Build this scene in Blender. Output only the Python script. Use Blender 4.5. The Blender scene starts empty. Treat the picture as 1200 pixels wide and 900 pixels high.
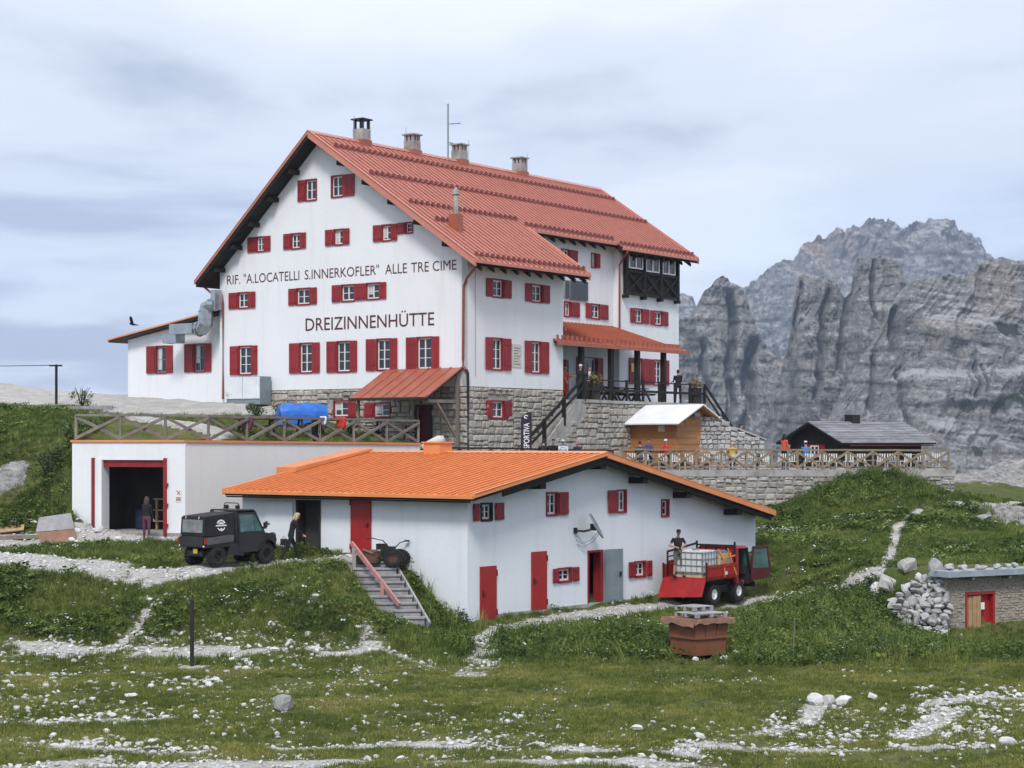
import bpy, bmesh, math, random
import numpy as np
from mathutils import Vector, Matrix
from mathutils.geometry import tessellate_polygon
sc = bpy.context.scene
R = math.radians
random.seed(7); rng = np.random.default_rng(7)

# ------------------------------------------------ camera, sky, sun, exposure
F, HZ = 2250.0, 520.0            # focal length and horizon row, in pixels of the 1200 x 900 photograph
cam_d = bpy.data.cameras.new('camera'); cam = bpy.data.objects.new('camera', cam_d)
sc.collection.objects.link(cam); sc.camera = cam
cam_d.sensor_width = 36; cam_d.lens = 36 * F / 1200; cam_d.shift_y = (HZ - 450) / 1200
cam_d.clip_start = 0.5; cam_d.clip_end = 30000
cam.location = (0, 0, 0); cam.rotation_euler = (R(90), 0, 0)

SUN_EL, SUN_AZ = 48, 188         # degrees; azimuth from +Y clockwise: behind the camera
world = bpy.data.worlds.new('World'); sc.world = world; world.use_nodes = True
nt = world.node_tree; nt.nodes.clear(); N = nt.nodes.new; L = nt.links.new
wo = N('ShaderNodeOutputWorld'); bg = N('ShaderNodeBackground'); bg.inputs['Strength'].default_value = 0.1
sky = N('ShaderNodeTexSky'); sky.sky_type = 'NISHITA'; sky.sun_disc = False
sky.sun_elevation = R(SUN_EL); sky.sun_rotation = R(SUN_AZ); sky.altitude = 2400; sky.air_density = 1.0; sky.dust_density = 1.5
tc = N('ShaderNodeTexCoord'); sep = N('ShaderNodeSeparateXYZ'); L(tc.outputs['Generated'], sep.inputs[0])
def wmath(op, a, b=None, c=None):
    m = N('ShaderNodeMath'); m.operation = op
    for i, v in enumerate((a, b, c)):
        if v is None: continue
        if isinstance(v, (int, float)): m.inputs[i].default_value = v
        else: L(v, m.inputs[i])
    return m.outputs[0]
# cloud deck: directions mapped to a plane overhead, stretched along the wind
den = wmath('ADD', wmath('MAXIMUM', sep.outputs['Z'], 0.0), 0.10)
cmb = N('ShaderNodeCombineXYZ')
L(wmath('DIVIDE', sep.outputs['X'], den), cmb.inputs[0]); L(wmath('MULTIPLY', wmath('DIVIDE', sep.outputs['Y'], den), 1.0), cmb.inputs[1])
def wnoise(scale, detail, rough, off, sx=1.0):
    mp = N('ShaderNodeMapping'); mp.inputs['Location'].default_value = off; mp.inputs['Scale'].default_value = (sx, 1, 1); L(cmb.outputs[0], mp.inputs[0])
    n = N('ShaderNodeTexNoise'); n.inputs['Scale'].default_value = scale; n.inputs['Detail'].default_value = detail
    n.inputs['Roughness'].default_value = rough; n.inputs['Distortion'].default_value = 0.3; L(mp.outputs[0], n.inputs['Vector']); return n.outputs['Fac']
def wramp(f, stops):
    r = N('ShaderNodeValToRGB'); r.color_ramp.interpolation = 'EASE'
    e = r.color_ramp.elements
    while len(e) < len(stops): e.new(0.5)
    for i, (p, c) in enumerate(stops): e[i].position = p; e[i].color = (*c, 1)
    L(f, r.inputs['Fac']); return r.outputs['Color']
def wmix(f, a, b, mode='MIX'):
    m = N('ShaderNodeMix'); m.data_type = 'RGBA'; m.blend_type = mode
    if isinstance(f, (int, float)): m.inputs[0].default_value = f
    else: L(f, m.inputs[0])
    for s, v in ((6, a), (7, b)):
        if isinstance(v, tuple): m.inputs[s].default_value = (*v, 1)
        else: L(v, m.inputs[s])
    return m.outputs[2]
cover = wramp(wnoise(0.55, 6, 0.55, (3.1, 1.7, 0)), [(0.25, (0.80,) * 3), (0.5, (1, 1, 1))])
shade = wramp(wnoise(0.55, 9, 0.55, (11.2, 3.3, 1), -1.0), [(0.35, (2.8, 3.12, 3.9)), (0.475, (4.75, 5.1, 5.8)), (0.60, (5.75, 6.0, 6.45))])
skycol = wmix(cover, sky.outputs['Color'], shade)
L(skycol, bg.inputs['Color']); L(bg.outputs[0], wo.inputs['Surface'])
world.cycles.sampling_method = 'MANUAL'; world.cycles.sample_map_resolution = 512

sd = bpy.data.lights.new('sun', 'SUN'); sd.energy = 1.5; sd.angle = R(14); sd.color = (1.0, 0.965, 0.92)
sun = bpy.data.objects.new('sun', sd); sc.collection.objects.link(sun)
sv = Vector((math.sin(R(SUN_AZ)) * math.cos(R(SUN_EL)), math.cos(R(SUN_AZ)) * math.cos(R(SUN_EL)), math.sin(R(SUN_EL))))
sun.rotation_euler = sv.to_track_quat('Z', 'Y').to_euler(); sun.location = sv * 60
vs = sc.view_settings; vs.view_transform = 'Standard'; vs.look = 'None'; vs.exposure = 1.0; vs.gamma = 1; vs.use_curve_mapping = False
sc.cycles.use_denoising = True; sc.cycles.max_bounces = 5; sc.cycles.diffuse_bounces = 3; sc.cycles.glossy_bounces = 2
sc.cycles.transmission_bounces = 3; sc.cycles.transparent_max_bounces = 8; sc.cycles.volume_bounces = 0
sc.cycles.caustics_reflective = False; sc.cycles.caustics_refractive = False

HAZE = 1.45e-4
# ------------------------------------------------ helpers
def P(px, py, d): return Vector(((px - 600) / F * d, d, (HZ - py) / F * d))
class Fr:                                     # a building's own axes: u to the right and back, v to the left and back
    def __init__(s, px, d, ang, z=0.0):
        s.o = Vector(((px - 600) / F * d, d, z)); a = R(ang); s.ang = math.pi / 2 - a
        s.U = Vector((math.sin(a), math.cos(a), 0)); s.V = Vector((-math.cos(a), math.sin(a), 0))
    def w(s, p): return s.o + s.U * p[0] + s.V * p[1] + Vector((0, 0, p[2]))
    def hit(s, px, py, n, c):                 # pixel -> plane n.(u,v,z)=c
        r = P(px, py, 1.0); A = (r.dot(s.U), r.dot(s.V), r.z); B = (s.o.dot(s.U), s.o.dot(s.V), s.o.z)
        t = (c + sum(x * y for x, y in zip(n, B))) / sum(x * y for x, y in zip(n, A))
        return tuple(a * t - b for a, b in zip(A, B))
    def onu(s, px, py, u=0.0): return s.hit(px, py, (1, 0, 0), u)
    def onv(s, px, py, v=0.0): return s.hit(px, py, (0, 1, 0), v)
    def M(s): return Matrix.Translation(s.o) @ Matrix.Rotation(s.ang, 4, 'Z')
class Wf:                                     # plain frame: position, heading
    def __init__(s, o, rz=0.0, pitch=0.0, roll=0.0):
        s.m = Matrix.Translation(o) @ Matrix.Rotation(rz, 4, 'Z') @ Matrix.Rotation(pitch, 4, 'Y') @ Matrix.Rotation(roll, 4, 'X')
    def w(s, p): return s.m @ Vector(p)
WORLD = Wf((0, 0, 0))
MW = {}                                       # world matrices of the things' Empties
def link(o): sc.collection.objects.link(o); return o
def tag(o, label=None, cat=None, group=None, kind=None):
    for k, v in (('label', label), ('category', cat), ('group', group), ('kind', kind)):
        if v: o[k] = v
    return o
def thing(name, label, cat, loc=(0, 0, 0), rz=0.0, group=None):
    o = bpy.data.objects.new(name, None); link(o); o.location = loc; o.rotation_euler = (0, 0, rz); o.empty_display_size = .3
    MW[o.name] = Matrix.Translation(loc) @ Matrix.Rotation(rz, 4, 'Z'); return tag(o, label, cat, group)
def setparent(o, parent):
    if parent is not None:
        o.parent = parent; MW[o.name] = MW[parent.name]
    else: MW[o.name] = Matrix.Identity(4)
BOXF = [(0, 3, 2, 1), (4, 5, 6, 7), (0, 1, 5, 4), (1, 2, 6, 5), (2, 3, 7, 6), (3, 0, 4, 7)]
class MB:
    def __init__(s, fr=WORLD): s.fr = fr; s.v = []; s.f = []; s.mi = []; s.cur = 0
    def add(s, pts, faces, raw=False):
        b = len(s.v); s.v += [Vector(p) if raw else s.fr.w(p) for p in pts]
        s.f += [tuple(b + i for i in f) for f in faces]; s.mi += [s.cur] * len(faces); return s
    def box(s, x0, x1, y0, y1, z0, z1):
        x0, x1 = sorted((x0, x1)); y0, y1 = sorted((y0, y1)); z0, z1 = sorted((z0, z1))
        return s.add([(x0, y0, z0), (x1, y0, z0), (x1, y1, z0), (x0, y1, z0), (x0, y0, z1), (x1, y0, z1), (x1, y1, z1), (x0, y1, z1)], BOXF)
    def hexa(s, pts): return s.add(pts, BOXF)             # 4 bottom, 4 top
    def prism(s, poly, ext):                              # 3-D polygon, extruded along ext
        n = len(poly); e = Vector(ext); p = [Vector(q) for q in poly]
        return s.add(p + [q + e for q in p], [tuple(range(n))[::-1], tuple(range(n, 2 * n))] + [(i, (i + 1) % n, n + (i + 1) % n, n + i) for i in range(n)])
    def beam(s, a, b, w, h=None, up=(0, 0, 1)):           # square bar from a to b
        h = h or w; a = Vector(a); b = Vector(b); d = (b - a).normalized(); x = d.cross(Vector(up))
        if x.length < 1e-4: x = d.cross(Vector((1, 0, 0)))
        x.normalize(); y = x.cross(d); x *= w / 2; y *= h / 2
        return s.add([a - x - y, a + x - y, a + x + y, a - x + y, b - x - y, b + x - y, b + x + y, b - x + y], BOXF)
    def tube(s, path, r, n=8):
        path = [Vector(p) for p in path]; rr = r if isinstance(r, (list, tuple)) else [r] * len(path); pts = []
        for i, p in enumerate(path):
            d = (path[min(i + 1, len(path) - 1)] - path[max(i - 1, 0)]).normalized()
            x = d.cross(Vector((0, 0, 1)))
            if x.length < 1e-3: x = d.cross(Vector((0, 1, 0)))
            x.normalize(); y = x.cross(d)
            pts += [p + (x * math.cos(2 * math.pi * k / n) + y * math.sin(2 * math.pi * k / n)) * rr[i] for k in range(n)]
        fs = [(i * n + k, i * n + (k + 1) % n, (i + 1) * n + (k + 1) % n, (i + 1) * n + k) for i in range(len(path) - 1) for k in range(n)]
        fs += [tuple(range(n))[::-1], tuple((len(path) - 1) * n + k for k in range(n))]
        return s.add(pts, fs)
    def lathe(s, c, axis, prof, n=20):                    # prof: (along, radius)
        c = Vector(c); d = Vector(axis).normalized(); x = d.cross(Vector((0, 0, 1)))
        if x.length < 1e-3: x = Vector((1, 0, 0))
        x.normalize(); y = x.cross(d); pts = []
        for a, r in prof: pts += [c + d * a + (x * math.cos(2 * math.pi * k / n) + y * math.sin(2 * math.pi * k / n)) * r for k in range(n)]
        fs = [(i * n + k, i * n + (k + 1) % n, (i + 1) * n + (k + 1) % n, (i + 1) * n + k) for i in range(len(prof) - 1) for k in range(n)]
        return s.add(pts, fs)
    def build(s, name, mats, parent=None, smooth=False, bevel=0.0, noflip=False):
        inv = MW[parent.name].inverted() if parent is not None else Matrix.Identity(4)
        me = bpy.data.meshes.new(name); me.from_pydata([inv @ v for v in s.v], [], s.f)
        mats = mats if isinstance(mats, (list, tuple)) else [mats]
        for m in mats: me.materials.append(m)
        if len(mats) > 1: me.polygons.foreach_set('material_index', s.mi)
        if not noflip or bevel:
            bm = bmesh.new(); bm.from_mesh(me)
            if not noflip: bmesh.ops.recalc_face_normals(bm, faces=bm.faces)
            if bevel: bmesh.ops.bevel(bm, geom=bm.edges[:], offset=bevel, segments=2, affect='EDGES', clamp_overlap=True)
            bm.to_mesh(me); bm.free()
        if smooth: me.shade_smooth()
        o = link(bpy.data.objects.new(name, me)); setparent(o, parent); return o
def part(name, mat, parent, fr, fn, **k):
    mb = MB(fr); fn(mb); return mb.build(name, mat, parent, **k)
def onemesh(name, label, cat, mat, fr, fn, base=(0, 0, 0), group=None, **k):   # a thing that is one mesh, origin at its base
    mb = MB(fr); fn(mb); w = fr.w(base); mb.v = [v - w for v in mb.v]
    o = mb.build(name, mat, None, **k); o.location = w; MW[o.name] = Matrix.Translation(w); return tag(o, label, cat, group)

# ------------------------------------------------ numpy noise
def _h(i, j, k, seed):
    n = (i * 374761393 + j * 668265263 + k * 2147483647 + seed * 974711) & 0xffffffff
    n = ((n ^ (n >> 13)) * 1274126177) & 0xffffffff
    return ((n ^ (n >> 16)) & 0xffff) / 65535.0
def vnoise(x, y, z=0.0, seed=0):
    x, y, z = np.broadcast_arrays(np.asarray(x, float), np.asarray(y, float), np.asarray(z, float))
    i, j, k = (np.floor(a).astype(np.int64) for a in (x, y, z)); fx, fy, fz = x - i, y - j, z - k
    fx, fy, fz = (t * t * (3 - 2 * t) for t in (fx, fy, fz)); o = 0
    for a in (0, 1):
        for b in (0, 1):
            for c in (0, 1):
                o = o + _h(i + a, j + b, k + c, seed) * (fx if a else 1 - fx) * (fy if b else 1 - fy) * (fz if c else 1 - fz)
    return o * 2 - 1
def fbm(x, y, z=0.0, oct=5, seed=0, gain=0.5):
    o = 0; a = 1.0; f = 1.0; t = 0
    for q in range(oct): o = o + a * vnoise(np.asarray(x) * f, np.asarray(y) * f, np.asarray(z) * f, seed + q * 17); t += a; a *= gain; f *= 2.03
    return o / t
def ridged(x, y, z=0.0, oct=5, seed=0, gain=0.5):
    o = 0; a = 1.0; f = 1.0; t = 0
    for q in range(oct): o = o + a * (1 - 2 * np.abs(vnoise(np.asarray(x) * f, np.asarray(y) * f, np.asarray(z) * f, seed + q * 17))); t += a; a *= gain; f *= 2.03
    return o / t
def sstep(a, b, x): t = np.clip((x - a) / (b - a), 0, 1); return t * t * (3 - 2 * t)

# ------------------------------------------------ materials
MATS = {}
class NB:
    def __init__(s, m):
        s.nt = m.node_tree; s.nt.nodes.clear(); s.out = s.n('ShaderNodeOutputMaterial'); s.bs = s.n('ShaderNodeBsdfPrincipled')
        s.l(s.bs.outputs[0], s.out.inputs['Surface']); s.tc = s.n('ShaderNodeTexCoord')
    def n(s, t): return s.nt.nodes.new(t)
    def l(s, a, b): s.nt.links.new(a, b)
    def put(s, sock, v):
        if isinstance(v, (int, float)): sock.default_value = v
        elif isinstance(v, tuple): sock.default_value = (*v, 1) if len(v) == 3 and sock.type == 'RGBA' else v
        else: s.l(v, sock)
    def math(s, op, a, b=0.0, clamp=False):
        m = s.n('ShaderNodeMath'); m.operation = op; m.use_clamp = clamp; s.put(m.inputs[0], a); s.put(m.inputs[1], b); return m.outputs[0]
    def mix(s, f, a, b, mode='MIX'):
        m = s.n('ShaderNodeMix'); m.data_type = 'RGBA'; m.blend_type = mode; m.clamp_factor = True
        s.put(m.inputs[0], f); s.put(m.inputs[6], a); s.put(m.inputs[7], b); return m.outputs[2]
    def coord(s, scale=(1, 1, 1), loc=(0, 0, 0), src='Object'):
        mp = s.n('ShaderNodeMapping'); mp.inputs['Scale'].default_value = scale; mp.inputs['Location'].default_value = loc
        s.l(s.tc.outputs[src], mp.inputs[0]); return mp.outputs[0]
    def noise(s, scale, detail=4, rough=.55, vec=None, dist=0.0):
        t = s.n('ShaderNodeTexNoise'); t.inputs['Scale'].default_value = scale; t.inputs['Detail'].default_value = detail
        t.inputs['Roughness'].default_value = rough; t.inputs['Distortion'].default_value = dist
        s.l(vec if vec is not None else s.tc.outputs['Object'], t.inputs['Vector']); return t.outputs['Fac']
    def voro(s, scale, feature='F1', vec=None, out='Distance'):
        t = s.n('ShaderNodeTexVoronoi'); t.feature = feature; t.inputs['Scale'].default_value = scale
        s.l(vec if vec is not None else s.tc.outputs['Object'], t.inputs['Vector']); return t.outputs[out]
    def ramp(s, f, stops):
        r = s.n('ShaderNodeValToRGB'); e = r.color_ramp.elements
        while len(e) < len(stops): e.new(0.5)
        for i, (p, c) in enumerate(stops): e[i].position = p; e[i].color = (*((c,) * 3 if isinstance(c, (int, float)) else c), 1)
        s.l(f, r.inputs['Fac']); return r.outputs['Color']
    def attr(s, name, out='Fac'):
        a = s.n('ShaderNodeAttribute'); a.attribute_name = name; return a.outputs[out]
    def rand(s): return s.n('ShaderNodeObjectInfo').outputs['Random']
    def bump(s, h, strength=.4, dist=.02):
        b = s.n('ShaderNodeBump'); b.inputs['Strength'].default_value = strength; b.inputs['Distance'].default_value = dist
        s.l(h, b.inputs['Height']); s.l(b.outputs[0], s.bs.inputs['Normal'])
def newmat(name):
    m = bpy.data.materials.new(name); m.use_nodes = True; MATS[name] = m; return m, NB(m)
def mk(name, col, rough=.8, var=.15, scale=3.0, metal=0.0, bump=0.0, bscale=30.0, rnd=0.0, stretch=(1, 1, 1), dirt=None, spec=.4):
    m, b = newmat(name); vec = b.coord(stretch)
    f = b.noise(scale, 5, .6, vec)
    lo = tuple(c * (1 - var) for c in col); hi = tuple(min(c * (1 + var), .95) for c in col)
    c = b.ramp(f, [(.3, lo), (.7, hi)])
    if dirt: c = b.mix(b.ramp(b.noise(dirt[1], 6, .65, vec), [(dirt[2], 0.0), (dirt[2] + .18, dirt[3])]), c, dirt[0])
    if rnd: c = b.mix(b.math('MULTIPLY', b.rand(), rnd), c, tuple(x * .45 for x in col))
    b.put(b.bs.inputs['Base Color'], c); b.bs.inputs['Metallic'].default_value = metal
    b.put(b.bs.inputs['Roughness'], rough); b.bs.inputs['Specular IOR Level'].default_value = spec
    if bump: b.bump(b.noise(bscale, 5, .6, vec), bump, .02)
    return m
# plaster walls: white lime paint with faint rain streaks and patches
def mkplaster(name, col):
    m, b = newmat(name)
    a = b.noise(.45, 4, .6); st = b.noise(1.0, 5, .6, b.coord((2.2, 2.2, .16))); fine = b.noise(7, 5, .7)
    c = b.mix(b.ramp(a, [(.35, 0.0), (.75, .5)]), col, tuple(x * .90 for x in col))
    c = b.mix(b.ramp(st, [(.52, 0.0), (.78, .34)]), c, (col[0] * .72, col[1] * .70, col[2] * .66))
    c = b.mix(b.ramp(fine, [(.45, 0.0), (.75, .30)]), c, tuple(x * .80 for x in col))
    b.put(b.bs.inputs['Base Color'], c); b.bs.inputs['Roughness'].default_value = .9; b.bs.inputs['Specular IOR Level'].default_value = .15
    b.bump(b.noise(22, 6, .7), .25, .01); return m
mkplaster('plaster', (.76, .77, .79)); mkplaster('plaster_low', (.72, .745, .785)); mkplaster('plaster_warm', (.74, .70, .69))
mk('red_paint', (.27, .018, .024), .55, .2, 4, bump=.15, bscale=40, stretch=(1, 1, .2), rnd=.35)
mk('red_door', (.33, .02, .018), .45, .12, 2, rnd=.2)
mk('maroon', (.07, .008, .01), .6)
mk('white_paint', (.72, .72, .71), .5, .06)
mk('glass', (.018, .022, .03), .04, .3, 2.0, spec=.6)
mk('curtain', (.5, .5, .5), .9, .3, 6, stretch=(6, 6, .3))
mk('roof_red', (.52, .195, .138), .42, .10, 1.2, rnd=.10, dirt=((.44, .17, .125), .8, .54, .45), stretch=(1, 1, 1), spec=.5)
mk('roof_seam_shade', (.30, .10, .075), .5, .2, 3); mk('roof_orange_seam_shade', (.56, .16, .035), .45, .15, 3)  # seam ribs coloured darker than the panels: shadow gaps painted into the colour
mk('roof_red_dark', (.17, .042, .032), .5, .2, 3)
mk('roof_rust', (.36, .10, .055), .4, .14, 1.4, rnd=.2, spec=.5)
mk('roof_orange', (.70, .25, .085), .42, .10, .9, rnd=.18, dirt=((.50, .13, .03), .7, .55, .5), spec=.5)
mk('copper', (.26, .075, .055), .4, .2, 5, metal=.3)
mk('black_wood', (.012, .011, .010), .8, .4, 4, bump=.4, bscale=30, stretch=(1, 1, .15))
mk('dark_wood', (.030, .022, .018), .75, .35, 4, rnd=.3, stretch=(1, 1, .3))
mk('grey_wood', (.22, .19, .165), .85, .3, 3, bump=.4, bscale=25, rnd=.45, stretch=(1, 1, .4))
mk('tan_wood', (.25, .195, .135), .8, .25, 3, bump=.3, bscale=25, rnd=.4)
mk('kiosk_wood', (.40, .19, .075), .7, .18, 2.5, bump=.25, bscale=18, rnd=.25, stretch=(.4, .4, 3))
mk('pine', (.42, .28, .15), .75, .2, 4, rnd=.3)
mk('pallet', (.55, .42, .26), .8, .2, 5, rnd=.3)
mk('grey_plank', (.33, .32, .33), .85, .25, 3, rnd=.35, bump=.3)
mk('concrete', (.34, .33, .31), .9, .2, 2, bump=.4, bscale=20, dirt=((.16, .15, .14), 1.4, .5, .7))
mk('mortar', (.31, .295, .265), .95, .2, 6, bump=.6, bscale=30)
mk('black_metal', (.014, .014, .015), .5, .3)
mk('zinc', (.42, .45, .48), .35, .2, 3, metal=.8, rnd=.2)
mk('grey_metal', (.20, .24, .26), .45, .15, 2, metal=.2)
mk('steel', (.35, .36, .37), .4, .15, 4, metal=.8)
mk('rubber', (.018, .018, .018), .85, .3, 8, bump=.4, bscale=40)
mk('black_fabric', (.014, .015, .017), .75, .35, 3, bump=.35, bscale=14)
mk('black_plastic', (.022, .023, .025), .5, .2)
mk('grey_plastic', (.09, .085, .09), .5, .2)
mk('vinyl_window', (.17, .18, .185), .25, .4, 3, spec=.6)
mk('cab_glass', (.07, .13, .13), .06, .4, 2, spec=.7)
mk('white_mark', (.75, .75, .75), .6, .1)
mk('truck_red', (.33, .020, .019), .4, .22, 3, dirt=((.16, .06, .045), 2.2, .55, .6))
mk('truck_maroon', (.075, .016, .018), .45, .2)
mk('tank_white', (.62, .64, .64), .45, .12, 2)
mk('tank_yellow', (.62, .36, .05), .5, .15, 2)
mk('blue_tarp', (.02, .13, .50), .45, .25, 3, bump=.6, bscale=5)
mk('rust_bin', (.20, .075, .040), .55, .22, 2.5, dirt=((.12, .05, .03), 2.5, .52, .7))
mk('cardboard', (.24, .13, .09), .85, .2, 3, bump=.5, bscale=6)
mk('sheet_white', (.74, .75, .77), .5, .08, 1)
mk('slate_wood', (.27, .27, .285), .8, .3, 2, rnd=.5, bump=.4, stretch=(.4, .4, 3))
mk('tin_blue', (.36, .41, .45), .4, .2, 2, metal=.4, dirt=((.28, .2, .12), 2, .6, .6))
mk('banner', (.018, .012, .03), .7, .2)
mk('yellow_paper', (.62, .50, .16), .8); mk('orange_strap', (.65, .20, .06), .7); mk('plaque', (.55, .53, .47), .7, .15, 8)
mk('mower_brown', (.10, .055, .03), .6, .35, 5, dirt=((.05, .04, .035), 6, .5, .7))
mk('yellow_plate', (.6, .38, .04), .5)
mk('paint_peel', (.66, .68, .70), .5, .08, 2, dirt=((.10, .055, .035), 1.5, .60, 1.0))
mk('letter_red', (.095, .028, .035), .8, .15, 5)
mk('pink_rail', (.42, .20, .19), .75, .2, 4)
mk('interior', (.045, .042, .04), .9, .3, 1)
mk('skin', (.42, .24, .17), .6, .08); mk('eye', (.02, .018, .018), .4)
mk('hair_brown', (.075, .045, .03), .7, .3, 20); mk('hair_blond', (.42, .30, .17), .7, .3, 20); mk('hair_dark', (.015, .012, .011), .7); mk('hair_grey', (.26, .25, .24), .8)
for n_, c_ in dict(c_black=(.012, .012, .014), c_navy=(.02, .03, .07), c_plum=(.10, .035, .055), c_grey=(.10, .10, .085), c_red=(.50, .035, .02), c_orange=(.60, .09, .04), c_white=(.66, .68, .70), c_blue=(.05, .17, .42), c_purple=(.07, .06, .17), c_yellow=(.50, .30, .05), c_lightblue=(.42, .52, .62), c_jeans=(.05, .07, .12), c_shoe=(.02, .018, .016), c_khaki=(.20, .17, .11)).items():
    mk(n_, c_, .85, .25, 10, bump=.3, bscale=18)
# individual building stones: colour differs stone by stone
def mkstone(name, a, b_, c_):
    m, b = newmat(name)
    c = b.ramp(b.rand(), [(0.0, a), (.5, b_), (1.0, c_)]); f = b.noise(4, 6, .65)
    c = b.mix(b.ramp(f, [(.35, .42), (.65, 0.0)]), c, tuple(x * .5 for x in a)); c = b.mix(b.ramp(b.noise(1.3, 4, .6), [(.5, 0.0), (.75, .4)]), c, (.36, .31, .23))
    b.put(b.bs.inputs['Base Color'], c); b.bs.inputs['Roughness'].default_value = .92; b.bs.inputs['Specular IOR Level'].default_value = .2
    b.bump(b.noise(14, 7, .7), .6, .03); return m
mkstone('base_stone', (.34, .315, .275), (.43, .405, .355), (.53, .505, .45))
mkstone('wall_stone', (.30, .285, .26), (.43, .41, .375), (.56, .545, .51))
mkstone('white_stone', (.32, .32, .325), (.47, .47, .47), (.60, .60, .59))
mkstone('rubble', (.33, .29, .245), (.40, .36, .31), (.47, .43, .375))
mkstone('grey_rock', (.22, .22, .22), (.33, .33, .325), (.45, .45, .44)); mkstone('limestone', (.52, .52, .51), (.66, .66, .65), (.76, .76, .745))

# ================================================ TERRAIN
# sight points: (photo x, photo y, distance in metres along the view axis)
LOWPX = [(-150,900,38),(0,900,38),(300,900,38),(600,900,38),(900,900,38),(1200,900,38),(1350,900,38),
 (0,850,43.6),(300,850,43.6),(600,850,43.6),(900,848,43.8),(1200,846,44),(0,800,51),(300,802,51),(600,800,51.5),(900,800,51.5),(1200,797,52),
 (-120,775,55.5),(0,772,56),(110,774,56),(225,783,54.5),(330,776,56),(420,778,55.5),(560,790,53.3),(690,789,53.5),(800,790,53.4),(930,791,53.2),(1060,792,53),(1200,790,53.3),(1330,785,54),
 (-120,664,62.5),(0,668,62.3),(90,672,62),(160,681,61.3),(240,672,62.8),(330,663,64.8),(400,656,66.2),(430,655,66.4),
 (60,720,59),(0,720,59),(240,722,59),(330,715,59.5),(160,735,58.5),(400,715,60),
 (-60,648,66),(50,648,66.5),(110,640,70),(172,628,75),(115,622,76),(195,621,76),(150,655,66),(260,664,64),(340,657,67),(300,650,68),(220,640,70),(400,650,67.5),
 (470,655,66.3),(492,685,65.2),(515,712,64.6),(545,737,63.6),(425,660,65.4),(450,695,63.4),(482,732,61.8),(400,740,59),(520,748,60),
 (600,735,64.3),(650,727,66),(700,717,69),(780,708,72),(870,714,70.5),(910,702,74.5),(560,771,56.4),(840,735,65),(700,760,58),
 (640,743,60.5),(720,732,61.5),(760,735,61.5),(790,745,60),(820,778,55.5),(870,770,57),
 (690,585,80),(560,600,80),(400,600,78),
 (905,660,77),(893,628,85),(890,605,93.5),(940,588,93.5),(985,570,93.5),(1020,559,93.7),(1060,562,93.7),(1110,578,94),(1075,600,88),(1000,610,86),(950,630,83),
 (1000,660,76),(960,692,70.5),(915,722,65.5),(1045,680,72),(1090,662,74),(1150,652,77),(1200,640,80),(1290,635,82),(1160,612,88),(1210,592,97),(1150,584,99),(1250,580,105),
 (1000,738,63),(1060,765,58.5),(950,765,58.5),(1030,715,66),(1095,748,64),(1150,747,65),(1200,746,65.5),(1290,746,66),(1180,770,58),(1092,668,70.5),(1150,664,71),(1200,661,71.5),(1290,655,72),
 (1210,562,118),(1140,566,116),(1180,552,128),(1240,548,130),(1150,560,126)]
LEFTPX = [(84,626,75.8),(64,612,77),(30,605,77.5),(0,606,77.5),(-90,600,78),(60,565,79.5),(20,545,81.5),(-60,540,82),(60,512,84),(0,503,86),(84,519,79),(-90,498,87),(100,482,94),(0,476,97.5),(60,474,98),(-90,470,99),
 (150,463,104),(70,464,107),(0,449,117),(40,454,115),(-90,440,120),(-200,430,124)]
HIGHPX = [(100,513,78),(150,513,78),(217,514,77),(300,515,80),(400,516,83.5),(470,517,86.5),(150,492,91),(200,485,95),(250,468,103),(305,471,98),(345,480,96.6),(390,493,95.6),(430,506,95),(500,521,92.6),(280,488,92),(350,503,89),(250,506,86),(440,516,90),
 (200,458,112),(100,452,125),(300,450,125)]
HIGHXYZ = [(-2.5,88.2,-1.15),(-1,89,-1.2),(1,91,-1.2),(3,93,-1.22),(5.4,96,-1.25),(8,97,-1.28),(12,97,-1.3),(16,97,-1.3),(21,97,-1.3),(10,104,-1.3),(16,108,-1.3),(21,108,-1.35),(14,116,-1.8),(21,118,-2.6),(10,112,-1.3),(14,130,-7),(21,128,-7),(8,131,-6),(-2,131,-3)]
LOWXYZ = [(0,2,-1.75),(-12,6,-2.4),(12,6,-2.4),(0,12,-2.9),(-14,16,-3.6),(14,16,-3.6),(0,26,-5.2),(-16,27,-5.3),(16,27,-5.3),(-5,93,-3.4),(6,95,-3.1),(-12,84,-3.5),(24,134,-7),(38,134,-8),(46,128,-7),(46,110,-5)]
class TPS:
    def __init__(s, pts, reg=.02):
        p = np.array(pts); s.p = p[:, :2] / 20; n = len(p)
        A = np.zeros((n + 3, n + 3)); A[:n, :n] = s.k(s.p, s.p) + reg * np.eye(n) * .05; A[:n, n] = 1; A[:n, n + 1:] = s.p; A[n, :n] = 1; A[n + 1:, :n] = s.p.T
        s.c = np.linalg.solve(A, np.r_[p[:, 2], 0, 0, 0])
    def k(s, a, b):
        r2 = ((a[:, None] - b[None]) ** 2).sum(-1); return np.where(r2 > 0, .5 * r2 * np.log(r2 + 1e-12), 0)
    def __call__(s, x, y):
        q = np.stack([np.ravel(x), np.ravel(y)], 1) / 20; o = np.empty(len(q)); n = len(s.p)
        for i in range(0, len(q), 20000): b = q[i:i + 20000]; o[i:i + 20000] = s.k(b, s.p) @ s.c[:n] + s.c[n] + b @ s.c[n + 1:]
        return o.reshape(np.shape(x))
lowT = TPS([tuple(P(*q)) for q in LOWPX + LEFTPX] + LOWXYZ); highT = TPS([tuple(P(*q)) for q in HIGHPX + LEFTPX] + HIGHXYZ)
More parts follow.
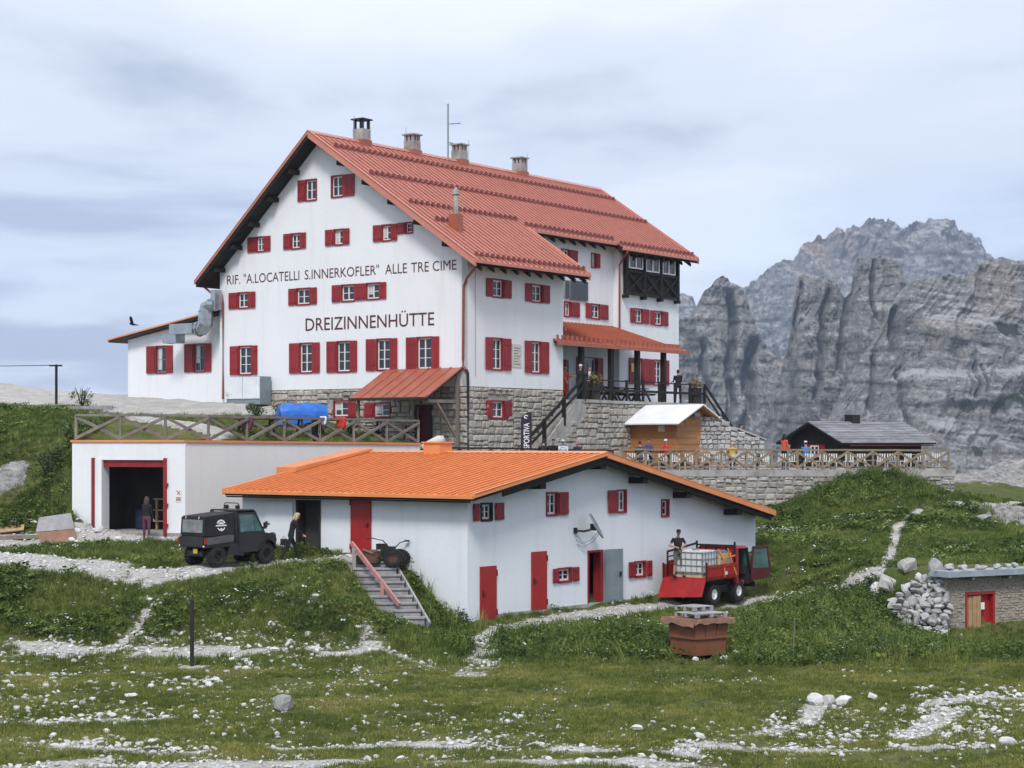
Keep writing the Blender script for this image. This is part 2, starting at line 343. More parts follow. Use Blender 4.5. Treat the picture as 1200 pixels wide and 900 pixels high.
# the line of the retaining walls; behind it lies the terrace
G0, G1, G2 = P(87, 520, 77), P(217, 520, 75), P(492, 520, 86)
W0, W1 = P(712, 520, 94.4), P(1118, 520, 95)
WALLX = np.array([-60, G0.x, G1.x, G2.x, W0.x, W1.x, 60]); WALLY = np.array([77.0, 77, 75, 86, 94.4, 95, 95])
def axis(fine0, fine1, step, far, n):
    a = list(np.arange(fine0, fine1 + 1e-6, step))
    lo, hi = fine0, fine1; s = step; L0, H0 = [], []
    for i in range(n): s *= 1.22; lo -= s; hi += s; L0.append(lo); H0.append(hi)
    return np.array(L0[::-1] + a + H0)
gx = axis(-27, 31, .2, 4000, 40); gy0 = axis(34, 136, .2, 4000, 40); gy = gy0[gy0 > -900]
GX, GY = np.meshgrid(gx, gy, indexing='xy')
near = (GX > -60) & (GX < 70) & (GY > -12) & (GY < 150)
CX, CY = np.clip(GX, -40, 46), np.clip(GY, -2, 132)
zl = lowT(CX, CY); zh = highT(CX, CY)
wl = np.interp(GX, WALLX, WALLY)
behind = np.clip((GY - wl - .30) / .15, 0, 1)
w = behind * sstep(-25.5, -17.3, GX) * (1 - sstep(21.5, 21.9, GX))
left = sstep(-17.3, -20, GX)
_g = LineD = (Vector((G1.x - G0.x, G1.y - G0.y, 0))).normalized(); _a = (GX - G0.x) * _g.x + (GY - G0.y) * _g.y; _n = -(GX - G0.x) * _g.y + (GY - G0.y) * _g.x
pit = (_a > .1) & (_a < 4.6) & (_n > -.2) & (_n < 3.0)
Z = zl * (1 - w) + zh * w
Z = np.where(pit, np.minimum(Z, -3.85), Z)
out = np.maximum.reduce([sstep(40, 110, -GX), sstep(46, 130, GX), sstep(132, 220, GY), sstep(6, 60, -GY)])
far = -95 - 60 * sstep(150, 900, np.hypot(GX, GY)) + 25 * fbm(GX / 160, GY / 160, oct=4, seed=5)
Z = Z * (1 - out) + far * out
natural = 1 - w * sstep(-14, -11, GX) * .9
Z = Z + natural * (.13 * fbm(GX / 2.6, GY / 2.6, oct=3, seed=1) + .075 * fbm(GX / .8, GY / .8, oct=3, seed=2) + .13 * np.maximum(0, fbm(GX / 1.5, GY / 1.5, oct=3, seed=12))) * (1 - out)
# level pads under buildings / paved patio
LB = Fr(548, 64, 38); MBF = Fr(548, 90, 35.5)
def gz(x, y):                                   # bilinear ground height
    x = np.asarray(x, float); y = np.asarray(y, float)
    i = np.clip(np.searchsorted(gx, x) - 1, 0, len(gx) - 2); j = np.clip(np.searchsorted(gy, y) - 1, 0, len(gy) - 2)
    a = (x - gx[i]) / (gx[i + 1] - gx[i]); b = (y - gy[j]) / (gy[j + 1] - gy[j])
    return Z[j, i] * (1 - a) * (1 - b) + Z[j, i + 1] * a * (1 - b) + Z[j + 1, i] * (1 - a) * b + Z[j + 1, i + 1] * a * b
_D = np.arange(34, 135, .1)
def ghit(px, py):                               # pixel -> ground point
    x = (px - 600) / F * _D; zr = (HZ - py) / F * _D; g = gz(x, _D); k = np.where(zr <= g)[0]
    if len(k) == 0: return None
    d = _D[k[0]]; xx = (px - 600) / F * d; return Vector((xx, d, float(gz(xx, d))))
def pathmask(px, width, soft=.35, jit=0.0):
    pts = [ghit(*q) for q in px]; pts = [p for p in pts if p is not None]; m = np.zeros_like(GX)
    for a, b in zip(pts[:-1], pts[1:]):
        x0, x1 = sorted((a.x, b.x)); y0, y1 = sorted((a.y, b.y)); q = width + 1
        ii = np.where((gx > x0 - q) & (gx < x1 + q))[0]; jj = np.where((gy > y0 - q) & (gy < y1 + q))[0]
        if len(ii) == 0 or len(jj) == 0: continue
        s = np.ix_(jj, ii); X, Y = GX[s], GY[s]; dx, dy = b.x - a.x, b.y - a.y; t = np.clip(((X - a.x) * dx + (Y - a.y) * dy) / (dx * dx + dy * dy + 1e-9), 0, 1)
        r = np.hypot(X - a.x - t * dx, Y - a.y - t * dy); m[s] = np.maximum(m[s], 1 - sstep(width * (1 - soft), width * (1 + soft), r))
    return m
CF = Fr(1108, 65, 60); _u = (GX - CF.o.x) * CF.U.x + (GY - CF.o.y) * CF.U.y; _v = (GX - CF.o.x) * CF.V.x + (GY - CF.o.y) * CF.V.y
Z = np.where((_v > .22) & (_v < 9) & (_u > -1.6) & (_u < 9), np.maximum(Z, -4.40 - 1.5 * np.clip(.3 - _u, 0, 9) - .25 * np.clip(_v - 5, 0, 9)), Z)
gravel = np.zeros_like(GX)
_sa, _sb = P(433, 655, 65.6), P(474, 729, 62.0); _t = np.clip((GY - _sb.y) / (_sa.y - _sb.y), -.1, 1.0); _cx = _sb.x + (_sa.x - _sb.x) * _t
_in = (np.abs(GX - _cx) < .95) & (GY > _sb.y - .5) & (GY < _sa.y + .1); Z = np.where(_in, np.minimum(Z, _sb.z + (_sa.z - _sb.z) * _t - .16), Z)
for px, wd in [([(-60,640),(0,640),(60,638),(120,632),(172,629),(200,628)], 2.5), ([(-60,650),(0,652),(60,658),(100,662)], 1.5), ([(-60,655),(0,657),(60,663),(120,667),(170,676),(215,669),(260,663),(340,656),(400,654),(425,656)], 1.0),
               ([(168,684),(172,712),(160,738),(135,758),(110,768)], .20), ([(432,738),(438,758),(400,768),(368,762)], .38), ([(438,758),(470,770),(520,786),(552,791)], .22), ([(330,760),(280,768),(230,765)], .22),
               ([(790,708),(700,719),(640,729),(590,738),(548,746),(565,758),(568,775),(550,792)], .55), ([(905,705),(840,716)], .7),
               ([(1076,597),(1050,618),(1042,650),(1030,672),(990,686),(940,700)], .24), ([(1118,590),(1160,592),(1230,582)], .55),
               ([(-50,868),(0,869),(60,873),(130,879),(230,881)], .32), ([(60,893),(120,889)], .3), ([(330,881),(420,875),(520,874),(640,876),(700,882),(800,884)], .5), ([(0,899),(200,897),(420,893),(600,892),(760,895),(830,899)], .5),
               ([(800,874),(860,876),(950,880),(1060,876),(1160,874)], .30), ([(1060,832),(1110,822),(1180,818),(1230,820)], .5), ([(1110,830),(1090,850),(1060,862)], .45), ([(955,826),(945,848),(900,858),(860,864)], .3),
               ([(0,756),(90,764),(200,762),(260,765)], .55), ([(0,846),(80,846),(170,842),(240,838)], .35), ([(0,790),(120,792),(180,793)], .25)]:
    gravel = np.maximum(gravel, pathmask(px, wd))
gravel = np.maximum(gravel, w * sstep(1.1, 1.7, Z) * sstep(-60, -12, -np.abs(GX)) + 0)
gravel = np.maximum(gravel, left * sstep(1.5, 2.2, Z) * .95)
gravel = np.maximum(gravel, w * sstep(-4.5, -3, GX))
gravel = np.clip(gravel, 0, 1); gravel = np.where(GY < 62, np.clip(gravel * (.78 + .9 * fbm(GX / 1.3, GY / .8, oct=4, seed=77)), 0, 1), gravel)
gravel = np.where((GX < -16.6) & (GY > 76.6) & (Z < 1.2) & (Z > -3.5), 0, gravel)
rock = np.clip(pathmask([(1125,566),(1150,560),(1180,553),(1230,548)], 8) + pathmask([(1180,612),(1230,620)], 1.0) + pathmask([(1150,600),(1200,604)], .8) + pathmask([(-10,578),(8,570),(14,556)], .7) + pathmask([(30,450),(-60,442)], 5) * .8, 0, 1)
lush = np.clip(sstep(-6.3, -5.6, Z) * (1 - w) * (.55 + .6 * fbm(GX / 5, GY / 5, oct=3, seed=9)) + pathmask([(610,755),(690,755),(780,760)], 2.6) + pathmask([(905,760),(1000,755),(1080,760)], 3.5) + pathmask([(920,735),(1000,720)], 3) + pathmask([(70,560),(70,595)], 1.8) + pathmask([(1000,590),(950,620)], 3), 0, 1)
Z = Z + rock * (1 - out) * (.55 * ridged(GX / 1.7, GY / 1.7, oct=4, seed=33) + .1)
Z = Z - .05 * gravel * natural

def gridmesh(name, X, Y, Zz, mat, attrs=None, smooth=True):
    ny, nx = X.shape; me = bpy.data.meshes.new(name)
    co = np.stack([X, Y, Zz], -1).reshape(-1, 3).astype(np.float32)
    a = np.arange(ny * nx).reshape(ny, nx); q = np.stack([a[:-1, :-1], a[:-1, 1:], a[1:, 1:], a[1:, :-1]], -1).reshape(-1, 4)
    me.vertices.add(len(co)); me.vertices.foreach_set('co', co.ravel()); me.loops.add(q.size); me.loops.foreach_set('vertex_index', q.ravel().astype(np.int32))
    me.polygons.add(len(q)); me.polygons.foreach_set('loop_start', np.arange(0, q.size, 4, dtype=np.int32)); me.update(calc_edges=True)
    for k, v in (attrs or {}).items(): at = me.attributes.new(k, 'FLOAT', 'POINT'); at.data.foreach_set('value', np.ravel(v).astype(np.float32))
    me.materials.append(mat)
    if smooth: me.shade_smooth()
    o = link(bpy.data.objects.new(name, me)); MW[o.name] = Matrix.Identity(4); return o
m, b = newmat('ground')
big = b.noise(.16, 5, .6); mid = b.noise(1.1, 5, .65); fine = b.noise(9, 6, .7); peb = b.voro(13.0); vf = b.noise(36, 3, .7)
grass = b.ramp(b.math('ADD', b.math('MULTIPLY', mid, .6), b.math('MULTIPLY', big, .4)), [(.38, (.055, .075, .022)), (.47, (.105, .125, .034)), (.56, (.155, .165, .048)), (.68, (.21, .185, .075))])
grass = b.mix(b.ramp(fine, [(.35, .75), (.6, 0.0)]), grass, (.05, .058, .02))
lushc = b.ramp(fine, [(.3, (.04, .062, .016)), (.7, (.09, .125, .034))]); grass = b.mix(b.math('MULTIPLY', b.attr('lush'), .85), grass, lushc)
soil = b.ramp(b.noise(1.6, 8, .78), [(.53, 0.0), (.62, .8)]); grass = b.mix(soil, grass, (.12, .10, .07))
grav = b.ramp(b.math('ADD', b.math('MULTIPLY', peb, .8), b.math('MULTIPLY', vf, .6)), [(.25, (.20, .19, .175)), (.5, (.38, .37, .35)), (.9, (.56, .55, .535))])
grav = b.mix(b.ramp(mid, [(.42, .5), (.62, 0.0)]), grav, (.30, .275, .24))
edge = b.math('ADD', b.attr('gravel'), b.math('MULTIPLY', b.math('SUBTRACT', b.noise(2.6, 8, .8), .5), 1.7)); gm = b.ramp(edge, [(.46, 0.0), (.66, 1.0)])
rk = b.ramp(b.noise(2.2, 8, .72), [(.34, (.11, .11, .105)), (.5, (.27, .265, .255)), (.68, (.42, .415, .40))])
c = b.mix(gm, grass, grav); edge2 = b.math('ADD', b.attr('rock'), b.math('MULTIPLY', b.math('SUBTRACT', b.noise(1.4, 6, .7), .5), 1.0))
c = b.mix(b.ramp(edge2, [(.42, 0.0), (.55, 1.0)]), c, rk)
b.put(b.bs.inputs['Base Color'], c); b.bs.inputs['Roughness'].default_value = .95; b.bs.inputs['Specular IOR Level'].default_value = .15
b.bump(b.math('ADD', fine, b.math('MULTIPLY', peb, .6)), .9, .08)
ground = gridmesh('ground', GX, GY, Z, MATS['ground'], dict(gravel=gravel, lush=lush, rock=rock)); tag(ground, 'grassy stony hillside and meadow around the mountain hut', kind='structure')
def gval(A, x, y):
    i = np.clip(np.searchsorted(gx, x) - 1, 0, len(gx) - 2); j = np.clip(np.searchsorted(gy, y) - 1, 0, len(gy) - 2); return A[j, i]

# ================================================ MOUNTAINS
def mkrock(name, base, orange, scree, gr=True, s=1.0):
    m, b = newmat(name); 
    st = b.noise(.030 * s, 8, .68, b.coord((.35, .35, 2.6))); vt = b.noise(.022 * s, 8, .7, b.coord((1.8, 1.8, .22))); bg_ = b.noise(.006 * s, 4, .6); f = b.noise(.16 * s, 9, .78); f2 = b.noise(.55 * s, 6, .75); st2 = b.noise(.13 * s, 8, .72, b.coord((.30, .30, 3.2))); vt2 = b.noise(.10 * s, 8, .72, b.coord((2.2, 2.2, .16)))
    c = b.ramp(b.math('ADD', b.math('MULTIPLY', st, .5), b.math('MULTIPLY', vt, .5)), [(.37, tuple(x * .45 for x in base)), (.49, base), (.60, tuple(x * 1.4 for x in base))])
    c = b.mix(b.ramp(f, [(.38, .65), (.56, 0.0)]), c, tuple(x * .30 for x in base))
    c = b.mix(b.ramp(b.math('ADD', b.math('MULTIPLY', bg_, .55), b.math('MULTIPLY', vt, .45)), [(.545, 0.0), (.62, .65)]), c, orange)
    c = b.mix(b.ramp(b.math('ADD', b.math('MULTIPLY', st2, .5), b.math('MULTIPLY', vt2, .5)), [(.40, .75), (.49, 0.0)]), c, tuple(x * .34 for x in base))
    c = b.mix(b.ramp(f2, [(.52, 0.0), (.68, .55)]), c, tuple(min(x * 1.7, .8) for x in base))
    geo = b.n('ShaderNodeNewGeometry'); sp = b.n('ShaderNodeSeparateXYZ'); b.l(geo.outputs['Normal'], sp.inputs[0])
    sl = b.math('ADD', sp.outputs['Z'], b.math('MULTIPLY', b.math('SUBTRACT', f, .5), .9))
    c = b.mix(b.ramp(sl, [(.62, 0.0), (.92, .8)]), c, scree)
    if gr: c = b.mix(b.ramp(b.math('ADD', b.attr('green'), b.math('MULTIPLY', b.math('SUBTRACT', b.noise(.09, 8, .8, b.coord((1, 1, 1))), .5), 2.6)), [(.50, 0.0), (.60, .92)]), c, (.050, .065, .028))
    if gr: c = b.mix(b.ramp(b.math('ADD', b.attr('scree'), b.math('MULTIPLY', b.math('SUBTRACT', b.noise(.06, 6, .75), .5), 1.5)), [(.5, 0.0), (.7, .8)]), c, scree)
    b.put(b.bs.inputs['Base Color'], c); b.bs.inputs['Roughness'].default_value = .95; b.bs.inputs['Specular IOR Level'].default_value = .1
    b.bump(b.math('ADD', b.math('MULTIPLY', st, .7), b.math('ADD', f, b.math('MULTIPLY', vt, 1.0))), 1.0, 7.0 / s); return m
mkrock('rock_near', (.40, .388, .38), (.56, .41, .28), (.70, .70, .70)); mkrock('rock_far', (.38, .365, .355), (.56, .36, .22), (.62, .62, .62), gr=False, s=.5)
def mountain(name, sky_px, D, zb, nx, nz, mat, lean=.35, foot=1.2, footh=.3, amp=25, fx=60., jag=6., seed=0, bulge=None, blobs=(), scr=(), grooves=(), strata=14., ledge=.14, hor=.04, shear=0.0, dip=0.0, label=None, back=.9):
    px = np.array([p[0] for p in sky_px], float); py = np.array([p[1] for p in sky_px], float)
    q = np.linspace(px[0], px[-1], nx); top = np.interp(q, px, py)
    zt = (HZ - top) / F * D; x = (q - 600) / F * D
    zt = zt + jag * (ridged(x / 22, 0 * x + seed, oct=4, seed=seed) - .25) + jag * .5 * fbm(x / 6, 0 * x, oct=3, seed=seed + 3)
    t = np.linspace(0, 1, nz)[:, None]; ZZ = zb + (zt[None] - zb) * t; XX = np.repeat(x[None], nz, 0); drop = zt[None] - ZZ
    low = np.clip(footh * (zt.max() - zb) - (ZZ - zb), 0, None)
    YY = D - lean * drop - foot * low
    zst = ZZ + dip * XX + 10 * fbm(XX / 120, ZZ / 60, oct=3, seed=seed + 8)
    led = (zst / strata) % 1.0; ledamp = .55 + .45 * fbm(XX / 70, np.floor(zst / strata) * 3.7, oct=2, seed=seed + 21)
    YY = YY - strata * ledge * np.clip(ledamp, 0, 1) * (1 - sstep(.0, .95, led)) * sstep(0, .12, led)
    k_ = D / 1300; wx = XX - shear * ZZ + 14 * k_ * fbm(XX / (40 * k_), ZZ / (40 * k_), oct=3, seed=seed + 50)
    pil = ridged(wx / fx, ZZ / (fx * 4.5), oct=5, seed=seed + 1); big_ = fbm(wx / (fx * 3), ZZ / (fx * 4), oct=3, seed=seed + 2)
    YY = YY - amp * (pil * .8 + big_ * 1.2) - amp * .34 * ridged(wx / (15 * k_), ZZ / (52 * k_), oct=4, seed=seed + 4, gain=.6) - amp * .20 * fbm(XX / (6 * k_), ZZ / (5 * k_), oct=4, seed=seed + 6, gain=.65) - amp * .16 * ridged(wx / (6.5 * k_), ZZ / (30 * k_), oct=3, seed=seed + 9, gain=.6)
    YY = YY - amp * hor * ridged(XX / (60 * k_), zst / (6 * k_), oct=3, seed=seed + 60, gain=.6)
    PX = XX * F / D + 600; PY = HZ - ZZ * F / D
    PX = PX + 9 * fbm(XX / (26 * k_), ZZ / (26 * k_), oct=4, seed=seed + 70); PY = PY + 7 * fbm(XX / (30 * k_), ZZ / (20 * k_), oct=4, seed=seed + 71)
    if bulge is not None: YY = YY - bulge(PX, PY)
    for (x0, y0, x1, y1, wd, dp) in grooves:
        tt = np.clip((PY - y0) / (y1 - y0), 0, 1); cx = x0 + (x1 - x0) * tt; inb = sstep(y0 - 6, y0 + 6, PY) * (1 - sstep(y1 - 8, y1 + 8, PY)); YY = YY + dp * inb * np.exp(-((PX - cx + 1.0 * fbm(PY / 9, PX * 0, oct=3, seed=4)) / wd) ** 2)
    def bl(B):
        g = np.zeros_like(PX)
        for (cx, cy, rx, ry, an) in B:
            ca, sa = math.cos(R(an)), math.sin(R(an)); dx, dy = PX - cx, PY - cy; g = np.maximum(g, np.exp(-(((dx * ca + dy * sa) / rx) ** 2 + ((-dx * sa + dy * ca) / ry) ** 2)))
        return g
    green, scree_ = bl(blobs), bl(scr)
    # back of the mountain: falls away from the crest
    nb = 14; tb = np.linspace(0, 1, nb + 1)[1:, None]; ZB = zt[None] + (zb - zt[None]) * tb; YB = YY[-1:][:] + back * (zt[None] - ZB) + 5; XB = np.repeat(x[None], nb, 0)
    YB = YB + amp * .5 * fbm(XB / fx, ZB / fx, oct=3, seed=seed + 40) * np.minimum(1, tb * 4)
    XX, YY, ZZ = np.vstack([XX, XB]), np.vstack([YY, YB]), np.vstack([ZZ, ZB]); z0 = np.zeros_like(XB)
    o = gridmesh(name, XX, YY, ZZ, mat, dict(green=np.vstack([green, z0]), scree=np.vstack([scree_, z0])), smooth=False)
    return tag(o, label, kind='structure')
mountain('far_mountain', [(640,420),(700,400),(760,395),(790,350),(797,345),(803,342),(806,346),(810,350),(814,356),(822,372),(840,380),(860,350),(873,335),(880,327),(893,317),(903,310),(915,305),(919,307),(926,308),(932,299),(941,287),(950,281),(962,277),(970,276),(975,270),(982,270),(986,272),(992,265),(1002,264),(1013,258),(1020,256),(1030,254),(1040,255),(1047,262),(1050,265),(1055,270),(1062,266),(1070,261),(1076,260),(1082,259),(1086,262),(1090,254),(1098,252),(1108,256),(1115,262),(1118,268),(1130,268),(1138,272),(1142,278),(1148,277),(1153,282),(1157,288),(1160,295),(1168,302),(1200,312),(1260,320),(1400,380)],
         3400, -60, 520, 230, MATS['rock_far'], lean=.5, foot=1.0, footh=.35, amp=70, fx=90, jag=9, seed=3, strata=30., label='distant jagged dolomite massif on the skyline')
mountain('cliff_tower', [(690,430),(740,420),(770,400),(790,385),(800,372),(806,374),(815,362),(820,350),(826,341),(832,336),(838,328),(846,325),(852,327),(856,331),(862,333),(866,336),(870,338),(874,350),(880,372),(888,388),(896,400),(905,412),(915,424),(925,450),(940,490),(960,540)],
         1500, -90, 330, 300, MATS['rock_near'], lean=.16, foot=.5, footh=.2, amp=20, fx=34, jag=4, seed=11, strata=15., grooves=[(858,345,850,520,4,26),(880,400,870,520,6,36),(822,400,826,520,3,18)], label='grey cliff tower rising behind the hut')
mountain('rock_spires', [(868,580),(880,555),(893,520),(903,480),(913,445),(921,410),(927,370),(931,335),(934,325),(940,323),(950,327),(960,328),(972,333),(983,343),(988,348),(994,347),(998,340),(1001,318),(1004,303),(1009,300),(1016,301),(1019,309),(1022,303),(1028,300),(1038,301),(1046,302),(1052,307),(1057,315),(1060,327),(1070,345),(1090,360),(1120,380),(1160,420)],
         1320, -80, 420, 360, MATS['rock_near'], lean=.22, foot=.6, footh=.25, amp=15, fx=26, jag=3.2, seed=23, strata=12., grooves=[(1019,305,1022,372,1.6,26),(966,345,950,470,3,16),(990,350,975,440,4,22),(935,330,932,400,2,10)], label='pale rock spires in front of the far massif')
mountain('rock_slope', [(890,600),(905,575),(925,560),(945,535),(962,505),(978,470),(992,442),(1010,415),(1026,392),(1036,372),(1046,355),(1054,342),(1062,333),(1080,327),(1100,325),(1125,321),(1138,318),(1144,310),(1152,305),(1165,304),(1180,303),(1200,306),(1240,300),(1320,310),(1420,335),(1500,380)],
         1180, -80, 560, 380, MATS['rock_near'], lean=.55, foot=.9, footh=.30, amp=13, fx=42, jag=2.2, seed=37, strata=10., hor=.10, shear=.42, dip=.12,
         blobs=[(1170,388,26,9,20),(1110,482,14,8,0),(1150,474,18,9,-25),(1170,462,8,6,-30),(1190,484,20,7,10),(1195,455,10,6,20),(1120,530,8,6,30)],
         scr=[(1135,412,14,5,40),(1100,440,40,3,-4),(1055,440,30,5,-15),(1087,500,10,12,20),(1160,480,10,14,-60),(1075,500,14,9,0),(1180,440,18,6,20),(1000,470,20,4,-40),(1130,515,40,12,0)],
         grooves=[(1040,365,1042,415,3,22),(1043,440,1048,500,2,10),(1018,420,1012,480,3,12),(1125,425,1118,470,1.6,10),(1116,440,1112,468,1.3,8),(1130,432,1128,465,1.5,9)],
         bulge=lambda X, Y: 9 * np.exp(-((Y - 388) / 16) ** 2) * sstep(1055, 1075, X) * (1 - sstep(1130, 1160, X)) + 6 * sstep(430, 448, Y) * (1 - sstep(470, 480, Y)) * sstep(1040, 1060, X) * (1 - sstep(1165, 1172, X)),
         label='layered limestone slope with scree and green ledges')

# ================================================ BUILDING KIT
class Fa:                                      # a wall face: a to the viewer's right, z up, n out of the wall
    def __init__(s, fr, plane, c): s.fr, s.pl, s.c = fr, plane, c
    def w(s, p):
        a, n, z = p
        return s.fr.w((s.c - n, -a, z)) if s.pl == 'u' else s.fr.w((a, s.c - n, z))
    def px(s, x, y):
        q = s.fr.onu(x, y, s.c) if s.pl == 'u' else s.fr.onv(x, y, s.c)
        return (-q[1], q[2]) if s.pl == 'u' else (q[0], q[2])
    def rect(s, x0, x1, y0, y1):
        xm, ym = (x0 + x1) / 2, (y0 + y1) / 2
        return s.px(x0, ym)[0], s.px(x1, ym)[0], s.px(xm, y1)[1], s.px(xm, y0)[1]
def wallmesh(parent, fa, outline, holes, mat, th=.35, name='wall', n0=0.0):
    loops = [outline] + [[(h[0], h[2]), (h[1], h[2]), (h[1], h[3]), (h[0], h[3])] for h in holes]
    tri = tessellate_polygon([[Vector((a, z, 0)) for a, z in lp] for lp in loops]); flat = [q for lp in loops for q in lp]; n = len(flat)
    mb = MB(fa); fs = [tuple(t) for t in tri] + [tuple(i + n for i in t) for t in tri]; k = 0
    for lp in loops:
        m_ = len(lp); fs += [(k + i, k + (i + 1) % m_, n + k + (i + 1) % m_, n + k + i) for i in range(m_)]; k += m_
    mb.add([(a, n0, z) for a, z in flat] + [(a, n0 - th, z) for a, z in flat], fs); return mb.build(name, mat, parent)
def window(parent, fa, r, sh='LR', wl=.45, wr=.45, mull=1, bars=1, curtain=False, lining='red_paint', depth=.13, cas='white_paint', half=None, gap=.0):
    a0, a1, z0, z1 = r; t = .045; mb = MB(fa)
    mb.box(a0 - .02, a0 + t, -depth - .05, .035, z0 - .02, z1 + .02); mb.box(a1 - t, a1 + .02, -depth - .05, .035, z0 - .02, z1 + .02)
    mb.box(a0 + t, a1 - t, -depth - .05, .033, z1 - t, z1 + .018); mb.box(a0 + t, a1 - t, -depth - .05, .05, z0 - .03, z0 + t)
    wn = mb.build('window', MATS[lining], parent)
    b0, b1, y0, y1 = a0 + t, a1 - t, z0 + t, z1 - t; fw = min(.065, (b1 - b0) * .14); n0, n1 = -depth, -depth + .05
    mb = MB(fa); mb.box(b0, b0 + fw, n0, n1, y0, y1); mb.box(b1 - fw, b1, n0, n1, y0, y1); mb.box(b0 + fw, b1 - fw, n0, n1, y0, y0 + fw); mb.box(b0 + fw, b1 - fw, n0, n1, y1 - fw, y1)
    cols = []; cx = b0 + fw
    for k in range(mull + 1):
        nx = b0 + fw + (b1 - b0 - 2 * fw) * (k + 1) / (mull + 1); e = nx - (.03 if k < mull else 0); cols.append((cx, e))
        if k < mull: mb.box(nx - .03, nx + .03, n0, n1 + .01, y0 + fw, y1 - fw)
        cx = nx + .03
    zs = [y0 + fw] + [y0 + fw + (y1 - y0 - 2 * fw) * (k + 1) / (bars + 1) for k in range(bars)] + [y1 - fw]
    for zb_ in zs[1:-1]:
        for c0, c1 in cols: mb.box(c0, c1, n0 + .01, n1 - .005, zb_ - .014, zb_ + .014)
    mb.build('casement', MATS[cas], wn)
    for c0, c1 in cols: part('pane', MATS['glass'], wn, fa, lambda m: m.box(c0, c1, n0 + .018, n0 + .026, y0 + fw, y1 - fw))
    if curtain:
        part('curtain', MATS['curtain'], wn, fa, lambda m: m.box(b0 + fw + .005, (b0 + b1) / 2 - .04, n0 + .03, n0 + .034, y0 + fw + (y1 - y0) * random.uniform(.0, .35), y1 - fw - .01))
    for sd_, wd in (('L', wl), ('R', wr)):
        if sd_ not in sh: continue
        s0, s1 = (a0 - .02 - gap - wd, a0 - .025 - gap) if sd_ == 'L' else (a1 + .025 + gap, a1 + .02 + gap + wd); mb = MB(fa); nb = max(2, int(round(wd / .16)))
        q0 = random.uniform(.035, .05)
        for k in range(nb): mb.box(s0 + (s1 - s0) * k / nb + .004, s0 + (s1 - s0) * (k + 1) / nb - .004, q0, q0 + .03, z0, z1)
        for zz in (z0 + (z1 - z0) * .18, z0 + (z1 - z0) * .82): mb.box(s0 + .02, s1 - .02, q0 + .03, q0 + .05, zz - .04, zz + .04)
        mb.build('shutter', MATS['red_paint'], wn)
    return wn
def holeof(r): return (r[0], r[1], r[2], r[3])
STV = []                                        # worked-stone mesh variants, unit size, face towards +n
def stonevariants(nv=12):
    for k in range(nv):
        bm = bmesh.new(); rr = random.Random(100 + k)
        j = lambda s: rr.uniform(-s, s)
        ring0 = [(-.5, 0), (.5, 0), (.5, 1), (-.5, 1)]
        f = [bm.verts.new((x + j(.03), 0.0, z + j(.03))) for x, z in ((-.5, -.5), (.5, -.5), (.5, .5), (-.5, .5))]
        m_ = [bm.verts.new((x * (.96 + j(.03)), .65 + j(.1), z * (.95 + j(.03)))) for x, z in ((-.5, -.5), (0, -.5), (.5, -.5), (.5, .5), (0, .5), (-.5, .5))]
        t_ = [bm.verts.new((x * (.66 + j(.12)), 1.0 + j(.22), z * (.6 + j(.12)))) for x, z in ((-.5, -.5), (0, -.5), (.5, -.5), (.5, .5), (0, .5), (-.5, .5))]
        for i in range(6): bm.faces.new((m_[i], m_[(i + 1) % 6], t_[(i + 1) % 6], t_[i]))
        bm.faces.new((t_[0], t_[1], t_[4], t_[5])); bm.faces.new((t_[1], t_[2], t_[3], t_[4]))
        bm.faces.new((f[0], f[1], m_[2], m_[1], m_[0])); bm.faces.new((f[1], f[2], m_[3], m_[2])); bm.faces.new((f[2], f[3], m_[5], m_[4], m_[3])); bm.faces.new((f[3], f[0], m_[0], m_[5])); bm.faces.new(f[::-1])
        bmesh.ops.recalc_face_normals(bm, faces=bm.faces); me = bpy.data.meshes.new('stone'); bm.to_mesh(me); bm.free(); STV.append(me)
stonevariants(); STMAT = {}
def stonemesh(k, mat):
    if (k, mat) not in STMAT: me = STV[k].copy(); me.materials.append(MATS[mat]); STMAT[k, mat] = me
    return STMAT[k, mat]
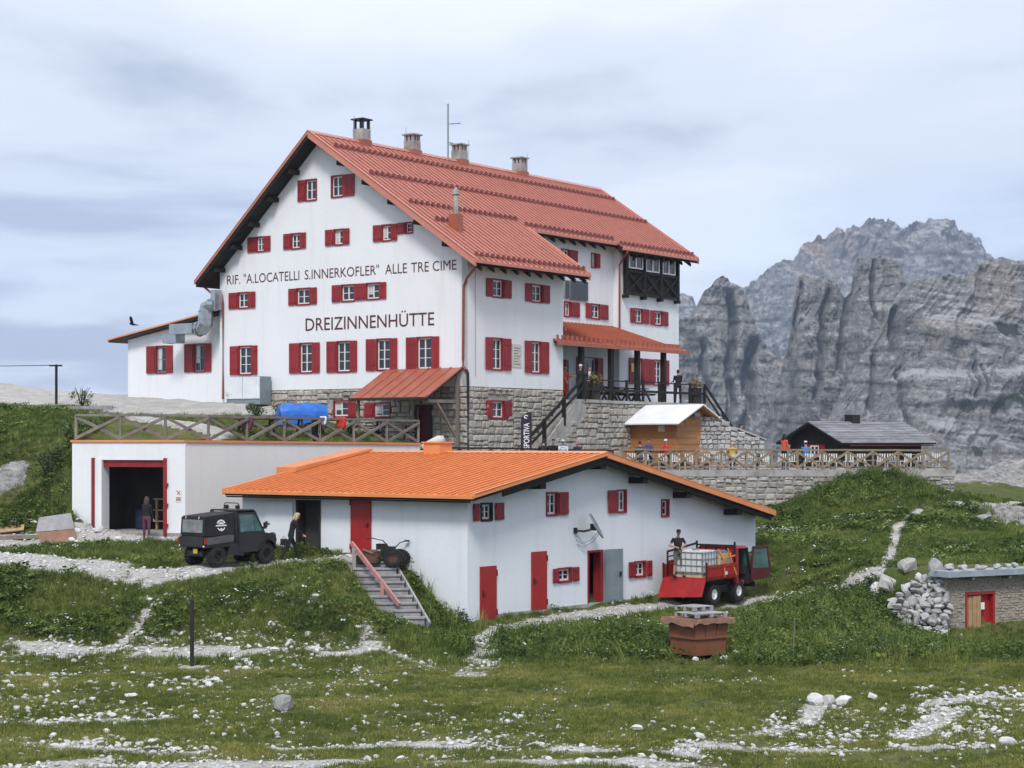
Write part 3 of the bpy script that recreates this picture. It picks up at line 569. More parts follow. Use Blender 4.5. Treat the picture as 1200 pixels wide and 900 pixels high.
class Stones:                                   # every stone an object, up to 300 on one thing
    def __init__(s, parent, mat, rot=.06): s.p, s.mat, s.l, s.rot = parent, mat, [], rot
    def fill(s, fa, a0, a1, z0, z1, hh=.29, wmin=.32, wmax=.62, keep=lambda a, z: True, proud=.05, jit=.015):
        c = a0                                   # short stretches with their own courses
        while c < a1 - .05:
            ce = min(c + random.uniform(1.1, 2.3), a1)
            if a1 - ce < .5: ce = a1
            z = z0
            while z < z1 - .08:
                h = min(hh * random.uniform(.6, 1.35), z1 - z)
                if z1 - z - h < .1: h = z1 - z
                a = c
                while a < ce - .02:
                    wd = random.uniform(wmin, wmax) * random.choice((.7, 1, 1, 1.15)); e = min(a + wd, ce)
                    if ce - e < .15: e = ce
                    if keep((a + e) / 2, z + h / 2): s.l.append((fa, (a + e) / 2, z + h / 2 + random.uniform(-jit, jit), (e - a) * random.uniform(.88, .98) - .012, h * random.uniform(.84, .98) - .012, proud * random.uniform(.5, 1.6)))
                    a = e
                z += h
            c = ce
        return s
    def done(s, maxn=298):
        s.l.sort(key=lambda q: -q[3] * q[4]); inv = MW[s.p.name].inverted(); rest = MB()
        for i, (fa, a, z, wd, h, pr) in enumerate(s.l):
            o_ = fa.w((a, -.06, z)); X = fa.w((a + 1, -.06, z)) - o_; Y = fa.w((a, .94, z)) - o_; k = random.randrange(len(STV)); rot = random.uniform(-s.rot, s.rot)
            mt = Matrix((X, Y, Vector((0, 0, 1)))).transposed().to_4x4(); mt.translation = o_
            mt = mt @ Matrix.Rotation(rot, 4, 'Y') @ Matrix.Diagonal((wd * random.choice((1, -1)), pr + .06, h, 1))
            if i < maxn:
                o = link(bpy.data.objects.new('stone', stonemesh(k, s.mat))); o.parent = s.p; o.matrix_local = inv @ mt
            else: rest.add([mt @ v.co for v in STV[k].vertices], [tuple(p.vertices) for p in STV[k].polygons], raw=True)
        if rest.v: o = rest.build('stone_rows', MATS[s.mat], s.p); o['kind'] = 'stuff'
def textmesh(name, body, mat, parent, fa, a0, a1, z, height, n=.012, depth=.006, bold=0.0, vertical=False, space=1.0):
    cu = bpy.data.curves.new(name, 'FONT'); cu.body = body; cu.size = 1; cu.offset = bold; cu.space_character = space; cu.resolution_u = 3
    ob = bpy.data.objects.new(name, cu); link(ob); bpy.context.view_layer.update()
    me = ob.evaluated_get(bpy.context.evaluated_depsgraph_get()).to_mesh(); vv = [v.co.copy() for v in me.vertices]; ff = [tuple(p.vertices) for p in me.polygons]
    bpy.data.objects.remove(ob); bpy.data.curves.remove(cu)
    x0, x1 = min(v.x for v in vv), max(v.x for v in vv); y1 = max(v.y for v in vv if True); y0 = 0 if not vertical else min(v.y for v in vv)
    capH = .73
    mb = MB(fa); pts = []
    for v in vv:
        s_ = (v.x - x0) / (x1 - x0)
        if not vertical: pts.append((a0 + (a1 - a0) * s_, n, z + v.y / capH * height))
        else: pts.append((a0 + (a1 - a0) * (1 - v.y / capH), n, z + height * s_))
    mb.add(pts, ff); return mb.build(name, mat, parent, noflip=True)
def roofpanels(parent, fr, axis_, c0, c1, ridge, eave, pitch, mat, th=.05, rib=.06, cap=True):
    # ridge / eave: functions of the running coordinate -> (cross, z); axis_ 'u': panels run along v
    n = max(1, int(round((c1 - c0) / pitch))); mk_ = (lambda c, q: (c, q[0], q[1])) if axis_ == 'u' else (lambda c, q: (q[0], c, q[1]))
    for i in range(n):
        x0, x1 = c0 + (c1 - c0) * i / n, c0 + (c1 - c0) * (i + 1) / n; mb = MB(fr); r, e = ridge((x0 + x1) / 2), eave((x0 + x1) / 2); dz = random.uniform(0, .006)
        lo, hi = lambda q: (q[0], q[1] - th), lambda q: (q[0], q[1] + dz)
        mb.hexa([mk_(x0, lo(e)), mk_(x1, lo(e)), mk_(x1, lo(r)), mk_(x0, lo(r)), mk_(x0, hi(e)), mk_(x1, hi(e)), mk_(x1, hi(r)), mk_(x0, hi(r))])
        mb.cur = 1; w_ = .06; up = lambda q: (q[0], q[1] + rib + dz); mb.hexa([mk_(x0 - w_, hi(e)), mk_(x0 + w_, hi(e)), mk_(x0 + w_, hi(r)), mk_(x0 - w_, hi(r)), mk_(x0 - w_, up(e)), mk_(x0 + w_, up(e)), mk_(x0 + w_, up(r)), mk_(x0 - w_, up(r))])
        mb.build('roof_panel', [MATS[mat], MATS[{'roof_red': 'roof_seam_shade', 'roof_orange': 'roof_orange_seam_shade'}.get(mat, 'roof_seam_shade')]], parent)

# ================================================ MAIN HUT
M = MBF; z1s, z2s, z3s = 3.529, 2.857, 3.75
main = thing('mountain_hut', 'big white mountain hut with red roof, red shutters and hut name lettered on its gable', 'building', tuple(M.w((0, 0, -1.3))), M.ang)
GA, RA, SA, TA = Fa(M, 'u', 0.0), Fa(M, 'v', 0.0), Fa(M, 'v', 3.4), Fa(M, 'v', 3.0)
RS, LS, RV, RZ = .6696, .906, 9.14, 15.38
def rz(v): return RZ - RS * (RV - v) if v <= RV else RZ - LS * (v - RV)
def zz1(x, y): return 220 + x / z1s, 120 + y / z1s
def zz2(x, y): return 130 + x / z2s, 330 + y / z2s
def zz3(x, y): return 520 + x / z3s, 180 + y / z3s
def zz4(x, y): return 530 + x / 3.243, 380 + y / 3.243
def zz6(x, y): return 630 + x / 6, 270 + y / 6
def prect(fa, zf, x0, x1, y0, y1):
    (X0, Y0), (X1, Y1) = zf(x0, y0), zf(x1, y1); return fa.rect(X0, X1, Y0, Y1)
def shw(fa, zf, x0, x1, y): return abs(fa.px(*zf(x1, y))[0] - fa.px(*zf(x0, y))[0])
GW = [  # zoom, opening x0 x1 y0 y1, left shutter x0, right shutter x1
 (zz1,486,534,318,406,458,None,1,1),(zz1,594,644,302,392,None,690,1,1),(zz1,284,318,555,618,251,343,1,1),(zz1,427,467,541,606,399,490,1,1),(zz1,604,645,524,590,572,670,1,1),(zz1,802,843,505,573,770,868,1,1),(zz1,899,932,495,541,872,None,0,1),
 (zz1,207,252,785,852,173,281,1,1),(zz1,449,507,768,837,420,535,1,1),(zz1,634,692,753,823,600,None,1,1),(zz1,737,795,746,815,696,822,1,1),
 (zz2,427,472,215,312,401,491,1,2),(zz2,631,676,205,306,600,700,1,2),(zz2,756,803,199,303,725,825,1,2),(zz2,889,937,191,297,857,960,1,2),(zz2,1024,1076,185,294,991,1100,1,2)]
holes = []
for (zf, x0, x1, y0, y1, sl, sr, mu, ba) in GW:
    r = prect(GA, zf, x0, x1, y0, y1); holes.append(holeof(r)); ym = (y0 + y1) / 2
    window(main, GA, r, ('L' if sl else '') + ('R' if sr else ''), shw(GA, zf, sl, x0, ym) if sl else .4, shw(GA, zf, x1, sr, ym) if sr else .4, mu, ba, curtain=random.random() < .2)
wallmesh(main, GA, [(-16, 2.0), (-13.3, 2.0), (-13.3, 2.70), (0, 2.70), (0, rz(0) - .33), (-RV, RZ - .33), (-16, rz(16) - .33)], holes, MATS['plaster'])
# stone storey
bh = [prect(GA, zz2, 746, 797, 398, 453), prect(GA, zz2, 880, 935, 405, 454), prect(GA, zz2, 1022, 1070, 420, 548)]
rh = [prect(RA, zz4, 150, 197, 290, 357)]
SN = -.05
window(main, GA, bh[0], 'R', .4, shw(GA, zz2, 797, 823, 425), 1, 1, depth=.12, curtain=True); window(main, GA, bh[1], 'L', shw(GA, zz2, 852, 880, 425), .4, 1, 1, depth=.12, curtain=True)
window(main, RA, rh[0], 'LR', shw(RA, zz4, 124, 149, 320), shw(RA, zz4, 198, 223, 320), 1, 1, depth=.14)
wallmesh(main, GA, [(-13.3, -1.3), (0, -1.3), (0, 2.69), (-13.3, 2.69)], bh, MATS['mortar'], .4, 'stone_base_wall', SN)
wallmesh(main, RA, [(0.06, -1.3), (8, -1.3), (8, 2.69), (0.06, 2.69)], rh, MATS['mortar'], .4, 'stone_base_wall', SN)
def clear(hs, pad=.12): return lambda a, z: not any(h[0] - pad < a < h[1] + pad and h[2] - pad < z < h[3] + pad for h in hs)
st = Stones(main, 'base_stone')
cg = clear(bh, .2)
st.fill(GA, -13.3, 0, .0, 2.68, .28, .36, .66, keep=lambda a, z: cg(a, z) and z > .9 * (-a) / 6 - 1.2)
st.fill(RA, 0, 8, -1.3, 2.68, .28, .34, .62, keep=clear(rh, .2)); st.done()
part('door', MATS['maroon'], main, GA, lambda m: (m.box(bh[2][0], bh[2][1], -.3, -.22, -.1, bh[2][3])))
part('door_frame', MATS['dark_wood'], main, GA, lambda m: (m.box(bh[2][0] - .08, bh[2][0], -.25, .03, -.1, bh[2][3]), m.box(bh[2][1], bh[2][1] + .08, -.25, .03, -.1, bh[2][3]), m.box(bh[2][0] - .08, bh[2][1] + .08, -.25, .03, bh[2][3], bh[2][3] + .1)))
# long side
RWs = [(zz3,212,262,552,632,185,293,1,1),(zz3,385,432,575,654,357,461,1,1),(zz4,150,191,52,174,124,220,1,2),(zz4,300,337,65,186,274,364,1,2)]
holes = []
for (zf, x0, x1, y0, y1, sl, sr, mu, ba) in RWs:
    r = prect(RA, zf, x0, x1, y0, y1); holes.append(r); ym = (y0 + y1) / 2
    window(main, RA, r, 'LR', shw(RA, zf, sl, x0, ym), shw(RA, zf, x1, sr, ym), mu, ba, curtain=random.random() < .2)
wallmesh(main, RA, [(.352, 2.70), (8, 2.70), (8, rz(0) - .33), (.352, rz(0) - .33)], holes, MATS['plaster'])
part('corner', MATS['plaster'], main, M, lambda m: m.box(.0, .35, -.0005, .3495, 2.70, rz(0) - .331))
r = prect(RA, zz4, 227, 262, 76, 164); part('plaque', MATS['plaque'], main, RA, lambda m: (m.box(r[0], r[1], .004, .03, r[2], r[3])))
lines = MB(RA)
for k in range(7): lines.box(r[0] + .12, r[1] - .12 - .1 * (k % 3), .031, .034, r[3] - .2 - k * .13, r[3] - .17 - k * .13)
lines.build('plaque_lettering', MATS['letter_red'], main)
# middle and far sections of the long side
holes = []
for (x0, x1, y0, y1, sl, sr) in [(165,222,132,215,None,275),(376,409,160,262,None,433),(184,231,500,605,None,290),(376,438,517,622,336,490)]:
    r = prect(SA, zz6, x0, x1, y0, y1); holes.append(r); ym = (y0 + y1) / 2
    window(main, SA, r, ('L' if sl else '') + ('R' if sr else ''), shw(SA, zz6, sl, x0, ym) if sl else .4, shw(SA, zz6, x1, sr, ym), 1, 1)
dr = (12.2, 13.6, 2.25, 4.5); wr = (14.9, 16.3, 3.1, 4.7); holes += [dr, wr]
window(main, SA, wr, 'LR', .6, .6, 1, 1)
part('entrance_door', MATS['red_door'], main, SA, lambda m: m.box(dr[0], dr[1], -.28, -.2, dr[2], dr[3]))
wallmesh(main, SA, [(7.65, 1.8), (18.05, 1.8), (18.05, rz(3.4) - .33), (7.65, rz(3.4) - .33)], holes, MATS['plaster'])
for (x0, x1, y0, y1) in [(181, 210, 352, 476), (222, 341, 357, 492)]:
    r = prect(SA, zz6, x0, x1, y0, y1); part('solar_panel', MATS['glass'], main, SA, lambda m: m.box(r[0], r[1], .06, .11, r[2], r[3])); part('panel_frame', MATS['steel'], main, SA, lambda m: (m.box(r[0] - .03, r[0] - .001, .05, .12, r[2], r[3]), m.box(r[1] + .001, r[1] + .03, .05, .12, r[2], r[3])))
holes = []
for (x0, x1, y0, y1, sl, sr) in [(682,738,550,652,648,778),(822,876,567,668,789,911)]:
    r = prect(TA, zz6, x0, x1, y0, y1); holes.append(r); window(main, TA, r, 'LR', shw(TA, zz6, sl, x0, 600), shw(TA, zz6, x1, sr, 610), 1, 1)
def zz7(x, y): return 640 + x / 6, 390 + y / 6
for (x0, x1, y0, y1, sl, sr) in [(630,676,180,362,580,716),(758,812,190,368,720,858)]:
    r = prect(TA, zz7, x0, x1, y0, y1); holes.append(r); window(main, TA, r, 'LR', shw(TA, zz7, sl, x0, 270), shw(TA, zz7, x1, sr, 270), 1, 2)
r = prect(TA, zz7, 588, 612, 215, 275); part('notice', MATS['yellow_paper'], main, TA, lambda m: m.box(r[0], r[1], .105, .11, r[2], r[3]))
wallmesh(main, TA, [(18.05, -1.3), (24.5, -1.3), (24.5, rz(3.0) - .33), (18.05, rz(3.0) - .33)], holes, MATS['plaster'])
part('wall', MATS['plaster'], main, M, lambda m: (m.box(18.05, 18.4, 3.35, 3.9, 1.8, rz(3.3) - .35)))
part('wall', MATS['plaster'], main, M, lambda m: (m.box(7.65, 7.999, .35, 3.4, 1.8, rz(0) - .34)))
part('wall', MATS['plaster'], main, M, lambda m: m.prism([(24.15, 3.35, -1.3), (24.15, 16, -1.3), (24.15, 16, rz(16) - .34), (24.15, RV, RZ - .34), (24.15, 3.35, rz(3.35) - .34)], (.34, 0, 0)))
part('wall', MATS['plaster'], main, M, lambda m: m.box(.36, 24.14, 15.65, 15.99, .5, rz(16) - .34))
part('floor_slab', MATS['interior'], main, M, lambda m: m.box(.4, 24.1, 3.8, 15.6, 2.3, 2.5))
# enclosed black timber balcony
bx = [prect(TA, zz6, 618, 716, 165, 272), prect(TA, zz6, 738, 832, 182, 297), prect(TA, zz6, 854, 943, 202, 314)]
BA = Fa(M, 'v', 2.78); b0, b1 = TA.px(*zz6(600, 300))[0], TA.px(*zz6(963, 300))[0]; zt_, zb_, zm = rz(2.8) - .42, 8.35, bx[1][2] - .12
bal = part('timber_balcony', MATS['black_wood'], main, BA, lambda m: (m.box(b0, b1, -.2, -.06, zb_, zt_)))
for (r0, r1, r2, r3) in bx:
    f = MB(BA); f.box(r0, r0 + .07, -.05, .03, r2, r3); f.box(r1 - .07, r1, -.05, .03, r2, r3); f.box(r0 + .07, r1 - .07, -.05, .03, r2, r2 + .07); f.box(r0 + .07, r1 - .07, -.05, .03, r3 - .07, r3); mm = (r0 + r1) / 2; f.box(mm - .05, mm + .05, -.05, .03, r2 + .07, r3 - .07)
    f.build('balcony_casement', MATS['white_paint'], bal)
    for q0, q1 in ((r0 + .07, mm - .05), (mm + .05, r1 - .07)): part('pane', MATS['glass'], bal, BA, lambda m: m.box(q0, q1, -.03, -.015, r2 + .07, r3 - .07))
posts = [b0, (bx[0][1] + bx[1][0]) / 2, (bx[1][1] + bx[2][0]) / 2, b1]
for k, a in enumerate(posts): part('post', MATS['black_wood'], bal, BA, lambda m: (m.box(a - .09, a + .09, -.05, .08, zb_ - .05, zt_ - .02), m.box(a - .11, a + .11, -.3, .12, zb_ - .24, zb_ - .06)))
for zz in (zb_ + .03, zm, zt_ - .12): part('rail', MATS['black_wood'], bal, BA, lambda m: [m.box(posts[k] + .091, posts[k + 1] - .091, -.05, .06, zz - .07, zz + .07) for k in range(3)])
for k in range(3):
    p0, p1 = posts[k] + .1, posts[k + 1] - .1
    part('cross_brace', MATS['black_wood'], bal, BA, lambda m: (m.beam((p0, .03, zb_ + .12), (p1, .03, zm - .08), .12, .05, (0, 1, 0)), m.beam((p0, .055, zm - .08), (p1, .055, zb_ + .12), .12, .05, (0, 1, 0))))
# lettering on the gable
for wd_, x0, x1 in (('RIF.', 163, 218), ('"A.LOCATELLI', 232, 462), ('S.INNERKOFLER"', 484, 792), ('ALLE', 817, 907), ('TRE', 924, 998), ('CIME', 1013, 1112)): textmesh('hut_name_lettering', wd_, MATS['letter_red'], main, GA, GA.px(*zz1(x0, 690))[0], GA.px(*zz1(x1, 690))[0], 8.20, .50, bold=.0)
textmesh('hut_name_lettering', 'DREIZINNENH\u00dcTTE', MATS['letter_red'], main, GA, -10.1, -1.97, 5.63, .66, bold=.004)
# roof: dark timber deck, standing-seam panels, snow guards
U0, U1 = -.9, 25.5
deck = MB(M)
def slab(u0, u1, va, vb): deck.hexa([(u0, va, rz(va) - .31), (u1, va, rz(va) - .31), (u1, vb, rz(vb) - .31), (u0, vb, rz(vb) - .31), (u0, va, rz(va) - .055), (u1, va, rz(va) - .055), (u1, vb, rz(vb) - .055), (u0, vb, rz(vb) - .055)])
slab(U0 + .02, 8.74, -1.05, RV); slab(8.74, 17.3, 2.75, RV); slab(17.3, U1 - .02, 2.35, RV); slab(U0 + .02, U1 - .02, RV, 16.85)
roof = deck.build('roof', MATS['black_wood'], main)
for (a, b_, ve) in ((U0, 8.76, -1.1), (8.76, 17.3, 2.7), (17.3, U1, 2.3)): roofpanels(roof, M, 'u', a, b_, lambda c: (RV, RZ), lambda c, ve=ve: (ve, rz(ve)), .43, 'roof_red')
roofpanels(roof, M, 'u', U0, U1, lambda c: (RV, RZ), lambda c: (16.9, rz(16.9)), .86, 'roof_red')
part('ridge_cap', MATS['roof_red'], roof, M, lambda m: (m.hexa([(U0, RV - .2, rz(RV - .2) + .05), (U1, RV - .2, rz(RV - .2) + .05), (U1, RV, RZ + .05), (U0, RV, RZ + .05), (U0, RV - .2, rz(RV - .2) + .07), (U1, RV - .2, rz(RV - .2) + .07), (U1, RV, RZ + .09), (U0, RV, RZ + .09)])))
def verge(u, va, vb, hh=.30): return lambda m: m.hexa([(u - .05, va, rz(va) - hh), (u + .10, va, rz(va) - hh), (u + .10, vb, rz(vb) - hh), (u - .05, vb, rz(vb) - hh), (u - .05, va, rz(va) + .09), (u + .10, va, rz(va) + .09), (u + .10, vb, rz(vb) + .09), (u - .05, vb, rz(vb) + .09)])
part('verge_trim', MATS['roof_red'], roof, M, verge(U0, -1.12, RV)); part('verge_trim', MATS['roof_red'], roof, M, verge(U0, RV + .001, 16.92, .10)); part('verge_trim', MATS['roof_red'], roof, M, verge(U1, 2.28, RV)); part('verge_trim', MATS['roof_red'], roof, M, verge(8.72, -1.12, 2.7))
for (a, b_, ve) in ((U0, 8.76, -1.1), (8.76, 17.3, 2.7), (17.3, U1, 2.3)):
    part('gutter', MATS['roof_red'], roof, M, lambda m: m.box(a, b_, ve - .10, ve + .03, rz(ve) - .16, rz(ve) - .04))
    k = a + .5
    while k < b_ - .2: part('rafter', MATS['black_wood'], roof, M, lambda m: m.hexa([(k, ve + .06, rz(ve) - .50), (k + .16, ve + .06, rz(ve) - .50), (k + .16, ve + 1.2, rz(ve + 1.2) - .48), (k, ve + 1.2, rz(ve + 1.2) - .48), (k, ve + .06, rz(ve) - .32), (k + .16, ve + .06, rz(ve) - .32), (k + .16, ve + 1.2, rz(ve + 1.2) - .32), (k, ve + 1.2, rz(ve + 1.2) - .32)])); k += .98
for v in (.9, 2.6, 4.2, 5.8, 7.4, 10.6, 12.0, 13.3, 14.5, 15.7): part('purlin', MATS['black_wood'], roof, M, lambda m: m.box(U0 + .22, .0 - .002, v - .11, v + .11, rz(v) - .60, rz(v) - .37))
def guards(u0, u1, v, step=.43):
    m = MB(M); u = u0
    while u < u1:
        z = rz(v) + .01; m.hexa([(u, v - .16, z - .10), (u + .2, v - .16, z - .10), (u + .2, v + .02, z), (u, v + .02, z), (u + .02, v - .10, z + .17), (u + .18, v - .10, z + .17), (u + .18, v - .04, z + .17), (u + .02, v - .04, z + .17)]); u += step
    m.box(u0, u1, v - .12, v - .08, rz(v) + .02, rz(v) + .06); o = m.build('snow_guard', MATS['roof_red_dark'], roof); o['kind'] = 'stuff'
for a in ((-.3, 25.3, 8.0), (-.3, 25.3, 5.75), (-.1, 8.9, 3.45), (-.5, 8.6, -.75), (8.9, 17.2, 3.0), (17.4, 25.3, 2.6), (.2, 1.1, 2.1)): guards(*a)
# chimneys
for k, (u, h) in enumerate(((3.2, 1.05), (7.33, .92), (11.47, .92), (17.15, .86))):
    ch = part('chimney', MATS['concrete'], main, M, lambda m: m.box(u - .32, u + .32, RV - .32, RV + .32, RZ - .8, RZ + h * .62)); z0 = RZ + h * .62
    part('chimney_flashing', MATS['roof_rust'], ch, M, lambda m: m.box(u - .37, u + .37, RV - .37, RV + .37, RZ - .6, RZ + .10))
    part('smoke_vent', MATS['black_metal' if k == 0 else 'concrete'], ch, M, lambda m: [m.box(u + a * .24 - .06, u + a * .24 + .06, RV + b_ * .24 - .06, RV + b_ * .24 + .06, z0 + .002, z0 + .30 + .15 * (k == 0)) for a in (-1, 0, 1) for b_ in (-1, 0, 1) if (a, b_) != (0, 0) and (k or a and b_)])
    part('chimney_cap', MATS['black_metal' if k == 0 else 'concrete'], ch, M, lambda m: m.box(u - .40, u + .40, RV - .40, RV + .40, z0 + .302 + .15 * (k == 0), z0 + .37 + .15 * (k == 0)))
ch = part('chimney', MATS['roof_rust'], main, M, lambda m: m.box(.75, 1.25, 1.2, 1.7, 9.6, 10.95)); part('flue', MATS['concrete'], ch, M, lambda m: (m.tube([(1.0, 1.45, 10.9), (1.0, 1.45, 11.9)], .13), m.tube([(1.0, 1.45, 11.9), (1.0, 1.45, 12.05), (1.0, 1.45, 12.25)], [.2, .16, .03])))
ant = part('antenna_mast', MATS['grey_metal'], main, M, lambda m: (m.tube([(10.44, RV, RZ - .3), (10.44, RV, RZ + 3.0)], .045), m.tube([(10.44, RV, RZ + 1.9), (11.1, RV - .35, RZ + 2.0)], .025), m.beam((10.6, RV - .3, RZ + 1.93), (10.6, RV + .12, RZ + 1.93), .03), m.beam((10.85, RV - .42, RZ + 1.97), (10.85, RV - .02, RZ + 1.97), .03), m.tube([(10.44, RV, RZ + .9), (10.75, RV - .1, RZ + .9)], .03)))
for u in (2.6, 6.8, 12.3, 17.9): part('lightning_rod', MATS['grey_metal'], roof, M, lambda m: m.tube([(u, RV, RZ), (u, RV, RZ + 1.25)], .012, 5))
# downpipes
def pipe(pts, mat='copper', r=.06): part('downpipe', MATS[mat], main, M, lambda m: m.tube(pts, r))
pipe([(-.5, -.95, 8.35), (-.35, -.5, 8.0), (-.10, -.02, 7.75), (-.08, .18, 7.4), (-.08, .22, 4.0), (-.08, .2, 3.6), (-.08, .02, 3.45)])
pipe([(-.09, .0, 3.46), (-.09, -.08, 3.3), (-.09, -.09, 2.5), (-.09, -.09, -1.2)], 'black_metal', .07)
pipe([(-.3, 16.8, 8.1), (-.25, 16.3, 7.75), (-.09, 15.75, 7.55), (-.09, 15.7, 7.2), (-.09, 15.7, 2.3)])
pipe([(17.6, 2.2, 10.55), (17.75, 2.6, 10.2), (17.93, 2.92, 9.9), (17.93, 2.92, 9.4), (17.93, 2.92, 6.4)])
pipe([(.55, -.05, 8.3), (.55, -.05, 3.2)], 'grey_metal', .012)
# canopy over the gable door
ue, cz0, cz1 = -2.75, 3.58, 2.16
can = part('door_canopy', MATS['dark_wood'], main, M, lambda m: m.hexa([(ue + .03, .35, cz1 - .14), (-.05, .35, cz0 - .14), (-.05, 4.85, cz0 - .14), (ue + .03, 4.85, cz1 - .14), (ue + .03, .35, cz1 - .05), (-.05, .35, cz0 - .05), (-.05, 4.85, cz0 - .05), (ue + .03, 4.85, cz1 - .05)]))
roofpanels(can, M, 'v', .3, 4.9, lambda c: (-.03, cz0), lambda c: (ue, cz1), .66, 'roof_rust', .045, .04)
part('canopy_gutter', MATS['dark_wood'], can, M, lambda m: m.box(ue - .1, ue, .3, 4.9, cz1 - .13, cz1 - .02))
part('canopy_post', MATS['grey_wood'], can, M, lambda m: m.box(-.35, -.22, .32, .45, -.3, 3.25)); part('canopy_beam', MATS['grey_wood'], can, M, lambda m: (m.box(-2.5, -.1, .40, .55, 1.9, 2.05)))
part('canopy_brace', MATS['tan_wood'], can, M, lambda m: m.beam((-1.8, .47, 1.95), (-.3, .47, .3), .10)); part('canopy_post', MATS['tan_wood'], can, M, lambda m: m.box(-2.45, -2.33, 4.6, 4.72, .0, 2.1))
# porch roof over the entrance terrace
pv, pz, qz = -.3, 5.12, 6.5
por = part('porch_roof', MATS['dark_wood'], main, M, lambda m: m.hexa([(7.1, pv + .05, pz - .16), (19.7, pv + .05, pz - .16), (18.1, 3.38, qz - .16), (8.02, 3.38, qz - .16), (7.1, pv + .05, pz - .06), (19.7, pv + .05, pz - .06), (18.1, 3.38, qz - .06), (8.02, 3.38, qz - .06)]))
n = 28
for i in range(n):
    e0, e1 = 7.05 + 12.75 * i / n, 7.05 + 12.75 * (i + 1) / n; r0, r1 = 8.01 + 10.1 * i / n, 8.01 + 10.1 * (i + 1) / n
    part('roof_panel', MATS['roof_rust'], por, M, lambda m: (m.hexa([(e0, pv, pz - .05), (e1, pv, pz - .05), (r1, 3.37, qz - .05), (r0, 3.37, qz - .05), (e0, pv, pz), (e1, pv, pz), (r1, 3.37, qz), (r0, 3.37, qz)]), m.hexa([(e0, pv, pz), (e0 + .04, pv, pz), (r0 + .04, 3.37, qz), (r0, 3.37, qz), (e0, pv, pz + .05), (e0 + .04, pv, pz + .05), (r0 + .04, 3.37, qz + .05), (r0, 3.37, qz + .05)])))
g = MB(M)
for i in range(28): u = 7.4 + i * .44; g.box(u, u + .2, pv + .28, pv + .44, pz + .1, pz + .34)
for i in range(4): u = 9.2 + i * .44; g.box(u, u + .2, 1.6, 1.76, pz + .72, pz + .95)
o = g.build('snow_guard', MATS['roof_rust'], por); o['kind'] = 'stuff'
part('gutter', MATS['roof_rust'], por, M, lambda m: (m.box(7.0, 19.85, pv - .11, pv - .002, pz - .2, pz - .03)))
for u in (9.5, 12.3, 14.9, 17.6): part('porch_post', MATS['black_wood'], por, M, lambda m: m.box(u - .12, u + .12, -.22, .02, 2.26, pz - .17 + .1))
# ventilation duct at the left corner
zd = lambda x, y, u=-.45: M.onu(*zz2(x, y), u)
def duct(m):
    def bxp(x0, x1, y0, y1, u=-.45, t=.38):
        a = zd(x0, y1, u); b_ = zd(x1, y0, u); m.box(u - t, u + t, a[1], b_[1], a[2], b_[2])
    bxp(212, 288, 140, 178)
    c = [zd(285, 158), zd(305, 158), zd(316, 140), zd(318, 110), zd(322, 85), zd(335, 78), zd(352, 78)]; m.tube(c, [.34, .37, .40, .40, .38, .34, .32], 12)
    bxp(188, 232, 176, 208, -.45, .34); bxp(345, 360, 28, 95, -.4, .25)
part('ventilation_duct', MATS['zinc'], main, M, duct)
part('duct_bands', MATS['steel'], main, M, lambda m: [m.tube([zd(x, y), zd(x + 3 * dx, y + 3 * dy)], .42, 12) for x, y, dx, dy in ((296, 158, 1, 0), (317, 128, 0, -1), (318, 102, 0, -1))])
# ------------------------------------------------ left annex (lean-to)
ax = .6; AA = Fa(M, 'u', ax)
ann = thing('hut_annex', 'low white lean-to annex with two red-shuttered windows left of the big hut', 'building', tuple(M.w((ax, 19, 2.0))), M.ang)
holes = []
for (x0, x1, y0, y1, sl, sr) in [(150, 187, 215, 307, 122, 208), (277, 316, 208, 303, 249, 337)]:
    r = prect(AA, zz2, x0, x1, y0, y1); holes.append(r); window(ann, AA, r, 'LR', shw(AA, zz2, sl, x0, 260), shw(AA, zz2, x1, sr, 260), 1, 1, cas='grey_metal', curtain=True)
aL = AA.px(150, 430)[0]; aZ = lambda a: 5.62 + (a - aL) * .158
wallmesh(ann, AA, [(aL, 1.6), (-16.01, 1.6), (-16.01, aZ(-16)), (aL, aZ(aL))], holes, MATS['plaster'])
part('wall', MATS['plaster'], ann, M, lambda m: m.box(ax + .36, 12, -aL - .35, -aL, 1.6, aZ(aL)))
roa = part('roof', MATS['dark_wood'], ann, AA, lambda m: m.hexa([(aL - .95, .55, aZ(aL - .95) + .02), (-16.02, .55, aZ(-16) + .02), (-16.02, -12, aZ(-16) + .02), (aL - .95, -12, aZ(aL - .95) + .02), (aL - .95, .55, aZ(aL - .95) + .12), (-16.02, .55, aZ(-16) + .12), (-16.02, -12, aZ(-16) + .12), (aL - .95, -12, aZ(aL - .95) + .12)]))
part('roof_sheet', MATS['roof_orange'], roa, AA, lambda m: m.hexa([(aL - 1.0, .6, aZ(aL - 1.0) + .122), (-16.02, .6, aZ(-16) + .122), (-16.02, -12, aZ(-16) + .122), (aL - 1.0, -12, aZ(aL - 1.0) + .122), (aL - 1.0, .6, aZ(aL - 1.0) + .2), (-16.02, .6, aZ(-16) + .2), (-16.02, -12, aZ(-16) + .2), (aL - 1.0, -12, aZ(aL - 1.0) + .2)]))
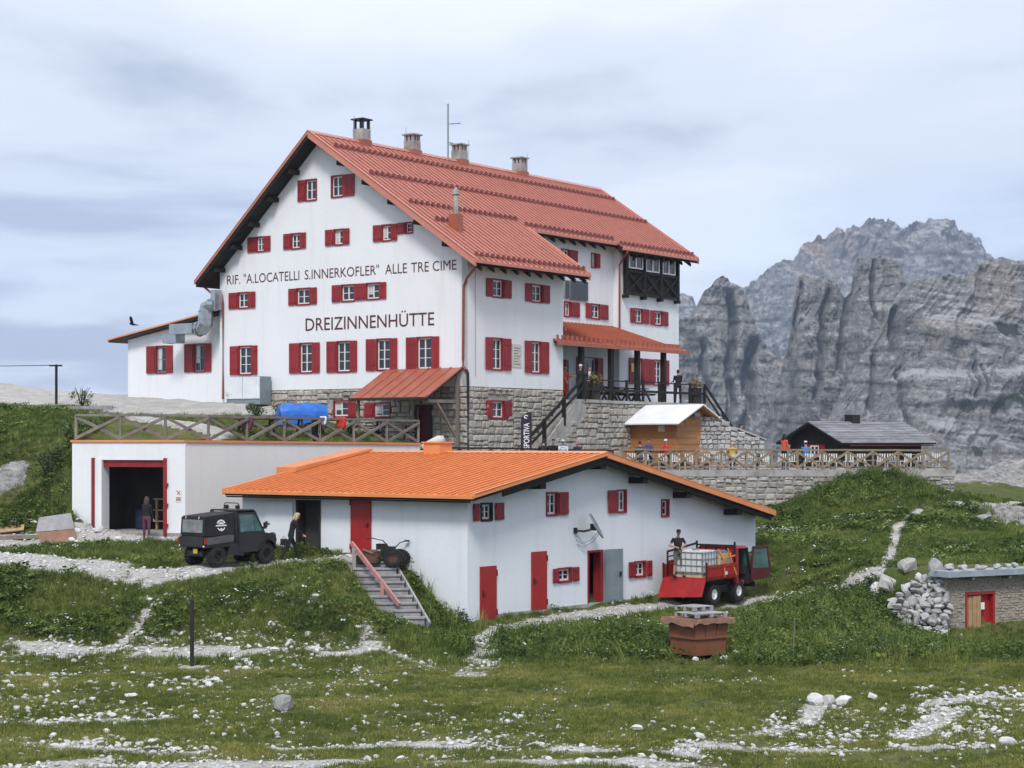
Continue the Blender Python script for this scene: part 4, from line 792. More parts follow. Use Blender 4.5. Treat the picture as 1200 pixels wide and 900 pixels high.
# power cabinet with peeling paint by the corner
c0, c1 = M.onu(*zz2(385, 355), -1.0)[1], M.onu(*zz2(497, 355), -1.0)[1]; ct, cb = M.onu(*zz2(440, 318), -1.0)[2], M.onu(*zz2(440, 392), -1.0)[2]
cab = thing('power_cabinet', 'white metal cabinet with peeling paint at the foot of the gable', 'cabinet', tuple(M.w((-1, (c0 + c1) / 2, cb - .3))), M.ang)
part('housing', MATS['grey_metal'], cab, M, lambda m: m.box(-.95, -.15, c0, c1, cb - .3, ct))
for q0, q1 in ((c0, (c0 + c1) / 2 + .02), ((c0 + c1) / 2 - .02, c1)): part('cabinet_door', MATS['paint_peel'], cab, M, lambda m: m.box(-1.0, -.955, q0, q1, cb, ct - .02))

# ================================================ ENTRANCE TERRACE (stone platform, two stairs, railing)
plat = thing('entrance_terrace', 'raised stone entrance terrace with stairs at both ends under the porch roof', 'terrace', tuple(M.w((14, -.5, -1.3))), M.ang)
PA, PB = Fa(M, 'v', -1.2), Fa(M, 'v', -.95); pt = 2.22
part('platform_core', MATS['mortar'], plat, M, lambda m: (m.box(8.05, 10.4, -1.14, 3.3, -1.4, pt - .16), m.box(10.4, 20.6, -.90, 3.3, -1.4, pt - .16), m.box(18.5, 20.6, -.9, 2.9, -1.4, pt - .16)))
part('platform_slab', MATS['concrete'], plat, M, lambda m: (m.box(7.95, 10.45, -1.28, 3.3, pt - .158, pt), m.box(10.452, 20.7, -1.05, 3.3, pt - .158, pt - .01)))
st = Stones(plat, 'base_stone'); st.fill(PA, 5.2, 10.4, -1.3, pt - .17, .31, .36, .68, keep=lambda a, z: z < -1.0 + (a - 3.4) * .72 - .5 or a > 8.05); st.fill(PB, 10.45, 20.6, -1.3, pt - .17, .31, .36, .68)
st.done()
part('stair_wall', MATS['mortar'], plat, M, lambda m: m.prism([(3.5, -1.13, -1.3), (8.05, -1.13, -1.3), (8.05, -1.13, pt - .2), (7.9, -1.13, pt - .2)], (0, .3, 0)))
part('stair_parapet', MATS['concrete'], plat, M, lambda m: m.prism([(3.0, -1.24, -1.3), (4.4, -1.24, -1.3), (8.2, -1.24, 1.35), (8.2, -1.24, pt - .001), (7.4, -1.24, pt - .001)], (0, .1, 0)))
ns = 15
for i in range(ns): part('step', MATS['concrete'], plat, M, lambda m: m.box(7.94 - (i + 1) * .31, 7.94 - i * .31, -1.1, -.08, -1.3, pt - (i + 1) * .22))
part('stair_rail', MATS['black_wood'], plat, M, lambda m: (m.beam((3.3, -1.19, .28), (8.1, -1.19, 3.3), .08, .16), m.beam((3.3, -1.19, -.12), (8.1, -1.19, 2.85), .06, .12)))
for u in (4.6, 6.3, 8.1): part('rail_post', MATS['black_wood'], plat, M, lambda m: m.box(u - .07, u + .07, -1.28, -1.12, -1.2 + (u - 3.2) * .68, .28 + (u - 3.3) * .63 + .1))
for z in (pt + .55, pt + 1.0): part('railing', MATS['black_wood'], plat, M, lambda m: m.box(8.2, 20.55, -1.0, -.92, z - .07 * (z < pt + .9) - .02, z + .04))
k = 9.2
while k < 20.6: part('rail_post', MATS['black_wood'], plat, M, lambda m: m.box(k - .06, k + .06, -1.02, -.92, pt, pt + 1.08)); k += 1.63
# far stair, running down beyond the end of the platform
for i in range(14): part('step', MATS['concrete'], plat, M, lambda m: m.box(20.7 + i * .3, 21.0 + i * .3, -.95, .4, -1.35, pt - (i + 1) * .235))
part('stair_rail', MATS['black_wood'], plat, M, lambda m: (m.beam((20.55, -.98, 3.25), (24.9, -.98, .05), .07, .13), m.beam((20.55, -.98, 2.8), (24.9, -.98, -.42), .06, .1)))
for u in (20.55, 22.6, 24.7): part('rail_post', MATS['black_wood'], plat, M, lambda m: m.box(u - .06, u + .06, -1.04, -.92, 2.05 - (u - 20.6) * .76, 3.3 - (u - 20.55) * .735))
# rough stone cheek of the far stair
sw = thing('stair_side_wall', 'rough white rubble wall beside the far stair, right of the kiosk', 'stone wall', tuple(P(845, 549, 99)), 0)
SWf = Fa(Wf(tuple(P(812, HZ, 99)), R(12)), 'v', 0.0)
tw = lambda a: min(1.45, 1.45 - (a - 1.4) * .62) if a < 2.6 else .70 - (a - 2.6) * .36
part('wall_core', MATS['mortar'], sw, SWf, lambda m: m.prism([(-.1, -.05, -1.4), (3.9, -.05, -1.4), (3.9, -.05, .12), (2.6, -.05, .55), (1.4, -.05, 1.35), (-.1, -.05, 1.35)], (0, -.5, 0)))
st = Stones(sw, 'white_stone', .28); st.fill(SWf, -.1, 3.9, -1.35, 1.42, .24, .22, .44, keep=lambda a, z: z < tw(a) - .1, proud=.07); st.done()
part('coping', MATS['concrete'], sw, SWf, lambda m: m.beam((2.4, -.3, .80), (4.0, -.3, .22), .6, .08))

# ================================================ FENCES
def xfence(name, label, pts, h, bays, mat, z0=None, low=False, extra=None):
    p = [Vector(q) for q in pts]; t = thing(name, label, 'fence', tuple((p[0] + p[-1]) / 2))
    tot = sum((b_ - a).length for a, b_ in zip(p[:-1], p[1:]))
    def at(s):
        for a, b_ in zip(p[:-1], p[1:]):
            l = (b_ - a).length
            if s <= l + 1e-6: return a.lerp(b_, s / l)
            s -= l
        return p[-1]
    st_ = [at(tot * i / bays) for i in range(bays + 1)]
    for i, q in enumerate(st_):
        tl = random.uniform(-.02, .02); part('post', MATS[mat], t, WORLD, lambda m: m.beam(q, q + Vector((tl, 0, h + random.uniform(-.02, .03))), .10))
    for i in range(bays):
        a, b_ = st_[i], st_[i + 1]; nrm = (b_ - a).cross(Vector((0, 0, 1))).normalized() * .055; s0 = .04
        part('top_rail', MATS[mat], t, WORLD, lambda m: m.beam(a + Vector((0, 0, h - .02)) + nrm * .2, b_ + Vector((0, 0, h - .02 + random.uniform(-.015, .015))) + nrm * .2, .11, .09))
        part('brace', MATS[mat], t, WORLD, lambda m: m.beam(a + Vector((0, 0, .06)) + nrm, b_ + Vector((0, 0, h - .1)) + nrm, .06, .115))
        part('brace', MATS[mat], t, WORLD, lambda m: m.beam(a + Vector((0, 0, h - .1)) - nrm * .2, b_ + Vector((0, 0, .06)) - nrm * .2, .06, .115))
        if low: part('bottom_rail', MATS[mat], t, WORLD, lambda m: m.beam(a + Vector((0, 0, .08)) - nrm, b_ + Vector((0, 0, .08)) - nrm, .06, .08))
    return t
nud = Vector((0, .18, 0))
xfence('garage_roof_fence', 'weathered grey wooden cross-braced fence along the garage roof terrace', [P(88, 515.5, 77) + nud, P(217, 516.5, 75) + nud, P(490, 519.5, 85.9) + nud], 1.02, 9, 'grey_wood')
xfence('patio_fence', 'long brown cross-braced wooden fence along the top of the stone patio wall', [P(727, 549, 95) + nud * 0, P(1112, 550, 95)], .96, 13, 'tan_wood', low=True)
xfence('low_patio_rail', 'thin dark wooden rail behind the orange roof at the hut corner', [P(500, 548, 87.5), P(600, 548, 90.6), P(718, 550, 94.2)], .92, 6, 'dark_wood')

# ================================================ GARAGE WALL under the left terrace
gar = thing('garage', 'white concrete garage under the terrace with wide dark open doorway', 'garage', tuple(P(150, 625, 76)))
fG = Wf((G0.x, G0.y, 0), math.atan2(G1.y - G0.y, G1.x - G0.x))
class LineFa:                                   # wall face along a line between two ground points
    def __init__(s, a, b_): s.a = Vector((a.x, a.y, 0)); s.d = (Vector((b_.x, b_.y, 0)) - s.a); s.len = s.d.length; s.d.normalize(); s.n = Vector((s.d.y, -s.d.x, 0))
    def w(s, p): return s.a + s.d * p[0] + s.n * p[1] + Vector((0, 0, p[2]))
    def px(s, x, y):
        r = P(x, y, 1.0); t = s.a.dot(s.n) / r.dot(s.n); q = r * t - s.a; return q.dot(s.d), r.z * t
    def rect(s, x0, x1, y0, y1):
        xm, ym = (x0 + x1) / 2, (y0 + y1) / 2; return s.px(x0, ym)[0], s.px(x1, ym)[0], s.px(xm, y1)[1], s.px(xm, y0)[1]
LA, LBw = LineFa(G0, G1), LineFa(G1, G2)
dr = LA.rect(119.5, 192, 545, 623); z0g = -3.75
hole = (dr[0], dr[1], dr[2] - .05, LA.px(150, 539)[1])
wallmesh(gar, LA, [(-.1, z0g - .6), (LA.len, z0g - .6), (LA.len, .05), (-.1, .08)], [hole], MATS['plaster'], .3)
wallmesh(gar, LBw, [(.0, z0g - .6), (LBw.len, z0g - .6), (LBw.len, -.06), (.0, .05)], [], MATS['plaster_warm'], .3)
part('coping', MATS['roof_orange'], gar, LA, lambda m: m.box(-.15, LA.len, -.35, .06, .06, .15)); part('coping', MATS['roof_orange'], gar, LBw, lambda m: m.hexa([(0, .06, .05), (LBw.len, .06, -.055), (LBw.len, -.35, -.055), (0, -.35, .05), (0, .06, .145), (LBw.len, .06, .04), (LBw.len, -.35, .04), (0, -.35, .145)]))
part('door_header', MATS['red_paint'], gar, LA, lambda m: m.box(hole[0] + .001, hole[1] - .001, -.25, -.1, hole[3] - .28, hole[3] - .001))
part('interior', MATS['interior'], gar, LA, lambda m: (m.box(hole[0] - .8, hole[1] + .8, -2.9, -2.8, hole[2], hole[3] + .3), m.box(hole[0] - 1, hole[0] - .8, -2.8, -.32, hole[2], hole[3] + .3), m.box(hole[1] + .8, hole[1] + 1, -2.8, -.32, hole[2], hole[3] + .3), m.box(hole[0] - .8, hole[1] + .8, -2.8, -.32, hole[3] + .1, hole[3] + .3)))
sz_ = lambda a, n: float(highT(np.array([LA.w((a, n, 0)).x]), np.array([LA.w((a, n, 0)).y]))[0])
part('roof_slab', MATS['ground'], gar, LA, lambda m: m.hexa([(.0, -.31, -.5), (4.9, -.31, -.5), (4.9, -3.3, -.5), (.0, -3.3, -.5), (.0, -.31, .0), (4.9, -.31, .0), (4.9, -3.3, sz_(4.9, -3.3) - .02), (.0, -3.3, sz_(0, -3.3) - .02)]))
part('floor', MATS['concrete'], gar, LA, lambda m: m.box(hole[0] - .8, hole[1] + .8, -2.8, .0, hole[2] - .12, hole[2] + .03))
part('reveal', MATS['plaster'], gar, LA, lambda m: (m.box(hole[0] - .32, hole[0] - .001, .001, .03, hole[2], hole[3] + .04), m.box(hole[0] - .001 - .02, hole[0], -.5, -.3, hole[2], hole[3])))
for a in (hole[0] - .38, hole[1] + .09): part('door_rail', MATS['red_paint'], gar, LA, lambda m: (m.box(a - .06, a + .06, .005, .1, hole[2] - .1, hole[3] + .08)))
for z in (-1.6, -2.4, -3.2): part('door_hinge', MATS['red_paint'], gar, LA, lambda m: m.box(hole[1] + .12, hole[1] + .22, .02, .09, z - .06, z + .06))
# shelving and barrels inside
gsh = thing('storage_shelf', 'rough wooden shelf rack inside the dark garage', 'shelf', tuple(LA.w(((hole[0] + hole[1]) / 2, -2.3, hole[2]))))
ac = (hole[0] + hole[1]) / 2
for a in (ac - .4, ac + .5, ac + 1.1): part('upright', MATS['pine'], gsh, LA, lambda m: m.box(a - .05, a + .05, -2.4, -2.3, hole[2] + .04, hole[2] + 1.3))
for z in (.35, .8, 1.25): part('shelf_board', MATS['pine'], gsh, LA, lambda m: m.box(ac - .5, ac + 1.2, -2.6, -2.2, hole[2] + z, hole[2] + z + .05))
onemesh('storage_drum', 'blue plastic drum inside the garage by the left jamb', 'drum', MATS['c_navy'], LA, lambda m: m.lathe((hole[0] + .45, -2.2, hole[2] + .04), (0, 0, 1), [(0, .0), (0, .27), (.05, .29), (.25, .28), (.3, .3), (.55, .3), (.6, .28), (.8, .29), (.85, .27), (.85, 0)]), base=(hole[0] + .45, -2.2, hole[2] + .04), smooth=True)
sg = LA.rect(206, 213, 574, 588); sgn = thing('warning_sign', 'small white and red warning sign right of the garage door', 'sign', tuple(LA.w(((sg[0] + sg[1]) / 2, .02, sg[2]))))
part('plate', MATS['white_paint'], sgn, LA, lambda m: m.box(sg[0], sg[1], .005, .02, sg[2], sg[3]))
part('print', MATS['red_door'], sgn, LA, lambda m: (m.box(sg[0] + .03, sg[1] - .03, .021, .024, sg[2] + .05, sg[2] + .10), m.box(sg[0] + .03, sg[1] - .03, .021, .024, sg[2] + .13, sg[2] + .17), m.beam((sg[0] + .05, .023, sg[3] - .03), (sg[1] - .05, .023, sg[3] - .2), .03, .004, (0, 1, 0)), m.beam((sg[1] - .05, .023, sg[3] - .03), (sg[0] + .08, .023, sg[3] - .2), .02, .004, (0, 1, 0))))

# ================================================ PATIO RETAINING WALL (right)
pw = thing('patio_retaining_wall', 'long grey stone retaining wall below the patio fence', 'stone wall', tuple(P(920, 600, 95)))
PW = LineFa(W0, W1)
part('wall_core', MATS['mortar'], pw, PW, lambda m: (m.box(-.6, PW.len, -.5, .0, -5, -1.62), m.box(PW.len - .5, PW.len, -18, -.501, -5, -1.34)))
part('wall_cap', MATS['concrete'], pw, PW, lambda m: m.box(-.6, PW.len + .06, -.5, .08, -1.618, -1.30))
part('patio_slab', MATS['concrete'], pw, PW, lambda m: m.box(.2, PW.len - .02, -1.6, -.502, -1.6, -1.31))
st = Stones(pw, 'wall_stone'); st.fill(PW, -.4, PW.len, -3.75, -1.63, .27, .36, .66, keep=lambda a, z: z > -3.6 + .055 * a, proud=.07, jit=.03); st.done()

# ================================================ LOWER HUT (orange roof)
Lh = LB; lz = -6.3
low = thing('lower_hut', 'long low white outbuilding with bright orange metal roof and red doors', 'building', tuple(Lh.w((0, 0, lz))), Lh.ang)
LG, LL = Fa(Lh, 'v', 0.0), Fa(Lh, 'u', 0.0)
ru, rz0, le, re_, lez, rez = 6.9, -.34, -.65, 18.75, -1.69, -2.76
def lroof(u): return rz0 + (u - ru) * ((lez - rz0) / (le - ru)) if u <= ru else rz0 + (u - ru) * ((rez - rz0) / (re_ - ru))
def zl3(x, y): return 480 + x / 2.727, 530 + y / 2.727
def zl7(x, y): return 540 + x / 5, 560 + y / 5
def zl2(x, y): return 200 + x / 3.75, 500 + y / 3.75
wins = [(zl7, 116, 183, 148, 250, 76, 244, .10), (zl7, 500, 566, 85, 220, None, 622, .0), (zl3, 662, 692, 120, 192, 632, None, .0), (zl3, 804, 828, 151, 205, None, None, .0), (zl7, 569, 647, 527, 610, 536, 685, .0), (zl3, 719, 754, 348, 398, 698, 770, .0), (zl3, 836, 868, 343, 392, 820, None, 0)]
holes = []
for i, (zf, x0, x1, y0, y1, sl, sr, gp) in enumerate(wins):
    r = prect(LG, zf, x0, x1, y0, y1); holes.append(r); ym = (y0 + y1) / 2
    window(low, LG, r, ('L' if sl else '') + ('R' if sr else ''), (shw(LG, zf, sl, x0, ym) - (.05 if gp else 0)) if sl else .4, (shw(LG, zf, x1, sr, ym) - gp) if sr else .4, 1 if i not in (3,) else 0, 1, lining='dark_wood' if i == 0 else 'red_paint', depth=.14, gap=gp if i == 0 else 0)
d3 = prect(LG, zl7, 742, 832, 423, 738); holes.append(d3)
wallmesh(low, LG, [(0, -5.78), (18.6, -5.78), (18.6, lroof(18.6) - .22), (ru, rz0 - .22), (0, lroof(0) - .22)], holes, MATS['plaster_low'])
part('foundation', MATS['concrete'], low, LG, lambda m: m.box(1.6, 18.65, -.3, .05, -6.5, -5.782)); part('foundation', MATS['plaster_low'], low, LG, lambda m: m.box(0, 1.598, -.3, -.001, -6.6, -5.782))
d1 = prect(LG, zl7, 110, 203, 517, 835); d2 = prect(LG, zl7, 411, 498, 431, 772)
def slabdoor(r, fa, parent, mat='red_door', hs=-1):
    d = part('door', MATS[mat], parent, fa, lambda m: m.box(r[0], r[1], .004, .06, r[2], r[3]))
    ha = r[0] + .12 if hs < 0 else r[1] - .12; hz_ = r[2] + (r[3] - r[2]) * .5
    part('handle', MATS['black_metal'], d, fa, lambda m: (m.box(ha - .03, ha + .03, .061, .075, hz_ - .12, hz_ + .1), m.box(ha - (.0 if hs < 0 else .14), ha + (.14 if hs < 0 else 0), .09, .115, hz_ - .012, hz_ + .012), m.box(ha - .012, ha + .012, .075, .09, hz_ - .012, hz_ + .012)))
    for zz in (r[2] + .25, r[3] - .25): part('hinge', MATS['maroon'], d, fa, lambda m: m.box(r[1] - .02, r[1] + .03, .02, .08, zz - .1, zz + .1) if hs < 0 else m.box(r[0] - .03, r[0] + .02, .02, .08, zz - .1, zz + .1))
slabdoor(d1, LG, low); slabdoor(d2, LG, low)
part('door_frame', MATS['red_paint'], low, LG, lambda m: (m.box(d3[0] - .001, d3[0] + .07, -.3, .03, d3[2], d3[3]), m.box(d3[1] - .18, d3[1] + .001, -.3, .03, d3[2], d3[3]), m.box(d3[0] + .071, d3[1] - .181, -.3, .03, d3[3] - .08, d3[3])))
lf = prect(LG, zl3, 620, 663, 314, 482)
dd = part('open_door', MATS['grey_metal'], low, LG, lambda m: m.hexa([(d3[1] + .03, .05, d3[2]), (lf[1], .22, d3[2]), (lf[1], .27, d3[2]), (d3[1] + .03, .1, d3[2]), (d3[1] + .03, .05, d3[3]), (lf[1], .22, d3[3]), (lf[1], .27, d3[3]), (d3[1] + .03, .1, d3[3])]))
part('handle', MATS['black_metal'], dd, LG, lambda m: (m.box(lf[1] - .2, lf[1] - .12, .25, .3, d3[2] + .95, d3[2] + 1.12)))
part('interior', MATS['interior'], low, Lh, lambda m: (m.box(4, 12, 3.0, 3.1, -5.9, -3.2), m.box(4, 12, .36, 3, -5.85, -5.8), m.box(4, 12, .36, 3, -3.3, -3.2), m.box(.36, .45, 6, 9, -4.1, -1.8)))
# left side
dk = prect(LL, zl2, 553, 660, 322, 560); rd = prect(LL, zl2, 795, 883, 302, 560); gd = prect(LL, zl2, 420, 546, 330, 556)
wallmesh(low, LL, [(-10.7, -6.4), (-.352, -6.4), (-.352, lroof(0) - .22), (-10.7, lroof(0) - .22)], [dk], MATS['plaster_low'])
part('corner', MATS['plaster_low'], low, Lh, lambda m: m.box(-.0005, .349, .0005, .351, -6.4, lroof(0) - .221))
part('wall', MATS['plaster_low'], low, Lh, lambda m: m.prism([(.36, 10.35, -6.4), (18.6, 10.35, -6.4), (18.6, 10.35, lroof(18.6) - .23), (ru, 10.35, rz0 - .23), (.36, 10.35, lroof(.36) - .23)], (0, .34, 0)))
part('wall', MATS['plaster_low'], low, Lh, lambda m: m.box(18.25, 18.595, .36, 10.34, -6.5, lroof(18.6) - .23))
slabdoor(rd, LL, low, 'red_door', 1)
g = part('door', MATS['plaster_low'], low, LL, lambda m: m.box(gd[0], gd[1] - .06, .02, .07, gd[2], gd[3])); part('handle', MATS['black_metal'], g, LL, lambda m: (m.box(gd[0] + .06, gd[0] + .14, .071, .1, gd[2] + .95, gd[2] + 1.15), m.box(gd[0] + .1, gd[0] + .28, .1, .12, gd[2] + 1.06, gd[2] + 1.09)))
part('door_frame', MATS['dark_wood'], low, LL, lambda m: (m.box(dk[0] - .001, dk[0] + .1, -.3, .05, dk[2], dk[3]), m.box(dk[1] - .06, dk[1] + .001, -.3, .05, dk[2], dk[3]), m.box(dk[0] + .101, dk[1] - .061, -.3, .05, dk[3] - .08, dk[3])))
part('interior', MATS['interior'], low, LL, lambda m: (m.box(dk[0] - .5, dk[1] + .5, -2.5, -2.4, dk[2], dk[3] + .2), m.box(dk[0] - .6, dk[0] - .5, -2.5, -.36, dk[2], dk[3] + .2), m.box(dk[1] + .5, dk[1] + .6, -2.5, -.36, dk[2], dk[3] + .2), m.box(dk[0] - .6, dk[1] + .6, -2.5, -.36, dk[2] - .1, dk[2] + .02)))
# roof
v0, v1 = -.8, 11.0
deck = MB(Lh)
for ua, ub in ((le + .03, ru), (ru, re_ - .03)): deck.hexa([(ua, v0 + .03, lroof(ua) - .2), (ub, v0 + .03, lroof(ub) - .2), (ub, v1 - .03, lroof(ub) - .2), (ua, v1 - .03, lroof(ua) - .2), (ua, v0 + .03, lroof(ua) - .06), (ub, v0 + .03, lroof(ub) - .06), (ub, v1 - .03, lroof(ub) - .06), (ua, v1 - .03, lroof(ua) - .06)])
lro = deck.build('roof', MATS['black_wood'], low)
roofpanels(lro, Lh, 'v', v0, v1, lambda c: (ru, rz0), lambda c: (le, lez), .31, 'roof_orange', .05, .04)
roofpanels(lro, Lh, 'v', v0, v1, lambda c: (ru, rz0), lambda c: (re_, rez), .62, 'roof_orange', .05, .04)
part('ridge_cap', MATS['roof_orange'], lro, Lh, lambda m: m.hexa([(ru - .2, v0, lroof(ru - .2) + .045), (ru + .2, v0, lroof(ru + .2) + .045), (ru + .2, v1, lroof(ru + .2) + .045), (ru - .2, v1, lroof(ru - .2) + .045), (ru - .01, v0, rz0 + .08), (ru + .01, v0, rz0 + .08), (ru + .01, v1, rz0 + .08), (ru - .01, v1, rz0 + .08)]))
def lverge(ua, ub, v, hh): return lambda m: m.hexa([(ua, v - .06, lroof(ua) - hh), (ub, v - .06, lroof(ub) - hh), (ub, v + .06, lroof(ub) - hh), (ua, v + .06, lroof(ua) - hh), (ua, v - .06, lroof(ua) + .06), (ub, v - .06, lroof(ub) + .06), (ub, v + .06, lroof(ub) + .06), (ua, v + .06, lroof(ua) + .06)])
part('verge_trim', MATS['roof_orange'], lro, Lh, lverge(ru, re_ + .05, v0, .17)); part('verge_trim', MATS['roof_orange'], lro, Lh, lverge(le - .03, ru - .002, v0, .09)); part('verge_trim', MATS['roof_orange'], lro, Lh, lverge(le - .03, ru, v1, .15))
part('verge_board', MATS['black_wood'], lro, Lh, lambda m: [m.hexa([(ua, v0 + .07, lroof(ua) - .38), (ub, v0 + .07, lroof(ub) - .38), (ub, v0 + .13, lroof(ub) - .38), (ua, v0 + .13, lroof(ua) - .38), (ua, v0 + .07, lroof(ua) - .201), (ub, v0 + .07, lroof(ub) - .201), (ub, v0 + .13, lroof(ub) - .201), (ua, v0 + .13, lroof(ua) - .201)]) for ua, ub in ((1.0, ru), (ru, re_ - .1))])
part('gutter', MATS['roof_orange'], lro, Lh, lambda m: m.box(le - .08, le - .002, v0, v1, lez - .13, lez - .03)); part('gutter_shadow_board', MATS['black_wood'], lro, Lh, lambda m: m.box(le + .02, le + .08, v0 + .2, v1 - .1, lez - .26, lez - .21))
for u in (3.3, 6.9, 9.6, 12.6, 16.3): part('purlin', MATS['black_wood'], lro, Lh, lambda m: m.box(u - .17, u + .17, v0 + .14, -.004, lroof(u) - .58, lroof(u) - .36))
part('raised_roof_edge', MATS['roof_orange'], lro, Lh, lambda m: (m.hexa([(2.6, v1 - .5, lroof(2.6) + .05), (ru, v1 - .5, rz0 + .06), (ru, v1 + .55, rz0 - .1), (2.6, v1 + .55, lroof(2.6) - .1), (2.6, v1 - .5, lroof(2.6) + .22), (ru, v1 - .5, rz0 + .16), (ru, v1 + .55, rz0 + .16), (2.6, v1 + .55, lroof(2.6) + .22)])))
cq = Lh.hit(514, 531, (1, 0, 0), ru); part('chimney', MATS['roof_orange'], low, Lh, lambda m: (m.box(ru - .4, ru + .3, cq[1] - .42, cq[1] + .42, rz0 - .1, rz0 + .36), m.box(ru - .46, ru + .36, cq[1] - .48, cq[1] + .48, rz0 + .36, rz0 + .42)))
# satellite internet dish on the gable
mt = LG.px(*zl3(527, 250)); ds = thing('satellite_dish', 'flat grey satellite dish on a wall arm beside the upper windows', 'satellite dish', tuple(LG.w((mt[0], .0, mt[1]))), Lh.ang)
part('wall_bracket', MATS['black_metal'], ds, LG, lambda m: m.box(mt[0] - .07, mt[0] + .07, .005, .08, mt[1] - .1, mt[1] + .1))
cc = Vector((mt[0] + .52, .50, mt[1] + .12)); part('arm', MATS['black_metal'], ds, LG, lambda m: (m.tube([(mt[0], .08, mt[1]), (mt[0] + .2, .27, mt[1] - .03), (mt[0] + .38, .4, mt[1] + .02), cc], .04), m.box(cc.x - .12, cc.x + .02, cc.y - .1, cc.y + .1, cc.z - .12, cc.z + .12)))
nrm = Vector((.40, .78, .48)).normalized(); tx = nrm.cross(Vector((0, 0, 1))).normalized(); ty = tx.cross(nrm)
part('dish', MATS['steel'], ds, LG, lambda m: m.add([cc + nrm * (.06 + .05 * k) + tx * (.30 * math.cos(q * math.pi / 12)) + ty * (.50 * math.sin(q * math.pi / 12)) for k in (0, 1) for q in range(24)], [tuple(range(24))[::-1], tuple(range(24, 48))] + [(q, (q + 1) % 24, 24 + (q + 1) % 24, 24 + q) for q in range(24)]))
part('cable', MATS['grey_metal'], ds, LG, lambda m: (m.tube([(mt[0] + .05, .03, mt[1] - .3), (mt[0] + .3, .1, mt[1] - .48), (mt[0] + .6, .3, mt[1] - .35), (mt[0] + .7, .6, mt[1])], .012, 5), m.tube([(mt[0] + .1, .03, mt[1] - .5), (mt[0] + .45, .1, mt[1] - .62), (mt[0] + .75, .3, mt[1] - .4), (mt[0] + .75, .65, mt[1])], .012, 5)))

# ================================================ KIOSK
kz = -1.3; KF = Fr(793, 97.3, 45); kio = thing('wooden_kiosk', 'small brown wooden sales kiosk with white metal roof on the patio', 'kiosk', tuple(KF.w((0, 0, kz))), KF.ang)
ku, kv, kt, kr = 3.4, 4.1, 1.17, 2.02      # gable width, length, eave and ridge height
kg = lambda u: kt - .12 + (kr - kt) * (1 - abs(u - ku / 2) / (ku / 2))
part('wall', MATS['kiosk_wood'], kio, KF, lambda m: m.prism([(.3, .3, kz), (ku - .3, .3, kz), (ku - .3, .3, kg(ku - .3)), (ku / 2, .3, kg(ku / 2)), (.3, .3, kg(.3))], (0, .1, 0)))
part('wall', MATS['kiosk_wood'], kio, KF, lambda m: m.box(.3, .4, .401, kv - .3, kz, kg(.35)))
for k, z in enumerate(np.arange(kz + .95, kt + .35, .33)): part('plank', MATS['kiosk_wood'], kio, KF, lambda m: (m.box(.26, .299, .3, kv - .3, z, z + .31) if z < kt - .25 else m.box(.8 + .3 * (k % 2), ku - .9, .27, .299, z, z + .31), m.box(.35, ku - .35, .26, .298, z, z + .31)) if z < kt - .25 else m.box(1.0, ku - 1.0, .26, .298, z, min(z + .31, kr - .4)))
part('back_wall', MATS['kiosk_wood'], kio, KF, lambda m: m.box(.4, ku - .3, kv - .4, kv - .3, kz, kg(.4)))
kro = part('roof', MATS['kiosk_wood'], kio, KF, lambda m: [m.hexa([(a, -.3, za - .12), (b_, -.3, zb - .12), (b_, kv, zb - .12), (a, kv, za - .12), (a, -.3, za - .05), (b_, -.3, zb - .05), (b_, kv, zb - .05), (a, kv, za - .05)]) for a, b_, za, zb in ((-.25, ku / 2, kt - .12, kr), (ku / 2, ku + .25, kr, kt - .12))])
for (a, b_, za, zb) in ((-.3, ku / 2, kt - .14, kr), (ku / 2, ku + .3, kr, kt - .14)): part('roof_sheet', MATS['sheet_white'], kro, KF, lambda m: m.hexa([(a, -.36, za - .048), (b_, -.36, zb - .048), (b_, kv + .05, zb - .048), (a, kv + .05, za - .048), (a, -.36, za + .01), (b_, -.36, zb + .01), (b_, kv + .05, zb + .01), (a, kv + .05, za + .01)]))
part('counter', MATS['kiosk_wood'], kio, KF, lambda m: (m.box(-.45, .25, .4, kv - .5, kz + .92, kz + 1.0), m.box(-.4, -.34, .4, kv - .5, kz, kz + .92)))
for z in (kz + .15, kz + .85): part('front_rail', MATS['kiosk_wood'], kio, KF, lambda m: m.box(.3, ku - .4, -.08, .0, z - .05, z + .05))
for i in range(4): u = .4 + i * .72; part('front_brace', MATS['kiosk_wood'], kio, KF, lambda m: (m.beam((u, -.04, kz + .15), (u + .36, -.04, kz + .85), .07), m.beam((u + .36, -.045, kz + .85), (u + .72, -.045, kz + .15), .07)))
part('floodlight', MATS['grey_metal'], kio, KF, lambda m: m.box(1.3, 1.75, -.1, .1, kt + .22, kt + .42))
part('price_board', MATS['plaque'], kio, KF, lambda m: m.box(.24, .255, 1.0, 1.45, kt - .55, kt - .15))

# ================================================ BLACK TIMBER HUT
BF = Fr(985, 103, 52); bz = -1.35; bh_ = thing('black_timber_hut', 'black timber hut with grey wooden shingle roof at the patio edge', 'hut', tuple(BF.w((0, 0, bz))), BF.ang)
